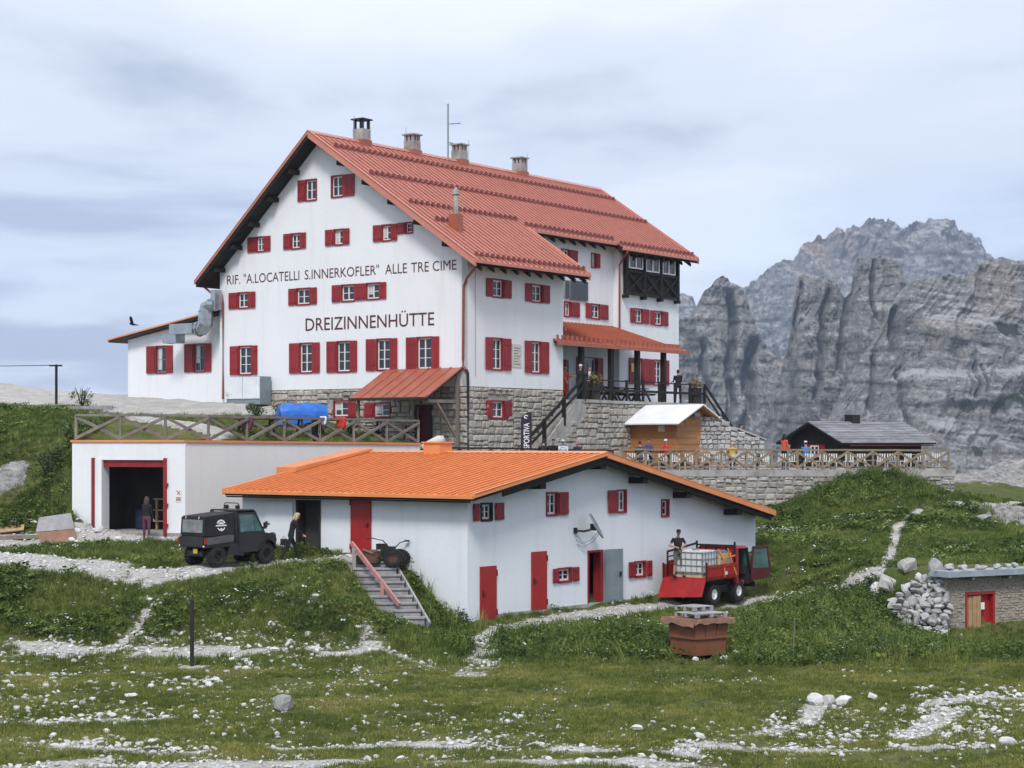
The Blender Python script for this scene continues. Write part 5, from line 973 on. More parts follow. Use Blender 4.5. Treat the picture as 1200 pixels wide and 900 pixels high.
# gable faces the camera's left (plane u=0, along v); eave runs along u
bl, bw, be, br = 6.6, 3.7, .30, 1.22
bev = lambda v: be + (br - be) * (1 - abs(v - bw / 2) / (bw / 2))
part('gable_wall', MATS['black_wood'], bh_, BF, lambda m: m.prism([(0, 0, bz), (0, bw, bz), (0, bw, be - .05), (0, bw / 2, br - .1), (0, 0, be - .05)], (.1, 0, 0)))
part('side_wall', MATS['black_wood'], bh_, BF, lambda m: m.box(.1, bl, 0, .1, bz, be - .02))
part('back_wall', MATS['black_wood'], bh_, BF, lambda m: (m.box(bl - .1, bl, .1, bw, bz, be), m.box(.1, bl - .1, bw - .1, bw, bz, be)))
brf = part('roof', MATS['black_wood'], bh_, BF, lambda m: [m.hexa([(-.55, a, za - .14), (bl + .6, a, za - .14), (bl + .6, b_, zb - .14), (-.55, b_, zb - .14), (-.55, a, za - .03), (bl + .6, a, za - .03), (bl + .6, b_, zb - .03), (-.55, b_, zb - .03)]) for a, b_, za, zb in ((-.55, bw / 2, be - .2, br), (bw / 2, bw + .55, br, be - .2))])
nc = 12
for i in range(nc):
    t0, t1 = i / nc, (i + 1.25) / nc if i < nc - 1 else 1.0; va, vb = -.6 + (bw / 2 + .6) * t0, -.6 + (bw / 2 + .6) * t1; za, zb = be - .23 + (br - be + .23) * t0, be - .23 + (br - be + .23) * t1
    u = -.6 - random.uniform(0, .4); k = 0
    mb = MB(BF)
    while u < bl + .62:
        wd = random.uniform(.35, .8); a, b_ = max(u, -.6), min(u + wd, bl + .65); o_ = random.uniform(0, .018)
        if b_ - a > .05: mb.hexa([(a + .008, va, za - .028), (b_ - .008, va, za - .028), (b_ - .008, vb, zb - .028), (a + .008, vb, zb - .028), (a + .008, va - o_, za + .045 + o_), (b_ - .008, va - o_, za + .045 + o_), (b_ - .008, vb, zb + .004), (a + .008, vb, zb + .004)])
        u += wd
    oo = mb.build('shingle_row', MATS['slate_wood'], brf); oo['kind'] = 'stuff'
part('fascia', MATS['red_paint'], brf, BF, lambda m: m.box(.2, bl + .5, -.50, -.45, be - .42, be - .36))
part('chimney', MATS['black_metal'], bh_, BF, lambda m: m.box(2.7, 3.3, bw / 2 - .3, bw / 2 + .3, br - .4, br + .38)); part('flue', MATS['steel'], bh_, BF, lambda m: m.tube([(3.0, bw / 2, br + .4), (3.0, bw / 2, br + 1.0)], .09))
wq = BF.onu(955, 534)[1]; wf = Fa(BF, 'u', 0.0); window(bh_, wf, (-wq - .35, -wq + .35, -.75, -.05), 'LR', .38, .42, 1, 0, depth=.02)

# ================================================ SMALL STONE CABIN (right) with heap
cz = -6.65; cabn = thing('stone_cabin', 'low rubble stone cabin with blue-grey tin roof edge and red door', 'cabin', tuple(CF.w((0, 0, cz))), CF.ang)
CA = Fa(CF, 'v', 0.0); hgt = -4.52; dcr = CA.rect(1131, 1165, 693, 746)
wallmesh(cabn, CA, [(0, cz - .4), (6, cz - .4), (6, hgt), (0, hgt)], [(dcr[0], dcr[1], cz - .38, dcr[3])], MATS['mortar'], .21)
part('wall_core', MATS['mortar'], cabn, CF, lambda m: (m.box(0, .38, .41, .9, cz - .4, hgt), m.box(.39, 6, .85, .95, cz - .4, hgt)))
cs = MB(CA); rr = random.Random(5)
z = cz - .3
while z < hgt:
    h = rr.uniform(.07, .13); a = 0.0
    while a < 5.9:
        wd = rr.uniform(.10, .22)
        if not (dcr[0] - .1 < a + wd / 2 < dcr[1] + .1 and z < dcr[3] + .02): 
            k = rr.randrange(12); zz, pr = z + rr.uniform(-.02, .02), rr.uniform(.02, .06); cs.add([(a + wd / 2 + v.co.x * wd * .95, v.co.y * pr - .01, zz + h / 2 + v.co.z * h * .95) for v in STV[k].vertices], [tuple(p.vertices) for p in STV[k].polygons])
        a += wd
    z += h
oo = cs.build('rubble_stones', MATS['rubble'], cabn); oo['kind'] = 'stuff'
part('door', MATS['red_door'], cabn, CA, lambda m: m.box(dcr[0] + .081, dcr[1] - .101, -.19, -.13, cz - .1, dcr[3] - .101)); part('door_frame', MATS['red_door'], cabn, CA, lambda m: (m.box(dcr[0] - .0, dcr[0] + .08, -.2, .03, cz - .1, dcr[3]), m.box(dcr[1] - .1, dcr[1], -.2, .05, cz - .1, dcr[3]), m.box(dcr[0] + .081, dcr[1] - .101, -.2, .05, dcr[3] - .1, dcr[3])))
dw = MB(CA)
for k in range(4): q0 = dcr[0] + .02 + k * .17; dw.box(q0, q0 + .165, -.10 + .03 * k, -.06 + .03 * k, cz + .35, dcr[3] - .15)
dw.build('plank_panel', MATS['pine'], cabn); nq = CA.rect(1149, 1152, 706, 714); part('notice', MATS['white_mark'], cabn, CA, lambda m: m.box(nq[0], nq[1] + .04, .02, .03, nq[2], nq[3]))
part('roof', MATS['tin_blue'], cabn, CF, lambda m: (m.box(-.3, 6.2, -.45, .45, hgt + .02, hgt + .22)))
for u in (.9, 2.6, 4.4): part('rafter', MATS['grey_wood'], cabn, CF, lambda m: m.box(u - .06, u + .06, -.4, -.002, hgt - .1, hgt + .018))
# natural stone meshes
ROCKS = []
for k in range(14):
    bm = bmesh.new(); bmesh.ops.create_icosphere(bm, subdivisions=2, radius=.5); rr = random.Random(400 + k)
    cuts = [(Vector((rr.gauss(0, 1), rr.gauss(0, 1), rr.gauss(0, .8))).normalized(), rr.uniform(.17, .38)) for _ in range(12)]
    for v in bm.verts:
        for n_, d_ in cuts:
            e = v.co.dot(n_) - d_
            if e > 0: v.co -= n_ * e * .97
        v.co += Vector((rr.uniform(-.02, .02), rr.uniform(-.02, .02), rr.uniform(-.02, .02)))
    me = bpy.data.meshes.new('rock'); bm.to_mesh(me); bm.free(); me.materials.append(MATS['limestone']); ROCKS.append(me)
def rockmat(loc, sx, sy, sz, rz_=None, tilt=.3):
    return Matrix.Translation(loc) @ Matrix.Rotation(rz_ if rz_ is not None else random.uniform(0, 6.3), 4, 'Z') @ Matrix.Rotation(random.uniform(-tilt, tilt), 4, 'X') @ Matrix.Diagonal((sx, sy, sz, 1))
GREYR = [m_.copy() for m_ in ROCKS]
for m_ in GREYR: m_.materials[0] = MATS['white_stone']
def rockobj(name, mt, parent=None, k=None, label=None, cat='rock', group=None):
    o = link(bpy.data.objects.new(name, (ROCKS if parent is None else GREYR)[random.randrange(len(ROCKS)) if k is None else k]))
    if parent is not None: o.parent = parent; o.matrix_local = MW[parent.name].inverted() @ mt
    else: o.matrix_world = mt; tag(o, label, cat, group)
    return o
for i in range(26): u = -.3 + 6.3 * i / 26 + random.uniform(-.1, .1); s = random.uniform(.16, .38); rockobj('roof_stone', rockmat(CF.w((u, -.2 + random.uniform(-.1, .5), hgt + .25 + s * .22)), s * 1.3, s, s * .7), cabn)
heap = thing('dry_stone_heap', 'heap of loose white stones stacked against the left end of the cabin', 'stone heap', tuple(P(1080, 740, 64.2)))
random.seed(21); rows = []
LX, RX = lambda y: 1037 + max(0, (712 - y)) * 1.05 + max(0, y - 712) * .9, 1107
y = 744.0
while y > 676:
    hpx = random.uniform(4.8, 9.0); x = LX(y)
    while x < RX:
        wpx = random.uniform(5.5, 14); q = P(x + wpx / 2, y - hpx / 2, 64.35 + .016 * (744 - y) + random.uniform(-.12, .12)); s = 64.5 / F
        rockobj('stone', rockmat(q, wpx * s * 1.42, .55, hpx * s * 1.6, random.uniform(-.6, .6), .5), heap); x += wpx * .90
    y -= hpx * .82
core = MB(); core.prism([P(1052, 748, 64.9), P(1107, 748, 64.9), P(1107, 690, 65.6), P(1095, 684, 65.7), P(1056, 722, 65.1)], (0, 1.2, 0)); core.build('rubble_fill', MATS['mortar'], heap)

# ================================================ WOODEN STEPS on the bank
Sx = [(427, 655), (470, 728)]; sa, sb = P(433, 655, 65.6), P(474, 729, 62.0)
stp = thing('wooden_steps', 'weathered wooden plank steps with a pinkish handrail down the bank', 'steps', tuple(sb))
n = 9; side = Vector((1, .12, 0)).normalized() * .78
for i in range(n):
    c = sa.lerp(sb, (i + .3) / n); part('tread', MATS['grey_plank'], stp, WORLD, lambda m: m.hexa([c - side - Vector((0, .17, .06)), c + side - Vector((0, .17, .06)), c + side + Vector((0, .15, -.06)), c - side + Vector((0, .15, -.06)), c - side - Vector((0, .17, 0)), c + side - Vector((0, .17, 0)), c + side + Vector((0, .15, 0)), c - side + Vector((0, .15, 0))]))
    part('riser', MATS['grey_plank'], stp, WORLD, lambda m: m.hexa([c - side * .97 + Vector((0, -.12, -.28)), c + side * .97 + Vector((0, -.12, -.28)), c + side * .97 + Vector((0, -.08, -.28)), c - side * .97 + Vector((0, -.08, -.28)), c - side * .97 + Vector((0, -.12, -.065)), c + side * .97 + Vector((0, -.12, -.065)), c + side * .97 + Vector((0, -.08, -.065)), c - side * .97 + Vector((0, -.08, -.065))]))
for s in (-1, 1): part('stringer', MATS['grey_plank'], stp, WORLD, lambda m: m.beam(sa + side * s * 1.04 + Vector((0, 0, -.12)), sb + side * s * 1.04 + Vector((0, 0, -.12)), .07, .24))
ha, hb = P(412, 636.5, 65.2), P(468, 709, 62.6)
part('handrail', MATS['pink_rail'], stp, WORLD, lambda m: m.beam(ha, hb, .08, .15)); 
pa_, pb_ = P(415, 680, 65.0), P(448, 714, 63.4)
part('rail_post', MATS['grey_plank'], stp, WORLD, lambda m: m.beam(pa_, Vector((pa_.x, pa_.y, ha.lerp(hb, .08).z)), .13)); part('rail_post', MATS['pink_rail'], stp, WORLD, lambda m: m.beam(pb_, Vector((pb_.x, pb_.y, ha.lerp(hb, .66).z + .05)), .12))

# ================================================ UTILITY VEHICLE (black side-by-side with canvas box)
def wheel(parent, fr, c, r, wd, hub='black_metal', lug=True):
    x, y, z = c; w_ = part('wheel', MATS['rubber'], parent, fr, lambda m: m.lathe((x, y - wd / 2, z), (0, 1, 0), [(.03, r * .5), (0, r * .6), (.0, r * .86), (.05, r * .98), (wd / 2, r), (wd - .05, r * .98), (wd, r * .86), (wd, r * .6), (wd - .03, r * .5)], 24), smooth=False)
    part('rim', MATS[hub], w_, fr, lambda m: (m.lathe((x, y - wd / 2, z), (0, 1, 0), [(.04, r * .54), (.03, r * .42), (.09, r * .36), (.09, r * .16), (.05, r * .12), (.05, .0)], 16), m.lathe((x, y - wd / 2, z), (0, 1, 0), [(wd - .04, r * .54), (wd - .03, r * .42), (wd - .09, r * .36), (wd - .09, r * .16), (wd - .05, r * .12), (wd - .05, 0)], 16)))
    if lug:
        lg = MB(fr)
        for k in range(20):
            a = k * math.pi / 10
            for s in (0, 1): a2 = a + s * .157; p = Vector((x + math.cos(a2) * r * .99, y - wd * .25 + s * wd * .5, z + math.sin(a2) * r * .99)); t_ = Vector((-math.sin(a2), 0, math.cos(a2))); lg.beam(p - t_ * .035, p + t_ * .035, wd * .42, .04, (math.cos(a2), 0, math.sin(a2)))
        o = lg.build('tyre_lugs', MATS['rubber'], w_); o['kind'] = 'stuff'
    return w_
def poly_extr(m, pts, y0, y1): m.prism([(x, y0, z) for x, z in pts], (0, y1 - y0, 0))
up = ghit(262, 664); ugz = lambda x, y: float(gz(x, y)); hd = R(46)
uo = Vector((up.x + .15, up.y + .35, 0)); hv = Vector((math.cos(hd), math.sin(hd), 0)); fz, bz_ = ugz(*(uo + hv * 1.0).xy), ugz(*(uo - hv * 1.0).xy); uo.z = (fz + bz_) / 2 + .02
UF = Wf(uo, hd, -math.atan2(fz - bz_, 2.0)); utv = thing('utility_vehicle', 'black off-road utility vehicle with canvas cargo cover parked on the gravel track', 'vehicle', tuple(uo), hd)
hw = .72
bodyp = part('chassis', MATS['black_plastic'], utv, UF, lambda m: (m.box(-1.45, 1.3, -.42, .42, .32, .52), poly_extr(m, [(1.0, .5), (1.52, .55), (1.60, .78), (1.50, .98), (1.0, 1.05)], -.6, .6)), bevel=.03)
part('cargo_bed', MATS['black_plastic'], utv, UF, lambda m: m.box(-1.55, -.32, -hw, hw, .62, .98), bevel=.03)
for s in (-1, 1): part('bed_side_panel', MATS['grey_plastic'], utv, UF, lambda m: poly_extr(m, [(-1.5, .72), (-.42, .80), (-.36, 1.0), (-.55, 1.03), (-1.5, .96)], s * hw, s * (hw + .03)))
part('canvas_cover', MATS['black_fabric'], utv, UF, lambda m: m.hexa([(-1.53, -hw, .98), (-.28, -hw, .98), (-.28, hw, .98), (-1.53, hw, .98), (-1.50, -hw + .03, 1.66), (-.28, -hw + .05, 1.76), (-.28, hw - .05, 1.76), (-1.50, hw - .03, 1.66)]), bevel=.04)
part('rear_window', MATS['vinyl_window'], utv, UF, lambda m: m.hexa([(-1.548, -.55, 1.12), (-1.54, -.55, 1.12), (-1.54, .55, 1.12), (-1.548, .55, 1.12), (-1.528, -.55, 1.55), (-1.52, -.55, 1.55), (-1.52, .55, 1.55), (-1.528, .55, 1.55)]))
for y in (-.36, .36): part('strap', MATS['white_mark'], utv, UF, lambda m: m.hexa([(-1.545, y - .012, 1.58), (-1.55, y - .012, 1.58), (-1.55, y + .012, 1.58), (-1.545, y + .012, 1.58), (-1.515, y - .012, 1.66), (-1.53, y - .012, 1.66), (-1.53, y + .012, 1.66), (-1.515, y + .012, 1.66)]))
part('tailgate', MATS['black_plastic'], utv, UF, lambda m: (m.box(-1.585, -1.552, -hw + .08, hw - .08, .66, 1.0)))
for s in (-1, 1):
    part('tail_light', MATS['red_door'], utv, UF, lambda m: m.box(-1.58, -1.5, s * (hw + .031) - (.06 if s > 0 else 0), s * (hw + .031) + (.06 if s < 0 else 0), .76, .95))
    part('reflector', MATS['white_mark'], utv, UF, lambda m: m.box(-1.59, -1.56, s * .66 - .03, s * .66 + .03, .66, .70))
part('plate', MATS['yellow_plate'], utv, UF, lambda m: m.box(-1.5, -1.48, -.2, .02, .42, .58))
part('cab', MATS['black_plastic'], utv, UF, lambda m: (poly_extr(m, [(-.28, .5), (.95, .5), (1.02, 1.02), (-.28, 1.02)], -hw, hw), poly_extr(m, [(-.27, 1.80), (.50, 1.80), (.62, 1.72), (.62, 1.76), (.5, 1.85), (-.27, 1.85)], -hw + .04, hw - .04), *[m.beam((-.24, s * (hw - .06), 1.0), (-.24, s * (hw - .08), 1.81), .1) for s in (-1, 1)], *[m.beam((.97, s * (hw - .05), 1.0), (.56, s * (hw - .08), 1.78), .07) for s in (-1, 1)]))
for s in (-1, 1):
    part('door', MATS['black_plastic'], utv, UF, lambda m: (poly_extr(m, [(-.18, .42), (.62, .42), (.86, .62), (.92, 1.10), (-.18, 1.10)], s * (hw + .002), s * (hw + .035)), m.beam((-.15, s * (hw + .01), 1.10), (-.15, s * (hw - .05), 1.74), .06), m.beam((.90, s * (hw + .01), 1.10), (.55, s * (hw - .05), 1.72), .05), m.beam((-.15, s * (hw - .04), 1.73), (.55, s * (hw - .04), 1.73), .05), m.beam((.55, s * (hw + .0), 1.10), (.50, s * (hw - .05), 1.73), .025)))
    part('side_window', MATS['cab_glass'], utv, UF, lambda m: m.hexa([(-.12, s * (hw + .004), 1.11), (.88, s * (hw + .004), 1.11), (.88, s * (hw + .01), 1.11), (-.12, s * (hw + .01), 1.11), (-.12, s * (hw - .052), 1.71), (.54, s * (hw - .052), 1.71), (.54, s * (hw - .046), 1.71), (-.12, s * (hw - .046), 1.71)]))
    part('mirror', MATS['black_plastic'], utv, UF, lambda m: (m.box(.84, .90, s * (hw + .06), s * (hw + .17), 1.18, 1.40), m.beam((.85, s * hw, 1.22), (.87, s * (hw + .1), 1.25), .03)))
    part('front_fender', MATS['black_plastic'], utv, UF, lambda m: m.add([(1.03 + .40 * math.cos(a), yy, .36 + .44 * math.sin(a)) for yy in (s * .5, s * .78) for a in np.linspace(.25, 2.7, 9)], [(i, i + 1, 10 + i, 9 + i) for i in range(8)]), noflip=True)
    part('headlight', MATS['cab_glass'], utv, UF, lambda m: m.lathe((1.5, s * .45, .92), (1, 0, .3), [(0, .11), (.08, .10), (.10, .0)], 12))
    part('rocker_guard', MATS['black_plastic'], utv, UF, lambda m: m.prism([(-.62, s * .6, .36), (.05, s * .6, .30), (-.1, s * .6, .62), (-.5, s * .6, .80)], (0, s * .14, 0)))
part('windscreen', MATS['cab_glass'], utv, UF, lambda m: m.hexa([(.94, -.6, 1.04), (.96, -.6, 1.04), (.96, .6, 1.04), (.94, .6, 1.04), (.58, -.58, 1.76), (.6, -.58, 1.76), (.6, .58, 1.76), (.58, .58, 1.76)]))
part('rear_cab_window', MATS['cab_glass'], utv, UF, lambda m: m.box(-.279, -.27, -.58, .58, 1.05, 1.78))
part('light_bar', MATS['black_metal'], utv, UF, lambda m: (m.tube([(.1, -.42, 1.85), (.1, -.40, 2.02), (.1, -.30, 2.06), (.1, .30, 2.06), (.1, .40, 2.02), (.1, .42, 1.85)], .018, 6)))
for s in (-1, 1): part('roof_lamp', MATS['black_metal'], utv, UF, lambda m: m.lathe((.06, s * .3, 1.93), (1, 0, 0), [(0, 0), (0, .06), (.1, .07), (.12, .06), (.12, 0)], 10))
for sx, cx in (('r', -1.02), ('f', 1.03)):
    for s in (-1, 1): wheel(utv, UF, (cx, s * .60, .33), .33, .27)
CV = Fa(Wf(UF.w((-.9, -hw - .001, 1.36)), hd, 0), 'v', 0.0)
class TiltFa:
    def w(s, p): return UF.w((-.88 + p[0], -hw - .004 - p[1] + (.045 / .7) * (p[2] + .38), 1.36 + p[2]))
TF = TiltFa()
def badge(m):
    def arc(r0, r1, a0, a1, cz=0.0, n=12):
        q = [R(a0 + (a1 - a0) * i / n) for i in range(n + 1)]
        m.add([(math.cos(a) * r, .004, cz + math.sin(a) * r * .85) for r in (r0, r1) for a in q], [(i, i + 1, n + 2 + i, n + 1 + i) for i in range(n)])
    arc(.13, .185, 15, 165, .03); arc(.12, .165, 195, 345, -.05)
    m.add([(-.24, .004, -.03), (.24, .004, -.03), (.20, .004, .015), (-.20, .004, .015)], [(0, 1, 2, 3)])
    for x in (-.07, 0, .07): m.add([(x - .05, .004, .04), (x + .05, .004, .04), (x, .004, .11 + .03 * (x == 0))], [(0, 1, 2)])
    m.add([(-.05, .004, -.1), (.05, .004, -.1), (0, .004, -.22)], [(0, 1, 2)])
part('badge', MATS['white_mark'], utv, TF, badge, noflip=True)

# ================================================ RED TRANSPORTER with water tank
tp = ghit(837, 714.5); th = R(52); tv_ = Vector((math.cos(th), math.sin(th), 0)); to = Vector((tp.x, tp.y, 0)) + Vector((-tv_.y, tv_.x, 0)) * .80 + tv_ * .78
to.z = float(gz(to.x, to.y)) + .03; TFm = Wf(to, th, R(-1.0)); trk = thing('red_transporter', 'small red flatbed mountain truck with tailgate down and cab door open', 'truck', tuple(to), th)
# x forward, y left; the camera sees the tail and the right side (y<0)
part('frame', MATS['black_metal'], trk, TFm, lambda m: (m.box(-1.3, 1.6, -.35, .35, .50, .72), m.box(-.3, .45, -.66, -.36, .42, .70), m.box(-.88, -.70, -.62, .62, .38, .5), m.box(.90, 1.08, -.62, .62, .38, .5)))
for cx in (-.78, .98):
    for s in (-1, 1): wheel(trk, TFm, (cx, s * .70, .40), .40, .30, hub='tank_white')
bed = part('load_bed', MATS['truck_red'], trk, TFm, lambda m: (m.box(-1.55, .62, -.92, .92, .95, 1.06)), bevel=.01); part('bed_frame', MATS['black_metal'], trk, TFm, lambda m: (m.box(-1.4, .6, -.55, -.4, .74, .95), m.box(-1.4, .6, .4, .55, .74, .95)))
part('side_gate', MATS['truck_red'], bed, TFm, lambda m: (m.box(-1.50, .62, -.97, -.925, 1.02, 1.52), m.box(-1.46, .58, -.99, -.972, 1.10, 1.14), m.box(-1.46, .58, -.99, -.972, 1.42, 1.46)))
part('side_gate', MATS['truck_red'], bed, TFm, lambda m: m.box(-1.50, .62, .925, .97, 1.02, 1.52)); part('lowered_tailgate', MATS['truck_red'], bed, TFm, lambda m: (m.hexa([(-1.90, -.95, .40), (-1.86, -.95, .40), (-1.86, 1.0, .30), (-1.90, 1.0, .30), (-1.60, -.95, 1.02), (-1.56, -.95, 1.02), (-1.56, .95, 1.02), (-1.60, .95, 1.02)])))
part('stake', MATS['maroon'], bed, TFm, lambda m: m.box(-1.57, -1.51, -.99, -.93, .95, 1.66)); part('stake', MATS['maroon'], bed, TFm, lambda m: m.box(-1.57, -1.51, .93, .99, .95, 1.58))
part('cab_shell', MATS['truck_red'], trk, TFm, lambda m: (m.box(.70, .84, -.80, .80, .85, 2.10), m.box(.70, .95, -.84, -.70, .70, 2.06), m.box(.70, .95, .70, .84, .70, 2.06), m.hexa([(.70, -.80, 2.03), (1.75, -.74, 1.98), (1.75, .74, 1.98), (.70, .80, 2.03), (.74, -.76, 2.13), (1.70, -.70, 2.09), (1.70, .70, 2.09), (.74, .76, 2.13)]), m.box(.95, 1.9, .70, .80, .72, 1.25), m.box(.95, 1.4, -.80, -.72, .62, .80)), bevel=.02)
part('cab_pillars', MATS['black_metal'], trk, TFm, lambda m: (m.beam((1.92, -.76, 1.0), (1.72, -.72, 2.02), .07), m.beam((1.92, .76, 1.2), (1.72, .72, 2.02), .07)))
part('nose', MATS['black_plastic'], trk, TFm, lambda m: poly_extr(m, [(1.65, .62), (2.08, .60), (2.12, .86), (1.95, 1.12), (1.65, 1.12)], -.74, .74), bevel=.04)
part('bumper', MATS['black_metal'], trk, TFm, lambda m: m.box(2.10, 2.24, -.8, .8, .48, .70), bevel=.03)
part('windscreen', MATS['cab_glass'], trk, TFm, lambda m: m.hexa([(1.94, -.7, 1.12), (1.96, -.7, 1.12), (1.96, .7, 1.12), (1.94, .7, 1.12), (1.72, -.68, 2.0), (1.74, -.68, 2.0), (1.74, .68, 2.0), (1.72, .68, 2.0)]))
part('far_side_window', MATS['vinyl_window'], trk, TFm, lambda m: m.box(1.0, 1.75, .76, .77, 1.27, 1.96))
part('seat', MATS['black_fabric'], trk, TFm, lambda m: (m.box(.95, 1.4, -.6, .6, 1.0, 1.2), m.box(.90, 1.02, -.6, .6, 1.2, 1.7)), bevel=.04); part('dashboard', MATS['black_plastic'], trk, TFm, lambda m: m.box(1.55, 1.85, -.68, .68, 1.0, 1.3))
part('steering_wheel', MATS['black_plastic'], trk, TFm, lambda m: m.tube([(1.48 + .08 * math.cos(a), .3 + .19 * math.sin(a), 1.42 + .15 * math.cos(a)) for a in np.linspace(0, 2 * math.pi, 14)], .018, 6))
HG = Wf(TFm.w((1.86, -.82, .72)), R(205)); drt = part('open_cab_door', MATS['truck_maroon'], trk, HG, lambda m: (m.hexa([(0.0, -.02, 0), (-.80, -.02, .12), (-.80, .02, .12), (0, .02, 0), (0, -.02, .50), (-.88, -.02, .50), (-.88, .02, .50), (0, .02, .50)]), m.beam((-.03, 0, .50), (-.10, 0, 1.30), .07), m.beam((-.85, 0, .50), (-.72, 0, 1.30), .07), m.beam((-.08, 0, 1.30), (-.74, 0, 1.30), .07)))
part('door_glass', MATS['cab_glass'], drt, HG, lambda m: m.hexa([(-.05, -.008, .51), (-.83, -.008, .51), (-.83, .008, .51), (-.05, .008, .51), (-.11, -.008, 1.27), (-.71, -.008, 1.27), (-.71, .008, 1.27), (-.11, .008, 1.27)]))
part('rear_guard', MATS['black_metal'], trk, TFm, lambda m: ([m.beam((.66, y, 1.06), (.64, y, 2.30 if abs(y) > .8 else 2.15), .06) for y in (-.85, -.45, 0, .45, .85)], m.beam((.65, -.88, 2.15), (.65, .88, 2.15), .06), m.beam((.65, .86, 2.2), (-1.4, .86, 2.0), .07), m.beam((.65, .86, 1.95), (-1.4, .86, 1.8), .04), m.beam((-1.4, .86, 1.0), (-1.4, .86, 2.03), .05)))
part('strap', MATS['orange_strap'], trk, TFm, lambda m: (m.beam((-.30, -1.0, 1.05), (-.30, -.94, 1.72), .06, .012, (0, 1, 0)), m.beam((-.30, -.94, 1.72), (-.45, -.80, 2.08), .06, .012, (0, 1, 0)), m.beam((.52, -1.0, 1.05), (.05, -.90, 2.1), .06, .012, (0, 1, 0)), m.beam((-.3, -.93, 1.72), (.55, -.93, 1.80), .06, .012, (0, 1, 0))))
part('number_sign', MATS['white_mark'], trk, TFm, lambda m: m.box(-.28, -.14, -1.002, -.995, 1.12, 1.24))
def ibc(name, label, fr, x0, x1, y0, y1, z0, z1, mat, cage, nv=6, nh=4):
    t = thing(name, label, 'tank', tuple(fr.w(((x0 + x1) / 2, (y0 + y1) / 2, z0)))); part('bottle', MATS[mat], t, fr, lambda m: m.box(x0, x1, y0, y1, z0 + .1, z1), bevel=.06); part('pallet', MATS['pallet' if mat == 'tank_white' else 'grey_wood'], t, fr, lambda m: m.box(x0, x1, y0, y1, z0, z0 + .09))
    e = .018; cg_ = []
    for i in range(nv):
        f = i / (nv - 1)
        for (px_, py_) in ((x0 + (x1 - x0) * f, y0 - e), (x0 - e, y0 + (y1 - y0) * f), (x0 + (x1 - x0) * f, y1 + e), (x1 + e, y0 + (y1 - y0) * f)): part('cage_bar', MATS[cage], t, fr, lambda m: m.tube([(px_, py_, z0 + .09), (px_, py_, z1 - .02)], .014, 5))
    for i in range(nh):
        z = z0 + .2 + (z1 - z0 - .25) * i / (nh - 1); q = e * 1.6; part('cage_ring', MATS[cage], t, fr, lambda m: m.tube([(x0 - q, y0 - q, z), (x1 + q, y0 - q, z), (x1 + q, y1 + q, z), (x0 - q, y1 + q, z), (x0 - q, y0 - q, z)], .014, 5))
    part('lid', MATS[cage], t, fr, lambda m: m.lathe(((x0 + x1) / 2, (y0 + y1) / 2, z1), (0, 0, 1), [(0, .14), (.06, .14), (.07, 0)], 14)); return t
ibc('water_tank', 'white caged water tank standing on the red truck bed', TFm, -1.42, -.42, -.70, .52, 1.065, 2.05, 'tank_white', 'steel')
cr = thing('pallet_crate', 'pale wooden crate strapped on the red truck bed behind the cab', 'crate', tuple(TFm.w((.0, -.5, 1.065))), th)
for k in range(4): part('crate_board', MATS['pallet'], cr, TFm, lambda m: m.box(-.36, .36, -.86, -.82, 1.10 + k * .21, 1.27 + k * .21))
for x in (-.32, .0, .32): part('crate_batten', MATS['pallet'], cr, TFm, lambda m: m.box(x - .04, x + .04, -.815, -.05, 1.07, 1.90))
part('crate_load', MATS['grey_metal'], cr, TFm, lambda m: m.box(-.30, .34, -.72, .6, 1.08, 2.0), bevel=.03)
yp = P(895, 672, 80.5); YF = Wf((yp.x, yp.y, -5.35), R(35)); ibc('yellow_tank', 'yellow caged tank behind the right corner of the lower hut', YF, -.5, .5, -.5, .5, 0, 1.0, 'tank_yellow', 'steel')

# ================================================ RUSTY DUMPSTER with pallets
dp = ghit(822, 775); DF0 = Wf((dp.x + .0, dp.y + .95, dp.z + .06), R(35))
class DFs:
    def w(s, p): return DF0.w((p[0] * 1.03, p[1] * 1.03, p[2] * 1.06))
DF = DFs(); dum = thing('waste_skip', 'rusty brown steel skip covered with cardboard at the meadow edge', 'skip', tuple(DF.w((0, 0, 0))), R(35))
part('bin_body', MATS['rust_bin'], dum, DF, lambda m: m.hexa([(-.56, -.54, .06), (.56, -.54, .06), (.56, .54, .06), (-.56, .54, .06), (-.62, -.60, 1.02), (.62, -.60, 1.02), (.62, .60, 1.02), (-.62, .60, 1.02)]))
part('rib', MATS['rust_bin'], dum, DF, lambda m: m.box(-.62, .62, -.625, -.57, .52, .58)); part('rib', MATS['rust_bin'], dum, DF, lambda m: m.box(-.645, -.59, -.56, .56, .52, .58))
for x in (-.2, .22): part('rib', MATS['rust_bin'], dum, DF, lambda m: m.beam((x, -.585, .58), (x, -.612, 1.0), .06, .04, (0, 1, 0)))
part('rim', MATS['rust_bin'], dum, DF, lambda m: (m.box(-.67, .67, -.66, -.60, .96, 1.05), m.box(-.67, .67, .60, .66, .96, 1.05), m.box(.62, .67, -.599, .599, .96, 1.05), m.box(-.67, -.62, -.599, .599, .96, 1.05)))
for x in (-.4, .4): part('skid', MATS['black_metal'], dum, DF, lambda m: m.box(x - .06, x + .06, -.46, .46, -.15, .058))
cbm = MB(DF); nu = 13
top_ = [(-.76 + 1.52 * i / (nu - 1), y, 1.07 + random.uniform(-.01, .02)) for y in (-.74, 0, .74) for i in range(nu)]; hang = [(-.77 + 1.54 * i / (nu - 1), -.755 + random.uniform(-.015, .015), .95 + random.uniform(-.035, .03)) for i in range(nu)]
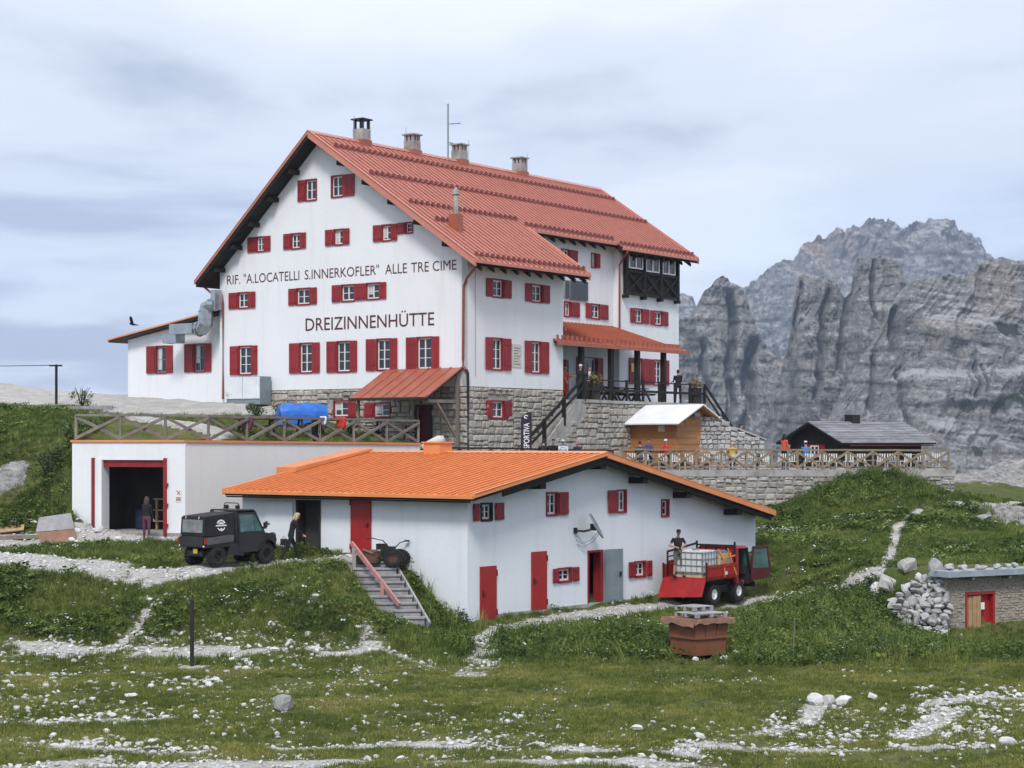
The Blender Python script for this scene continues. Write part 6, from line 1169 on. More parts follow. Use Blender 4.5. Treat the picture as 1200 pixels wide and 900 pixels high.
cbm.add(top_ + hang, [(r_ * nu + i, r_ * nu + i + 1, (r_ + 1) * nu + i + 1, (r_ + 1) * nu + i) for r_ in (0, 1) for i in range(nu - 1)] + [(3 * nu + i, 3 * nu + i + 1, i + 1, i) for i in range(nu - 1)])
hr = [(.79 + random.uniform(-.02, .04), -.74 + 1.48 * i / 6, .93 + random.uniform(-.1, .08)) for i in range(7)]; tr = [(.76, -.74 + 1.48 * i / 6, 1.075) for i in range(7)]; cbm.add(tr + hr, [(i, i + 1, 7 + i + 1, 7 + i) for i in range(6)])
hl = [(-.79 + random.uniform(-.04, .02), -.74 + 1.48 * i / 6, .90 + random.uniform(-.1, .08)) for i in range(7)]; tl = [(-.76, -.74 + 1.48 * i / 6, 1.075) for i in range(7)]; cbm.add(tl + hl, [(i, i + 1, 7 + i + 1, 7 + i) for i in range(6)])
wv = DF.w((0, 0, 1.09)); cbm.v = [v - wv for v in cbm.v]; crd = cbm.build('cardboard_cover', MATS['cardboard'], None, noflip=True); crd.location = wv; sm = crd.modifiers.new('thickness', 'SOLIDIFY'); sm.thickness = .012; tag(crd, 'crumpled brown cardboard sheet draped over the rusty skip', 'cardboard')
def pallet(label, x0, y0, z, L_, W_, yaw):
    f = Wf(DF.w((x0, y0, z)), R(35) + yaw); t = thing('wooden_pallet', label, 'pallet', tuple(f.w((0, 0, 0))), R(35) + yaw, 'pallets on the skip')
    for k in range(5): part('deck_board', MATS['grey_plank'], t, f, lambda m: m.box(-L_ / 2, L_ / 2, -W_ / 2 + k * W_ / 5 + .01, -W_ / 2 + (k + 1) * W_ / 5 - .015, .10, .125))
    for y in (-W_ / 2 + .05, 0, W_ / 2 - .05): part('bearer', MATS['grey_plank'], t, f, lambda m: [m.box(x - .07, x + .07, y - .045, y + .045, .0, .099) for x in (-L_ / 2 + .07, 0, L_ / 2 - .07)])
pallet('lower grey wooden pallet lying flat on the skip', .0, -.12, 1.11, 1.2, 1.0, 0); pallet('upper grey wooden pallet at the back of the skip', .2, .42, 1.245, .85, .8, .12)

# ================================================ OLD ROTARY MOWER by the red door
mp = P(446, 655, 65.3); mz = float(gz(mp.x, mp.y)); MF0 = Wf((mp.x + .05, mp.y + .1, mz + .13), R(-15))
class MFs:
    def w(s, p): return MF0.w((1.2 * p[0], 1.1 * p[1], .92 * p[2]))
MF = MFs(); mow = thing('motor_mower', 'old rusty brown motor tiller standing by the red door', 'machine', tuple(MF.w((0, 0, 0))), R(-15))
part('cutter_hood', MATS['mower_brown'], mow, MF, lambda m: poly_extr(m, [(-.82, .10), (-.05, .06), (-.0, .30), (-.10, .52), (-.38, .60), (-.62, .48)], -.35, .35), bevel=.05)
part('engine', MATS['black_metal'], mow, MF, lambda m: (m.box(.0, .35, -.18, .18, .42, .72), m.lathe((.18, -.22, .62), (0, 1, 0), [(0, 0), (0, .13), (.08, .14), (.1, 0)], 12), m.box(-.15, .12, -.12, .12, .6, .82)), bevel=.02)
part('gearbox', MATS['mower_brown'], mow, MF, lambda m: m.box(-.05, .55, -.12, .12, .25, .45), bevel=.03)
for s in (-1, 1): wheel(mow, MF, (.42, s * .28, .30), .30, .16, hub='mower_brown', lug=True)
part('handlebar', MATS['black_metal'], mow, MF, lambda m: (m.tube([(.3, -.1, .6), (.1, -.25, .95), (-.25, -.3, 1.05), (-.4, -.28, 1.0)], .02, 6), m.tube([(.3, .1, .6), (.45, .25, .85), (.62, .28, .92)], .02, 6), m.box(.58, .72, .24, .32, .89, .95)))
part('cutter_bar', MATS['tan_wood'], mow, MF, lambda m: m.beam((-.45, -.37, .62), (-.15, -.37, .48), .05))

# ================================================ TERRACE FURNITURE AND SMALL THINGS
def picnic(label, loc, rz_, mat='dark_wood', L_=1.8, group=None):
    f = Wf(loc, rz_); t = thing('picnic_table', label, 'table', tuple(loc), rz_, group)
    for k in range(4): part('top_board', MATS[mat], t, f, lambda m: m.box(-L_ / 2, L_ / 2, -.36 + k * .18, -.36 + k * .18 + .165, .71, .75))
    for s in (-1, 1):
        part('seat_board', MATS[mat], t, f, lambda m: m.box(-L_ / 2, L_ / 2, s * .72 - .13, s * .72 + .13, .42, .46))
    for x in (-L_ / 2 + .25, L_ / 2 - .25):
        for s in (-1, 1): part('leg', MATS[mat], t, f, lambda m: m.beam((x, s * .62, 0), (x, s * .2, .71), .08))
        part('crossbar', MATS[mat], t, f, lambda m: m.box(x + .05, x + .1, -.84, .84, .36, .42))
    return t
for i, (px, d) in enumerate([(300, 81), (335, 83.5), (395, 84.5), (428, 86), (462, 87.2)]):
    p = P(px, HZ, d); picnic('dark brown picnic table behind the garage roof fence', (p.x, p.y, float(gz(p.x, p.y))), R(15 + random.uniform(-8, 8)), group='dark picnic tables behind the garage roof fence')
# blue tarpaulin over a stack
bp = P(354, 497, 87.5); bzz = float(gz(bp.x, bp.y)); TB0 = Wf((bp.x, bp.y, bzz), R(18))
class TBs:
    def w(s, p): return TB0.w((p[0], p[1], p[2] * 1.18))
TB = TBs(); nn, mm_ = 22, 14; tv = []
for j in range(mm_):
    for i in range(nn):
        u, a = -1.08 + 2.16 * i / (nn - 1), math.pi * j / (mm_ - 1); rr_ = 1 - .25 * max(0, abs(u) - .7); bul = 1 + .05 * math.sin(u * 9 + j) + .03 * math.sin(j * 2.3 + u * 4)
        tv.append((u + .03 * math.sin(j * 1.7), -.62 * math.cos(a) * (abs(math.cos(a)) ** -.35 if abs(math.cos(a)) > .05 else 1) * rr_, .42 + max(.0, .62 * math.sin(a)) ** .8 * .95 * rr_ * bul if 0 < j < mm_ - 1 else .28 + .06 * math.sin(u * 7)))
tarp = onemesh('blue_tarpaulin', 'bright blue tarpaulin stretched over a stack beside the stone base', 'tarpaulin', MATS['blue_tarp'], TB, lambda m: (m.add(tv, [(j * nn + i, j * nn + i + 1, (j + 1) * nn + i + 1, (j + 1) * nn + i) for j in range(mm_ - 1) for i in range(nn - 1)] + [tuple(j * nn for j in range(mm_)), tuple(j * nn + nn - 1 for j in range(mm_ - 1, -1, -1))])), smooth=False)
stk = thing('wood_stack', 'stack of boards under the blue tarpaulin', 'stack', tuple(TB.w((0, 0, 0))), R(18))
for k in range(3): part('board', MATS['grey_wood'], stk, TB, lambda m: m.box(-.95, .95, -.45, .45, .02 + k * .14, .14 + k * .14))
# laundry on the fence
def cloth(name, label, cat, px, py, w_, h_, mat, d):
    c = P(px, py, d); f = Wf((c.x, c.y - .12, c.z), R(20)); pts = [( (i / 6 - .5) * w_ * (1 - .25 * j / 5 + .1 * math.sin(i * 2 + j)), .05 * math.sin(i * 1.9 + j * .6) - .02 * j * .3, -h_ * j / 5 + .02 * math.sin(i * 3)) for j in range(6) for i in range(7)]
    o = onemesh(name, label, cat, MATS[mat], f, lambda m: m.add(pts, [(j * 7 + i, j * 7 + i + 1, j * 7 + i + 8, j * 7 + i + 7) for j in range(5) for i in range(6)]), noflip=True, smooth=True); s_ = o.modifiers.new('thickness', 'SOLIDIFY'); s_.thickness = .03
cloth('hanging_jacket', 'black jacket hung over the garage roof fence', 'jacket', 371, 489, .42, 1.0, 'c_black', 81.2); cloth('hanging_towel', 'white towel hung over the garage roof fence', 'towel', 379, 488, .28, .35, 'c_white', 81.4); cloth('hanging_shirt', 'red shirt hung over the garage roof fence', 'shirt', 400, 488.5, .42, .5, 'c_red', 82.2); cloth('hanging_cloth', 'dark plum cloth hung over the garage roof fence', 'cloth', 290, 489, .5, .5, 'c_plum', 77.9)
# rolled parasol / bundle by the chimney
bq = P(510, 545, 88.2); onemesh('folded_parasol', 'cream folded parasol bundle leaning behind the orange chimney', 'parasol', [MATS['plaque'], MATS['black_metal']], Wf((bq.x, bq.y, -.95)), lambda m: (m.tube([(-.9, 0, .62), (-.3, 0, .85), (.2, 0, 1.1), (.42, 0, 1.2)], [.12, .24, .27, .14], 10)), base=(0, 0, 0), smooth=True)
onemesh('equipment_case', 'pale plastic case lying beside the folded parasol', 'case', MATS['plaque'], Wf((bq.x + .1, bq.y + .8, -1.15), .4), lambda m: (m.box(-.5, .5, -.3, .3, 0, .7)), bevel=.05)
# banner
bn = P(616.5, 549, 91.2); BNf = Fa(Wf((bn.x, bn.y, 0), R(4)), 'v', 0.0)
class WA:
    def __init__(s, f): s.f = f
    def w(s, p): return s.f.w((p[0], -p[1], p[2]))
BN = WA(Wf((bn.x, bn.y, 0), R(4))); ban = thing('advertising_banner', 'tall dark feather banner with white lettering beside the stair', 'banner', (bn.x, bn.y, -1.2))
zb0, zb1 = -.28, 1.5
part('banner_cloth', MATS['banner'], ban, BN, lambda m: m.prism([(-.24, 0, zb0), (.24, 0, zb0), (.24, 0, zb1 - .05), (.15, 0, zb1), (-.05, 0, zb1 - .06), (-.24, 0, zb1 - .25)], (0, -.01, 0)))
part('pole', MATS['black_metal'], ban, BN, lambda m: (m.tube([(.25, -.01, -1.2), (.25, -.01, zb1)], .018, 6), m.box(-.2, .7, -.25, .25, -1.25, -1.18)))
textmesh('lettering', 'SPORTIVA', MATS['white_mark'], ban, BN, -.13, .15, zb0 + .05, 1.22, n=.006, bold=.012, vertical=True)
part('logo', MATS['white_mark'], ban, BN, lambda m: m.add([(math.cos(a) * r * .11, .006, 1.28 + math.sin(a) * r * .09) for r in (.55, 1.0) for a in np.linspace(.3, 5.2, 12)], [(i, i + 1, 13 + i, 12 + i) for i in range(11)]), noflip=True)
# patio tables
for i, (px, d, rz_) in enumerate([(657, 91.0, 8), (765, 96.6, 0), (812, 96.9, 4), (858, 97, -4), (905, 96.8, 0), (960, 97.2, 3), (1015, 97, -3), (1065, 97, 0)]):
    p = P(px, HZ, d); picnic(['wooden picnic table by the stair where four people sit', 'wooden patio table in front of the kiosk where two people sit', 'wooden patio table right of the kiosk counter', 'wooden patio table beside the rubble wall', 'empty wooden patio table left of the black hut', 'wooden patio table in front of the black hut window', 'wooden patio table in front of the black hut side wall', 'wooden patio table nearest the right end of the patio fence'][i], (p.x, p.y, (float(gz(p.x, p.y)) if d > 92 else -1.2) + .01), R(rz_), 'grey_wood' if i else 'dark_wood', 1.9)
for i, px in enumerate(np.linspace(742, 1098, 22)):
    p = P(px + random.uniform(-4, 4), HZ, 95.75 + random.uniform(-.1, .5)); z = float(gz(p.x, p.y)) + .0; f = Wf((p.x, p.y, max(z, -1.31)), random.uniform(-.5, .5)); t = thing('patio_chair', 'pale slatted patio chair just behind the patio fence', 'chair', (p.x, p.y, max(z, -1.31)), 0, 'pale patio chairs behind the fence')
    for k in range(4): part('back_slat', MATS['white_paint'], t, f, lambda m: m.box(-.2 + k * .115, -.2 + k * .115 + .06, -.22, -.19, .40, .82))
    part('seat', MATS['white_paint'], t, f, lambda m: m.box(-.22, .22, -.2, .22, .40, .44))
    for x in (-.19, .19):
        for y in (-.18, .18): part('leg', MATS['white_paint'], t, f, lambda m: m.box(x - .02, x + .02, y - .02, y + .02, 0, .4))
for i, (u, v) in enumerate(((11.6, .0), (13.6, .4), (15.6, .4))):
    w_ = M.w((u, v, 2.22)); picnic(['dark table on the entrance terrace by the first porch posts', 'dark table on the entrance terrace under the porch roof middle', 'dark table on the entrance terrace before the red-shuttered windows'][i], tuple(w_), M.ang, 'dark_wood', 1.5)
# planters with shrubs on the terrace rail
LEAF = []
def leafball(m, c, r, n, rnd_, sz=.09):
    for _ in range(n):
        d_ = Vector((rnd_.gauss(0, 1), rnd_.gauss(0, 1), rnd_.gauss(0, 1))).normalized(); p = Vector(c) + d_ * r * rnd_.uniform(.4, 1); a = Vector((rnd_.gauss(0, 1), rnd_.gauss(0, 1), rnd_.gauss(0, .7))).normalized() * sz; b_ = d_.cross(a).normalized() * sz * .45
        m.add([p - a, p + b_, p + a, p - b_], [(0, 1, 2, 3)])
mk('leaf', (.085, .12, .032), .7, .35, 8); mk('leaf_dark', (.055, .085, .024), .7, .35, 8); mk('leaf_light', (.10, .13, .035), .7, .3, 8); mk('dry_leaf', (.20, .15, .06), .8, .3, 8); mk('petal', (.62, .62, .58), .8, .1); mk('petal_yellow', (.55, .42, .05), .8, .1)
for i, (u, v, lb) in enumerate(((9.6, -1.02, 'potted brownish shrub on the terrace rail near the stair top'), (19.9, -1.0, 'potted brownish shrub on the terrace rail near the far stair'))):
    f = Wf(M.w((u, v, 2.22)), M.ang); t = thing('potted_shrub', lb, 'plant', tuple(f.w((0, 0, 0)))); part('planter', MATS['dark_wood'], t, f, lambda m: m.box(-.4, .4, .08, .45, .0, .85)); rr = random.Random(i); part('foliage', MATS['dry_leaf'], t, f, lambda m: leafball(m, (0, .2, 1.05), .42, 260, rr, .07), noflip=True)
# left hillside: pole, plank, bush, boards, wire, bird
pp = P(66, 474, 98); ply = onemesh('utility_pole', 'thin dark utility pole on the gravel rise at left', 'pole', MATS['black_wood'], Wf((pp.x, pp.y, float(gz(pp.x, pp.y)) - .1)), lambda m: (m.tube([(0, 0, 0), (0, 0, 2.15)], .07, 8), m.box(-.35, .3, -.05, .05, 2.05, 2.13))); tz = float(gz(pp.x, pp.y)) + 2.0
onemesh('overhead_wire', 'overhead wire running left from the thin utility pole', 'wire', MATS['black_metal'], WORLD, lambda m: m.tube([(pp.x + (-26) * t, pp.y + 4 * t, tz + .25 * (t - .5) ** 2 - .05) for t in np.linspace(0, 1, 9)], .018, 4), base=tuple(Vector((pp.x, pp.y, tz))))
q = P(90, 479, 94.5); qz = float(gz(q.x, q.y)); onemesh('fallen_plank', 'long grey plank lying on the hillside above the fence', 'plank', MATS['grey_plank'], Wf((q.x, q.y, qz + .05), .06, -.02), lambda m: m.box(-1.75, 1.75, -.14, .14, .0, .16))
def bush(label, px, py, d, r, n, mat='leaf', tall=1.0, seed=0):
    p = P(px, py, d); z = float(gz(p.x, p.y)); f = Wf((p.x, p.y, z)); t = thing('bush', label, 'bush', (p.x, p.y, z)); rr = random.Random(seed)
    part('stems', MATS['dark_wood'], t, f, lambda m: [m.tube([(0, 0, -.05), (math.cos(k) * r * .4, math.sin(k) * r * .4, r * tall), (math.cos(k) * r * .8, math.sin(k) * r * .8, r * 1.7 * tall)], [.03, .02, .008], 5) for k in range(6)])
    part('foliage', MATS[mat], t, f, lambda m: [leafball(m, (rr.gauss(0, r * .45), rr.gauss(0, r * .4), abs(rr.gauss(r * .75, r * .4)) * tall + .05), r * .4, n // 12, rr, .06) for _ in range(12)], noflip=True)
for i_, (px_, py_, d_, r_, lb_) in enumerate([(70, 585, 78.2, .75, 'dark green shrub in the middle of the bank left of the garage'), (96, 606, 76.9, .6, 'dark green shrub against the lower left edge of the garage wall'), (56, 552, 80, .8, 'dark green shrub high on the bank left of the garage'), (90, 560, 78.6, .7, 'dark green shrub beside the upper left corner of the garage')]): bush(lb_, px_, py_, d_, r_, 900, ['leaf_dark', 'leaf'][i_ % 2], .75, 30 + i_)
bush('yellowish bush beside the utility pole', 96, 473, 97, .5, 420, 'leaf_light', 1.2, 3); bush('green bush in front of the power cabinet', 335, 484, 93, .55, 500, 'leaf', .9, 4); bush('green bush left of the blue tarpaulin', 300, 487, 92, .5, 420, 'leaf_dark', .8, 5)
bp_ = P(68, 611, 75.6); bzq = float(gz(bp_.x, bp_.y)); BD = Wf((bp_.x, bp_.y, bzq - .1), R(10)); brd = thing('leaning_boards', 'weathered grey and brown wooden panel leaning on the bank left of the garage', 'panel', (bp_.x, bp_.y, bzq)); S_ = .0333
part('board', MATS['grey_plank'], brd, BD, lambda m: m.hexa([(-.85, -.05, .5), (.62, -.05, .62), (.62, 0, .62), (-.85, 0, .5), (-.75, .32, 1.05), (.48, .34, 1.22), (.48, .39, 1.22), (-.75, .37, 1.05)]))
part('board', MATS['cardboard'], brd, BD, lambda m: m.hexa([(-.55, -.35, -.02), (.82, -.35, .10), (.82, -.3, .10), (-.55, -.3, -.02), (-.82, -.06, .48), (.62, -.06, .58), (.62, -.01, .58), (-.82, -.01, .48)]))
yp_ = P(15, 602, 76.5); yz = float(gz(yp_.x, yp_.y)); onemesh('yellow_board', 'pale yellow board lying on the rubble at the left edge', 'board', MATS['pine'], Wf((yp_.x, yp_.y, yz + .12), .1, -.1, .5), lambda m: m.box(-.6, .45, -.22, .22, 0, .05)); onemesh('timber_beam', 'grey squared timber lying below the yellow board', 'timber', MATS['grey_wood'], Wf((yp_.x + .6, yp_.y - .4, yz - .25), .05, -.03), lambda m: m.box(-1, .9, -.08, .08, 0, .15))
pb = ghit(225, 783); onemesh('marker_post', 'dark metal marker post standing alone in the meadow', 'post', [MATS['dark_wood']], Wf(pb), lambda m: (m.tube([(0, 0, -.2), (0, 0, 1.92), (0, 0, 1.98)], [.062, .06, .03], 8)), base=(0, 0, 0)); onemesh('post_footing', 'flat pale stone slab at the foot of the marker post', 'stone', MATS['limestone'], Wf(pb), lambda m: m.prism([(-.34, -.25, -.08), (.36, -.2, -.08), (.4, .2, -.08), (-.3, .25, -.08)], (0, 0, .12)), base=(0, 0, 0))
sq = ghit(929, 775); onemesh('thin_stake', 'thin grey stake in the weeds right of the skip', 'stake', MATS['grey_wood'], Wf(sq), lambda m: m.tube([(0, 0, -.2), (.06, 0, 1.25)], [.022, .018], 6))
# bird in flight
bb = P(155, 380, 92); brdo = thing('black_bird', 'black mountain bird flying left of the annex roof', 'bird', tuple(bb)); BFm = Wf(bb, R(160), R(-10), R(25))
part('body', MATS['c_black'], brdo, BFm, lambda m: (m.tube([(-.20, 0, .0), (-.12, 0, .0), (0, 0, .0), (.1, 0, .01), (.15, 0, .02), (.19, 0, .01)], [.03, .045, .06, .045, .03, .006], 8), m.add([(-.16, -.03, 0), (-.16, .03, 0), (-.32, .07, .0), (-.32, -.07, .0)], [(0, 1, 2, 3)])), smooth=True)
for s in (-1, 1): part('wing', MATS['c_black'], brdo, BFm, lambda m: m.prism([(.08, s * .03, .02), (.10, s * .22, .12), (.02, s * .44, .20), (-.10, s * .40, .18), (-.10, s * .2, .09), (-.09, s * .03, .01)], (0, 0, .012)))

# ================================================ PEOPLE
ICO = {}
def ico(sub):
    if sub not in ICO:
        bm = bmesh.new(); bmesh.ops.create_icosphere(bm, subdivisions=sub, radius=1); ICO[sub] = [v.co.copy() for v in bm.verts]; bm.free()
    return ICO[sub]
def hullmesh(ells, sub=2):
    bm = bmesh.new()
    for c, r in ells:
        r = r if isinstance(r, (tuple, list)) else (r, r, r)
        for q in ico(sub): bm.verts.new((c[0] + q.x * r[0], c[1] + q.y * r[1], c[2] + q.z * r[2]))
    bm.verts.ensure_lookup_table(); res = bmesh.ops.convex_hull(bm, input=bm.verts[:])
    bmesh.ops.delete(bm, geom=list({g for g in res['geom_interior'] + res['geom_unused'] if isinstance(g, bmesh.types.BMVert)}), context='VERTS')
    bm.verts.index_update(); v = [x.co.copy() for x in bm.verts]; f = [tuple(x.index for x in fc.verts) for fc in bm.faces]; bm.free(); return v, f
REMESH = bpy.data.objects.new('tmp', bpy.data.meshes.new('tmp'))
def person(label, loc, face, top='c_black', legs='c_navy', shoes='c_shoe', hair='hair_dark', skin='skin', h=1.72, lean=0, headtilt=0, headturn=0, thigh=(2, -2), knee=(2, 4), spread=4, arm=((8, 6, 12), (8, 6, 12)), sit=0.0, longhair=False, cap=None, sleeves='long', shorts=False, group=None, vest=None, voxel=.016, grip=.5, female=False):
    S = h / 1.72; prims = []                 # (ellipsoids, region)
    def rot(v, ax, deg): return Matrix.Rotation(R(deg), 3, ax) @ Vector(v)
    hz = .93 if not sit else sit + .10
    pel = Vector((0, 0, hz)); up_ = rot((0, 0, 1), 'X', -lean); ch = pel + up_ * .36; nk = pel + up_ * .53; up2 = rot((0, 0, 1), 'X', -(lean + headtilt)); hd_ = nk + up2 * .17 + Vector((0, .02, 0))
    sh_w, hp = (.165, .105) if female else (.19, .095)
    add = lambda reg, *e, sub=2: prims.append((list(e), reg, sub))
    add('top', (ch, (.175 if not female else .155, .115, .14)), (pel + up_ * .17, (.15 if not female else .135, .105, .10))); add('top', (pel + up_ * .17, (.145, .105, .10)), (pel + up_ * .03, (.16, .115, .07)))
    add('top', (ch + up_ * .10, (.17, .10, .06)), (ch + up_ * .14, (.09, .07, .05))); add('legs', (pel, (.165, .12, .09)), (pel - Vector((0, 0, .06)), (.15, .115, .07)))
    add('skin', (nk - up_ * .03, .058), (nk + up2 * .08, .055))
    Hm = Matrix.Rotation(R(headturn), 3, 'Z') @ Matrix.Rotation(R(-(lean * .4 + headtilt)), 3, 'X'); H_ = lambda x, y, z: hd_ + Hm @ Vector((x, y, z))
    add('skin', (H_(0, -.01, .03), (.075, .09, .085)), (H_(0, .025, -.06), (.052, .06, .05))); add('skin', (H_(0, .085, .0), (.014, .014, .02)), (H_(0, .10, -.018), (.016, .016, .012)))
    for s in (-1, 1): add('skin', (H_(s * .078, -.01, .0), (.012, .022, .032)))
    for i, s in enumerate((-1, 1)):                # legs: left, right
        hip = pel + Vector((s * hp, 0, -.03)); td = rot(rot((0, 0, -1), 'X', thigh[i]), 'Y', -s * spread if not sit else 0); kn = hip + td * .42
        sd_ = rot(rot((0, 0, -1), 'X', thigh[i] - knee[i]), 'Y', -s * spread * .5 if not sit else 0); an = kn + sd_ * .41
        add('legs', (hip, (.088, .095, .09)), (kn, .062)); low_ = 'legs' if not shorts else 'skin'; add('legs' if not shorts else 'legs', (kn - td * .02, .062), (kn + sd_ * (.02 if shorts else .12), .058 if not shorts else .065)); add(low_, (kn, .056), (kn + sd_ * .15, .058)); add(low_, (kn + sd_ * .15, .058), (an, .040))
        fd = rot((0, 1, 0), 'X', min(0, thigh[i] - knee[i]) * .7); add('shoe', (an - Vector((0, .03, .035)), (.045, .055, .045)), (an + fd * .15 - Vector((0, 0, .05)), (.045, .055, .032))); add('shoe', (an, .045), (an - Vector((0, 0, .04)), .05))
        fa_, fo, eb = arm[i]; sh = nk - up_ * .07 + Vector((s * sh_w, 0, 0)); ud = rot(rot((0, 0, -1), 'X', fa_), 'Y', -s * fo); el = sh + ud * .28
        if isinstance(eb, tuple): ld = Vector((eb[0] * s, eb[1], eb[2])).normalized()
        else: ld = rot(rot((0, 0, -1), 'X', fa_ + eb), 'Y', -s * fo * .4)
        wr_ = el + ld * .25; slv = {'long': ('top', 'top'), 'short': ('top', 'skin'), 'none': ('skin', 'skin')}[sleeves]
        add('top', (sh, .065), (ch + Vector((s * .1, 0, .05)), .08)); add(slv[0], (sh, .060), (sh + ud * .16, .05)); add(slv[1] if sleeves != 'long' else 'top', (sh + ud * .14, .046), (el, .042)); add(slv[1], (el, .044), (wr_, .030))
        sx = ld.cross(Vector((0, 1, 0)) if abs(ld.y) < .8 else Vector((0, 0, 1))).normalized(); sy = sx.cross(ld).normalized()
        pm = wr_ + ld * .055; add('skin', (wr_ + ld * .015, .028), (wr_ + ld * .085, .033), sub=1)
        for k, (off, ln) in enumerate(((-.030, .065), (-.010, .078), (.010, .072), (.028, .056))):
            b_ = wr_ + ld * .095 + sy * off; m1 = b_ + (ld * .75 + sx * s * grip).normalized() * ln * .55; m2 = m1 + (ld * .25 + sx * s * grip * 1.6).normalized() * ln * .5
            add('skin', (b_, .0105), (m1, .0095), sub=1); add('skin', (m1, .0095), (m2, .0085), sub=1)
        tb = wr_ + ld * .04 - sy * .03; t1 = tb + (ld * .6 - sy * .8).normalized() * .045; add('skin', (tb, .013), (t1, .011), sub=1); add('skin', (t1, .011), (t1 + (ld * .9 + sx * s * .3).normalized() * .035, .0095), sub=1)
    vs_, fs_ = [], []; cen = []
    for e, reg, sub in prims:
        v, f = hullmesh(e, sub); b_ = len(vs_); vs_ += v; fs_ += [tuple(b_ + i for i in q) for q in f]
    me = bpy.data.meshes.new('tmp'); me.from_pydata(vs_, [], fs_); REMESH.data = me
    if REMESH.name not in sc.collection.objects: link(REMESH)
    REMESH.modifiers.clear(); md = REMESH.modifiers.new('r', 'REMESH'); md.mode = 'VOXEL'; md.voxel_size = voxel; sm_ = REMESH.modifiers.new('s', 'SMOOTH'); sm_.factor = .4; sm_.iterations = 1
    bpy.context.view_layer.update(); ev = REMESH.evaluated_get(bpy.context.evaluated_depsgraph_get()); bod = bpy.data.meshes.new_from_object(ev); bod.name = 'body'
    co = np.array([p.center for p in bod.polygons]); best = np.full(len(co), 1e9); regs = ['top', 'legs', 'skin', 'shoe', 'eye', 'vest']; mi = np.zeros(len(co), int)
    for e, reg, sub in prims:
        a = np.array(e[0][0]); b_ = np.array(e[-1][0]); ra = np.mean(e[0][1]); rb = np.mean(e[-1][1]); ab = b_ - a; t = np.clip(((co - a) @ ab) / (ab @ ab + 1e-9), 0, 1); d_ = np.linalg.norm(co - a - t[:, None] * ab, axis=1) / (ra + (rb - ra) * t)
        q = d_ < best; best[q] = d_[q]; mi[q] = regs.index(reg)
    for s in (-1, 1): e_ = np.array(H_(s * .032, .078, .018)); mi[np.linalg.norm(co - e_, axis=1) < .017] = 4
    mth = np.array(H_(0, .085, -.055)); mi[(np.linalg.norm((co - mth) * (1, 1, 2.2), axis=1) < .02)] = 4 if False else 2
    if vest: mi[(mi == 0) & (np.abs(co[:, 0]) > .05) & (np.linalg.norm(co - np.array(ch), axis=1) < .3)] = 5
    bod.materials.clear()
    for mname in (top, legs, skin, shoes, 'eye', vest or top): bod.materials.append(MATS[mname])
    bod.polygons.foreach_set('material_index', mi.astype(np.int32)); bod.transform(Matrix.Scale(S, 4)); bod.shade_smooth(); bpy.data.meshes.remove(me) if False else None
    zmin = min(v.co.z for v in bod.vertices)
    t_ = thing('person', label, 'person', tuple(loc), face, group); bo = link(bpy.data.objects.new('body', bod)); bo.parent = t_; MW[bo.name] = MW[t_.name]; dz = 0.0 if sit else -zmin; bo.location = (0, 0, dz)
    def extra(nm, ells, mat):
        vv, ff = [], []
        for e in ells: v, f = hullmesh(e); b0 = len(vv); vv += v; ff += [tuple(b0 + i for i in q) for q in f]
        m_ = bpy.data.meshes.new(nm); m_.from_pydata([v * S for v in vv], [], ff); m_.materials.append(MATS[mat]); m_.shade_smooth(); o = link(bpy.data.objects.new(nm, m_)); o.parent = t_; o.location = (0, 0, dz); return o
    hr = [[(H_(0, -.015, .055), (.082, .092, .075)), (H_(0, -.05, .01), (.076, .06, .07))], [(H_(0, .03, .095), (.065, .05, .03)), (H_(0, -.03, .09), (.07, .07, .05))]]
    if longhair: hr += [[(H_(0, -.06, .02), (.085, .055, .08)), (H_(0, -.085, -.16), (.10, .045, .06))], *[[(H_(s * .075, -.02, .03), (.022, .05, .05)), (H_(s * .085, -.01, -.12), (.025, .04, .05))] for s in (-1, 1)]]
    extra('hair', hr, hair)
    if cap: extra('cap', [[(H_(0, -.01, .075), (.088, .10, .07)), (H_(0, -.01, .06), (.088, .10, .03))], [(H_(0, .09, .075), (.07, .05, .012)), (H_(0, .14, .065), (.05, .03, .01))]], cap)
    t_['h'] = 0; del t_['h']; return t_
def onground(px, py, d=None):
    q = ghit(px, py) if d is None else P(px, HZ, d); return (q.x, q.y, float(gz(q.x, q.y)))
pg = P(172, 629, 74.6)
person('woman with long brown hair, dark jacket and plum trousers outside the garage doorway', (pg.x, pg.y, float(gz(pg.x, pg.y))), R(-25), 'c_black', 'c_plum', hair='hair_brown', h=1.68, longhair=True, thigh=(3, -4), arm=((10, 6, 22), (8, 6, 18)), female=True, voxel=.013)
pb2 = P(341, 657, 66.8)
wz = float(gz(pb2.x, pb2.y)); blond = person('blond woman in black jacket walking past the dark doorway with a bag', (pb2.x, pb2.y, wz), R(-72), 'c_black', 'c_black', hair='hair_blond', longhair=True, h=1.66, lean=12, headtilt=22, thigh=(24, -20), knee=(8, 14), arm=((-14, 6, 14), (22, 6, 26)), female=True, voxel=.013)
onemesh('hand_bag', 'small black bag carried by the blond woman', 'bag', MATS['c_black'], Wf((pb2.x - .20, pb2.y - .20, wz + .58)), lambda m: (m.box(-.14, .10, -.07, .07, -.06, .16), m.tube([(-.1, 0, .15), (-.03, 0, .26), (.05, 0, .15)], .012, 5)), bevel=.02)
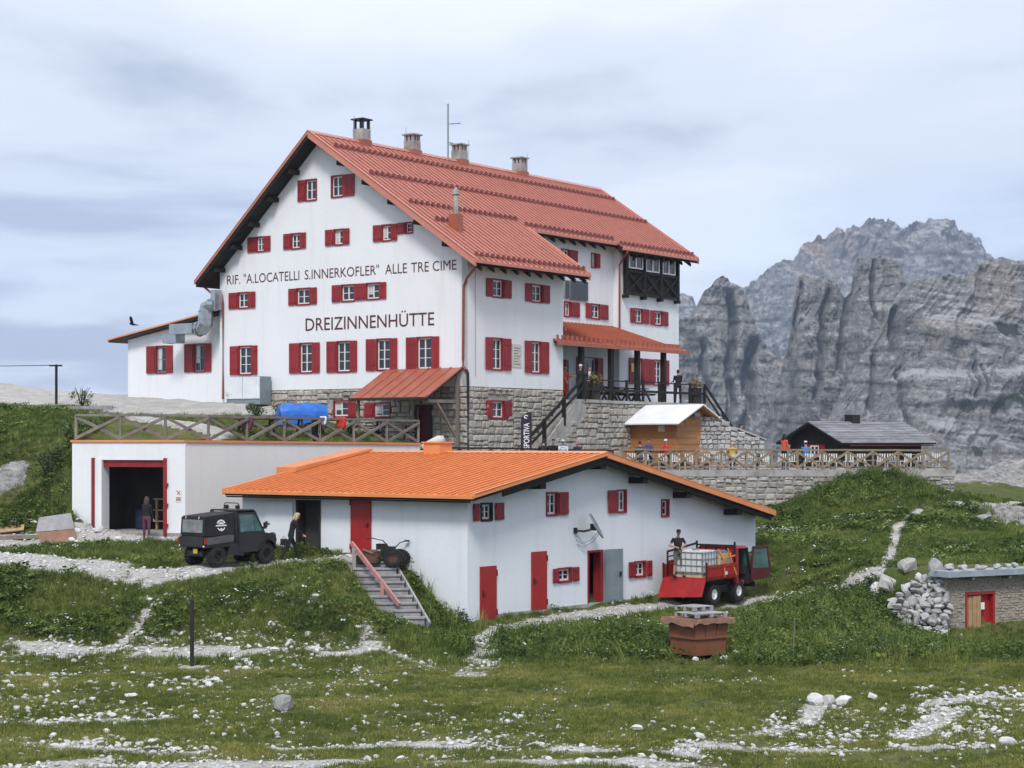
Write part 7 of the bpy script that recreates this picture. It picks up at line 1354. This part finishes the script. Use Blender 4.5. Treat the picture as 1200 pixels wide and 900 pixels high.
tm = TFm.w((-1.48, .35, 1.065)); person('man in black cap, black shirt and grey shorts standing on the red truck bed', tuple(tm), R(200), 'c_black', 'c_grey', hair='hair_dark', h=1.74, headtilt=12, headturn=-20, cap='c_black', sleeves='short', shorts=True, thigh=(6, 10), knee=(4, 16), spread=7, arm=((-20, 42, (-.75, .5, -.35)), (10, 38, (-.7, .55, -.25))), voxel=.013, skin='skin')
def onM(u, v, z): return tuple(M.w((u, v, z)))
person('man in black seen from behind at the end of the entrance terrace', onM(18.4, -.55, 2.22), R(12), 'c_black', 'c_black', h=1.76, arm=((25, 6, 60), (25, 6, 60)))
person('person in orange-red jacket on the entrance terrace at the stair top', onM(9.0, .55, 2.22), R(-120), 'c_orange', 'c_red', hair='hair_brown', h=1.72, arm=((30, 6, 70), (10, 6, 30)))
person('man in dark jacket and white cap at the top of the stair', onM(9.05, -.35, 2.22), R(-150), 'c_black', 'c_black', h=1.74, cap='c_white', arm=((25, 10, 80), (5, 6, 15)))
person('person in white shirt and dark vest on the entrance terrace', onM(10.15, -.2, 2.22), R(-195), 'c_white', 'c_navy', hair='hair_brown', h=1.70, vest='c_navy', arm=((20, 10, 80), (20, 8, 70)))
ps = P(868, HZ, 104.0); person('man in black shirt walking below the far stair', (ps.x, ps.y, -.72), R(-100), 'c_black', 'c_black', h=1.75, thigh=(15, -12), knee=(6, 10), sleeves='short')
onemesh('stair_landing', 'pale stone landing behind the rubble wall', 'landing', MATS['concrete'], Wf((ps.x, ps.y, -.74), R(20)), lambda m: m.box(-1.2, 1.4, -.7, 2.0, -.7, .015))
ps = P(919, HZ, 97.6); person('person in bright red jacket standing left of the black hut', (ps.x, ps.y, float(gz(ps.x, ps.y))), R(-60), 'c_orange', 'c_black', hair='hair_dark', h=1.74, longhair=True, arm=((20, 6, 50), (10, 6, 30)))
def seated(label, px, d, z, face, **k): p = P(px, HZ, d); return person(label, (p.x, p.y, z), R(face), sit=.46, thigh=(84, 84), knee=(86, 86), arm=((38, 8, 55), (38, 8, 55)), lean=k.pop('lean', 10), **k)
gzp = lambda px, d: float(gz(P(px, HZ, d).x, d))
seated('person in blue jacket and white cap seated before the black hut', 945, 96.4, gzp(945, 96.4) + .1, 8, top='c_blue', legs='c_navy', hair='hair_dark', cap='c_white')
seated('person in dark blue seated left at the kiosk table', 750, 95.95, gzp(750, 95.9) + .06, 0, top='c_navy', legs='c_jeans', hair='hair_dark'); seated('person in purple-blue seated right at the kiosk table', 760, 97.25, gzp(760, 97.2) + .12, 180, top='c_purple', legs='c_jeans', hair='hair_brown')
seated('person in red jacket and white cap seated by the kiosk counter', 781, 97.1, gzp(781, 97.1) + .12, 160, top='c_red', legs='c_black', hair='hair_dark', cap='c_white'); seated('person in yellow shirt with fair hair seated by the rubble wall', 858, 96.3, gzp(858, 96.3) + .06, -10, top='c_yellow', legs='c_jeans', hair='hair_blond')
seated('person in black seated at the left end of the stair table', 637, 90.3, -1.18, 0, top='c_black', legs='c_black', hair='hair_dark'); seated('dark-haired person seated facing out at the stair table', 648, 91.75, -1.15, 185, top='c_black', legs='c_jeans', hair='hair_dark')
seated('person in light blue hooded top seated at the stair table', 660, 91.75, -1.18, 175, top='c_lightblue', legs='c_grey', hair='hair_grey', cap='c_lightblue'); seated('grey-haired person in dark jacket seated at the right end of the stair table', 678, 91.7, -1.2, 150, top='c_navy', legs='c_black', hair='hair_grey')
bpy.data.objects.remove(REMESH)

# ================================================ LOOSE ROCKS
random.seed(5)
def rsize(lo, hi): return lo * (hi / lo) ** (random.random() ** 2.6)
cand = []
def rocks(n, x0, x1, y0, y1, lo=2.2, hi=9.0, clump=0):
    cs_ = [(random.uniform(x0, x1), random.uniform(y0, y1)) for _ in range(clump)]
    for _ in range(n):
        if clump: c = random.choice(cs_); px, py = random.gauss(c[0], 22), random.gauss(c[1], 4.5)
        else: px, py = random.uniform(x0, x1), random.uniform(y0, y1)
        if not (-40 < px < 1240 and 600 < py < 910): continue
        cand.append((px, py, rsize(lo, hi)))
rocks(420, 0, 1200, 790, 897, 2.2, 8); rocks(900, 0, 430, 740, 790, 2.6, 10, 50); rocks(800, 0, 270, 795, 880, 2.8, 13, 44); rocks(420, 240, 560, 780, 885, 2.6, 10, 30); rocks(260, 430, 720, 815, 885, 2.6, 10, 20); rocks(160, 560, 800, 795, 890, 2.4, 9, 18); rocks(500, 0, 800, 868, 899, 2.4, 8, 40)
rocks(700, 780, 1200, 850, 888, 2.8, 12, 50); rocks(700, 1040, 1200, 808, 868, 2.8, 12, 40); rocks(220, 890, 1010, 828, 870, 2.6, 10, 12); rocks(520, 0, 420, 680, 750, 2.2, 8, 44); rocks(60, 380, 560, 735, 792, 2, 8, 6); rocks(60, 800, 1190, 785, 800, 2.5, 9, 7); rocks(60, 900, 1190, 600, 720, 2, 8, 9); rocks(40, 40, 110, 600, 640, 3, 14, 4); rocks(50, 0, 30, 540, 590, 3, 12, 4); rocks(160, 0, 110, 478, 535, 2.5, 9, 12); rocks(60, 0, 60, 535, 600, 3, 12, 6); rocks(30, 345, 410, 640, 662, 2, 6, 3); rocks(30, 830, 876, 735, 775, 4, 14, 3); rocks(24, 790, 806, 740, 770, 4, 12, 2)
pts = []
for px, py, s in cand:
    q = ghit(px, py)
    if q is None or q.y > 100: continue
    pts.append((q, s * q.y / F))
pts.sort(key=lambda a: -a[1] / a[0].y); RG = 'white limestone rocks strewn over the meadow'
for q, s in pts[:290]: rockobj('loose_rock', rockmat(Vector((q.x, q.y, q.z + s * .14)), s * random.uniform(.9, 1.4), s * random.uniform(.8, 1.2), s * random.uniform(.5, .8)), None, None, 'loose white limestone rock strewn on the meadow or bank', 'rock', RG)
for (px, py, wpx, hpx, lb) in [(330, 826, 34, 21, 'large grey boulder lying alone in the meadow below the steps'), (1040, 685, 36, 30, 'big pale boulder on the grass left of the stone cabin'), (1024, 690, 18, 16, 'smaller pale boulder touching the big boulder left of the cabin'), (1063, 664, 26, 18, 'grey boulder on the slope above the big pale boulder'), (1096, 668, 16, 22, 'upright grey boulder behind the left end of the cabin roof'), (956, 821, 20, 15, 'left one of three squared blocks in a ledge of the meadow'), (972, 821, 18, 17, 'middle one of three squared blocks in a ledge of the meadow'), (988, 822, 22, 16, 'right one of three squared blocks in a ledge of the meadow'), (1022, 816, 18, 12, 'pale block just right of the ledge of three blocks'), (154, 815, 18, 11, 'rounded pale rock in the meadow left of the marker post'), (745, 853, 16, 12, 'bright white rock in the meadow below the skip'), (1150, 608, 26, 14, 'grey outcrop block on the right slope'), (320, 762, 14, 10, 'white stone at the foot of the left bank'), (1180, 870, 22, 11, 'pale rock by the gravel at the lower right'), (820, 862, 20, 11, 'pale rock in the gravel band below the skip'), (370, 768 - 70, 12, 9, 'white stone in the middle of the left bank')]:
    q = ghit(px, py + hpx * .35); s = q.y / F; bo_ = rockobj('boulder', rockmat(Vector((q.x, q.y, q.z + hpx * s * .28)), wpx * s * 1.25, max(wpx, hpx) * s * 1.1, hpx * s * 1.35, random.uniform(-.4, .4), .15), None, None, lb, 'boulder')
    if 'grey' in lb: bo_.data = bo_.data.copy(); bo_.data.materials[0] = MATS['grey_rock']

# ================================================ SCATTERED STUFF (grass, weeds, flowers, pebbles)
def scatter(name, label, pos, scl, idx, objs, tilt=.15):
    col = bpy.data.collections.new(name + '_kinds')
    for o in objs: col.objects.link(o)
    n = len(pos); me = bpy.data.meshes.new(name); me.vertices.add(n); me.vertices.foreach_set('co', np.asarray(pos, np.float32).ravel())
    rot = np.stack([rng.normal(0, tilt, n), rng.normal(0, tilt, n), rng.uniform(0, 6.283, n)], 1).astype(np.float32)
    a = me.attributes.new('rot', 'FLOAT_VECTOR', 'POINT'); a.data.foreach_set('vector', rot.ravel()); scl = np.asarray(scl, np.float32); scl = np.repeat(scl[:, None], 3, 1) if scl.ndim == 1 else scl
    a = me.attributes.new('scl', 'FLOAT_VECTOR', 'POINT'); a.data.foreach_set('vector', scl.ravel()); a = me.attributes.new('idx', 'INT', 'POINT'); a.data.foreach_set('value', np.asarray(idx, np.int32)); me.update()
    ob = link(bpy.data.objects.new(name, me)); g = bpy.data.node_groups.new(name, 'GeometryNodeTree'); g.interface.new_socket('Geometry', in_out='INPUT', socket_type='NodeSocketGeometry'); g.interface.new_socket('Geometry', in_out='OUTPUT', socket_type='NodeSocketGeometry')
    n_ = g.nodes.new; gi, go = n_('NodeGroupInput'), n_('NodeGroupOutput'); ci = n_('GeometryNodeCollectionInfo'); ci.inputs['Collection'].default_value = col; ci.inputs['Separate Children'].default_value = True; ci.inputs['Reset Children'].default_value = True
    ip = n_('GeometryNodeInstanceOnPoints'); ip.inputs['Pick Instance'].default_value = True
    def na(nm, ty): q = n_('GeometryNodeInputNamedAttribute'); q.data_type = ty; q.inputs['Name'].default_value = nm; return q.outputs['Attribute']
    er = n_('FunctionNodeEulerToRotation'); lk = g.links.new; lk(na('rot', 'FLOAT_VECTOR'), er.inputs[0]); lk(er.outputs[0], ip.inputs['Rotation']); lk(na('scl', 'FLOAT_VECTOR'), ip.inputs['Scale']); lk(na('idx', 'INT'), ip.inputs['Instance Index'])
    lk(gi.outputs[0], ip.inputs['Points']); lk(ci.outputs[0], ip.inputs['Instance']); lk(ip.outputs[0], go.inputs[0]); md = ob.modifiers.new('scatter', 'NODES'); md.node_group = g
    return tag(ob, label, kind='stuff')
def mkplant(name, stops, soft=.5, scale=.35):
    m, b = newmat(name); geo = b.n('ShaderNodeNewGeometry'); t = b.n('ShaderNodeTexNoise'); t.inputs['Scale'].default_value = scale; t.inputs['Detail'].default_value = 4; b.l(geo.outputs['Position'], t.inputs['Vector'])
    nz_ = b.math('ADD', b.math('MULTIPLY', b.math('SUBTRACT', t.outputs['Fac'], .5), 1.9), .5); f = b.math('ADD', b.math('MULTIPLY', nz_, 1 - soft * .6), b.math('MULTIPLY', b.math('SUBTRACT', b.rand(), .25), soft * .6)); c = b.ramp(f, stops); b.put(b.bs.inputs['Base Color'], c); b.bs.inputs['Roughness'].default_value = .75; b.bs.inputs['Specular IOR Level'].default_value = .2
    tr = b.n('ShaderNodeBsdfTranslucent'); b.put(tr.inputs['Color'], c); mx = b.n('ShaderNodeMixShader'); mx.inputs[0].default_value = .25; b.l(b.bs.outputs[0], mx.inputs[1]); b.l(tr.outputs[0], mx.inputs[2]); b.l(mx.outputs[0], b.out.inputs['Surface']); return m
mkplant('grass_blade', [(.25, (.09, .12, .026)), (.45, (.18, .21, .048)), (.6, (.26, .26, .072)), (.8, (.36, .31, .13))], .7)
mkplant('tall_blade', [(.25, (.07, .105, .022)), (.5, (.15, .20, .046)), (.75, (.25, .27, .082))], .8); mkplant('herb_leaf', [(.25, (.05, .085, .02)), (.5, (.115, .17, .04)), (.75, (.20, .25, .068))], .8)
def blades(name, n, h0, h1, spread, w_, mat, droop=.4, seed=0):
    rr = random.Random(seed); v, f = [], []
    for _ in range(n):
        r_, a = spread * rr.random() ** .6, rr.uniform(0, 6.28); x, y = r_ * math.cos(a), r_ * math.sin(a); h = rr.uniform(h0, h1); d = rr.uniform(0, 6.28); dr_ = droop * h * rr.uniform(.2, 1); wx, wy = -math.sin(d) * w_ * .5, math.cos(d) * w_ * .5; b = len(v)
        v += [(x - wx, y - wy, -.02), (x + wx, y + wy, -.02), (x + wx * .8 + math.cos(d) * dr_ * .3, y + wy * .8 + math.sin(d) * dr_ * .3, h * .6), (x - wx * .8 + math.cos(d) * dr_ * .3, y - wy * .8 + math.sin(d) * dr_ * .3, h * .6), (x + math.cos(d) * dr_, y + math.sin(d) * dr_, h)]
        f += [(b, b + 1, b + 2, b + 3), (b + 3, b + 2, b + 4)]
    me = bpy.data.meshes.new(name); me.from_pydata(v, [], f); me.materials.append(MATS[mat]); return bpy.data.objects.new(name, me)
def herb(name, n, h, spread, ls, mat, seed=0, flat=.5, petals=0, pm='petal'):
    rr = random.Random(seed); v, f, mi = [], [], []
    for k in range(n):
        a = rr.uniform(0, 6.28); r_ = spread * rr.random() ** .5; p = Vector((r_ * math.cos(a), r_ * math.sin(a), h * rr.uniform(.15, 1) * (1 - .5 * (r_ / spread) ** 2))); d = Vector((math.cos(a + rr.uniform(-.8, .8)), math.sin(a + rr.uniform(-.8, .8)), rr.uniform(-flat, flat))).normalized(); s = ls * rr.uniform(.6, 1.2); w_ = d.cross(Vector((rr.gauss(0, .35), rr.gauss(0, .35), 1))).normalized() * s * .42; b = len(v)
        v += [p - d * s * .5, p - d * s * .1 + w_, p + d * s * .25 + w_ * .8, p + d * s * .6 + Vector((0, 0, -s * .15)), p + d * s * .25 - w_ * .8, p - d * s * .1 - w_]; f += [(b, b + 1, b + 2, b + 3), (b, b + 3, b + 4, b + 5)]; mi += [0, 0]
    for k in range(petals):
        c = Vector((rr.gauss(0, spread * .5), rr.gauss(0, spread * .5), h * rr.uniform(1.0, 1.5))); b = len(v); s = rr.uniform(.025, .05)
        v += [c + Vector((s * math.cos(q * 1.047), s * math.sin(q * 1.047), rr.uniform(-.01, .01))) for q in range(6)] + [c + Vector((.004, 0, 0)), c - Vector((.004, 0, 0)), Vector((c.x * .5, c.y * .5, 0))]; f += [tuple(range(b, b + 6)), (b + 6, b + 7, b + 8)]; mi += [1, 0]
    me = bpy.data.meshes.new(name); me.from_pydata([tuple(q) for q in v], [], f); me.materials.append(MATS[mat]); me.materials.append(MATS[pm]); me.polygons.foreach_set('material_index', mi); return bpy.data.objects.new(name, me)
def samples(n, y0, y1, dens):
    y = np.sqrt(rng.uniform(y0 ** 2, y1 ** 2, n)); x = rng.uniform(-.285, .285, n) * y * 1.0; g = gval(gravel, x, y); rk_ = gval(rock, x, y); lu = gval(lush, x, y); k = dens(x, y, g, rk_, lu) > rng.random(n)
    # keep clear of the buildings
    for fr, (a, b_, c, d_) in ((LB, (-.05, 18.7, -.1, 10.8)), (MBF, (0, 25, -1.4, 17)), (CF, (-.1, 6.2, -.05, 3.4))):
        dx, dy = x - fr.o.x, y - fr.o.y; u, v = dx * fr.U.x + dy * fr.U.y, dx * fr.V.x + dy * fr.V.y; k &= ~((u > a) & (u < b_) & (v > c) & (v < d_))
    for cx, cy, r_ in ((uo.x, uo.y, 1.7), (to.x, to.y, 2.2), (dp.x, dp.y + .5, 1.25), (bp_.x, bp_.y - .3, 1.0), (mp.x, mp.y, .9), (pb2.x, pb2.y, .5)): k &= np.hypot(x - cx, y - cy) > r_
    tt = np.clip((y - sb.y) / (sa.y - sb.y), 0, 1); k &= ~((np.abs(x - (sb.x + (sa.x - sb.x) * tt)) < .95) & (y > sb.y - .7) & (y < sa.y + .2))
    ww = np.interp(x, WALLX, WALLY); k &= ~((y > ww - .1) & (x > G0.x - .3) & (x < G2.x) & (y < ww + .6)); k &= ~((y > ww - .05) & (x > -3.5) & (x < 21.9))
    x, y = x[k], y[k]; return x, y, gz(x, y)
bare = lambda g, x, y: np.clip(1 - 1.6 * g - .0, 0, 1)
patch = lambda x, y, s, sd: .5 + .5 * fbm(x / s, y / s, oct=3, seed=sd)
hi_ = lambda x, y: (y > np.interp(x, WALLX, WALLY))
x, y, z = samples(100000, 37, 62, lambda x, y, g, r_, l: bare(g, x, y) * (1 - r_) * np.clip(.5 + 2.0 * (patch(x, y, 1.0, 61) - .47), .03, 1)); ng_ = 4
scatter('meadow_grass', 'short olive meadow grass', np.stack([x, y, z], 1), rng.uniform(.6, 1.25, len(x)), rng.integers(0, ng_, len(x)), [blades('tuft', 20, .035, .10, .13, .010, 'grass_blade', .7, k) for k in range(ng_)])
x, y, z = samples(150000, 55, 100, lambda x, y, g, r_, l: bare(g, x, y) * (1 - r_) * np.clip(.35 + .5 * l, 0, 1) * np.where(hi_(x, y) & (x > -18), .35, 1)); scatter('bank_grass', 'longer grass on the banks', np.stack([x, y, z], 1), rng.uniform(.5, 1.2, len(x)) * (.7 + .6 * patch(x, y, 2.2, 62)), rng.integers(0, ng_, len(x)), [blades('tuft', 22, .07, .24, .16, .014, 'tall_blade', .8, 20 + k) for k in range(ng_)])
x, y, z = samples(120000, 52, 98, lambda x, y, g, r_, l: bare(g, x, y) * (1 - r_) * np.clip(l * 1.2 - .15, 0, 1) * sstep(.42, .62, patch(x, y, 1.6, 63)) * np.where(hi_(x, y) & (x > -18), .2, 1)); scatter('bank_weeds', 'leafy green weeds on the banks', np.stack([x, y, z], 1), rng.uniform(.5, 1.3, len(x)) * (.6 + .8 * patch(x, y, 3, 64)), rng.integers(0, 6, len(x)), [herb('weed', 34, .20, .24, .060, 'herb_leaf', 40 + k) for k in range(4)] + [herb('weed', 22, .26, .26, .11, 'herb_leaf', 50 + k) for k in range(2)])
x, y, z = samples(30000, 52, 92, lambda x, y, g, r_, l: bare(g, x, y) * sstep(.56, .74, patch(x, y, 2.0, 66)) * np.clip(l, .1, 1) * np.where(hi_(x, y), 0, .6)); scatter('white_wildflowers', 'white wildflowers dotted through the banks', np.stack([x, y, z], 1), rng.uniform(.6, 1.2, len(x)), rng.integers(0, 2, len(x)), [herb('flower', 6, .22, .12, .06, 'herb_leaf', 70 + k, petals=3) for k in range(2)])
x, y, z = samples(9000, 38, 70, lambda x, y, g, r_, l: bare(g, x, y) * sstep(.5, .7, patch(x, y, 2.5, 68)) * .6); scatter('meadow_flowers', 'tiny white and yellow meadow flowers', np.stack([x, y, z], 1), rng.uniform(.25, .5, len(x)), rng.integers(0, 2, len(x)), [herb('flower', 4, .2, .12, .06, 'herb_leaf', 80, petals=2), herb('flower', 4, .2, .12, .06, 'herb_leaf', 81, petals=2, pm='petal_yellow')])
tall_ = np.clip(pathmask([(600,760),(690,758),(785,764)], 2.2) + pathmask([(900,765),(1000,758),(1080,764)], 2.8) + pathmask([(930,730),(1010,712)], 2.2) + pathmask([(1000,575),(1040,572),(960,590)], 2.5) + pathmask([(80,570),(85,595)], 1.2) + pathmask([(500,700),(520,735)], 1.2), 0, 1)
x, y, z = samples(90000, 52, 96, lambda x, y, g, r_, l: bare(g, x, y) * gval(tall_, x, y) * .5); scatter('tall_weeds', 'ragged tall grass and weeds on the banks', np.stack([x, y, z], 1), rng.uniform(.5, 1.3, len(x)), rng.integers(0, 4, len(x)), [blades('tuft', 18, .25, .62, .20, .016, 'tall_blade', .7, 120 + k) for k in range(2)] + [herb('weed', 30, .5, .26, .10, 'herb_leaf', 130 + k) for k in range(2)])
# pebbles: what is left of the rocks, and the gravel itself
pr = [(q.x, q.y, q.z + s * .1, s) for q, s in pts[290:]]
x, y, z = samples(90000, 37, 78, lambda x, y, g, r_, l: np.clip(g * 1.0 - .1, 0, 1) * .55 + np.clip(g, 0, .3) * .5 + .006); s = .03 + .15 * rng.random(len(x)) ** 3.5
P_ = np.vstack([np.array([p[:3] for p in pr]), np.stack([x, y, z + s * .15], 1)]); S_ = np.r_[np.array([p[3] for p in pr]), s]; S3 = np.stack([S_ * rng.uniform(.9, 1.5, len(S_)), S_ * rng.uniform(.8, 1.3, len(S_)), S_ * rng.uniform(.5, .8, len(S_))], 1)
scatter('limestone_pebbles', 'small white limestone pebbles in the gravel and grass', P_, S3, rng.integers(0, len(ROCKS), len(S_)), [bpy.data.objects.new('pebble', m_) for m_ in ROCKS], .3)

# ================================================ AIR
m = bpy.data.materials.new('haze'); m.use_nodes = True; nt_ = m.node_tree; nt_.nodes.clear()
o_ = nt_.nodes.new('ShaderNodeOutputMaterial'); pv_ = nt_.nodes.new('ShaderNodeVolumePrincipled')
pv_.inputs['Color'].default_value = (.60, .75, 1.0, 1); pv_.inputs['Density'].default_value = HAZE; pv_.inputs['Anisotropy'].default_value = .2
nt_.links.new(pv_.outputs[0], o_.inputs['Volume'])
hz_mb = MB(); hz_mb.box(-5200, 5200, -4200, 5200, -260, 640); hzo = hz_mb.build('haze', m); tag(hzo, 'pale mountain air softening the far peaks', kind='stuff')
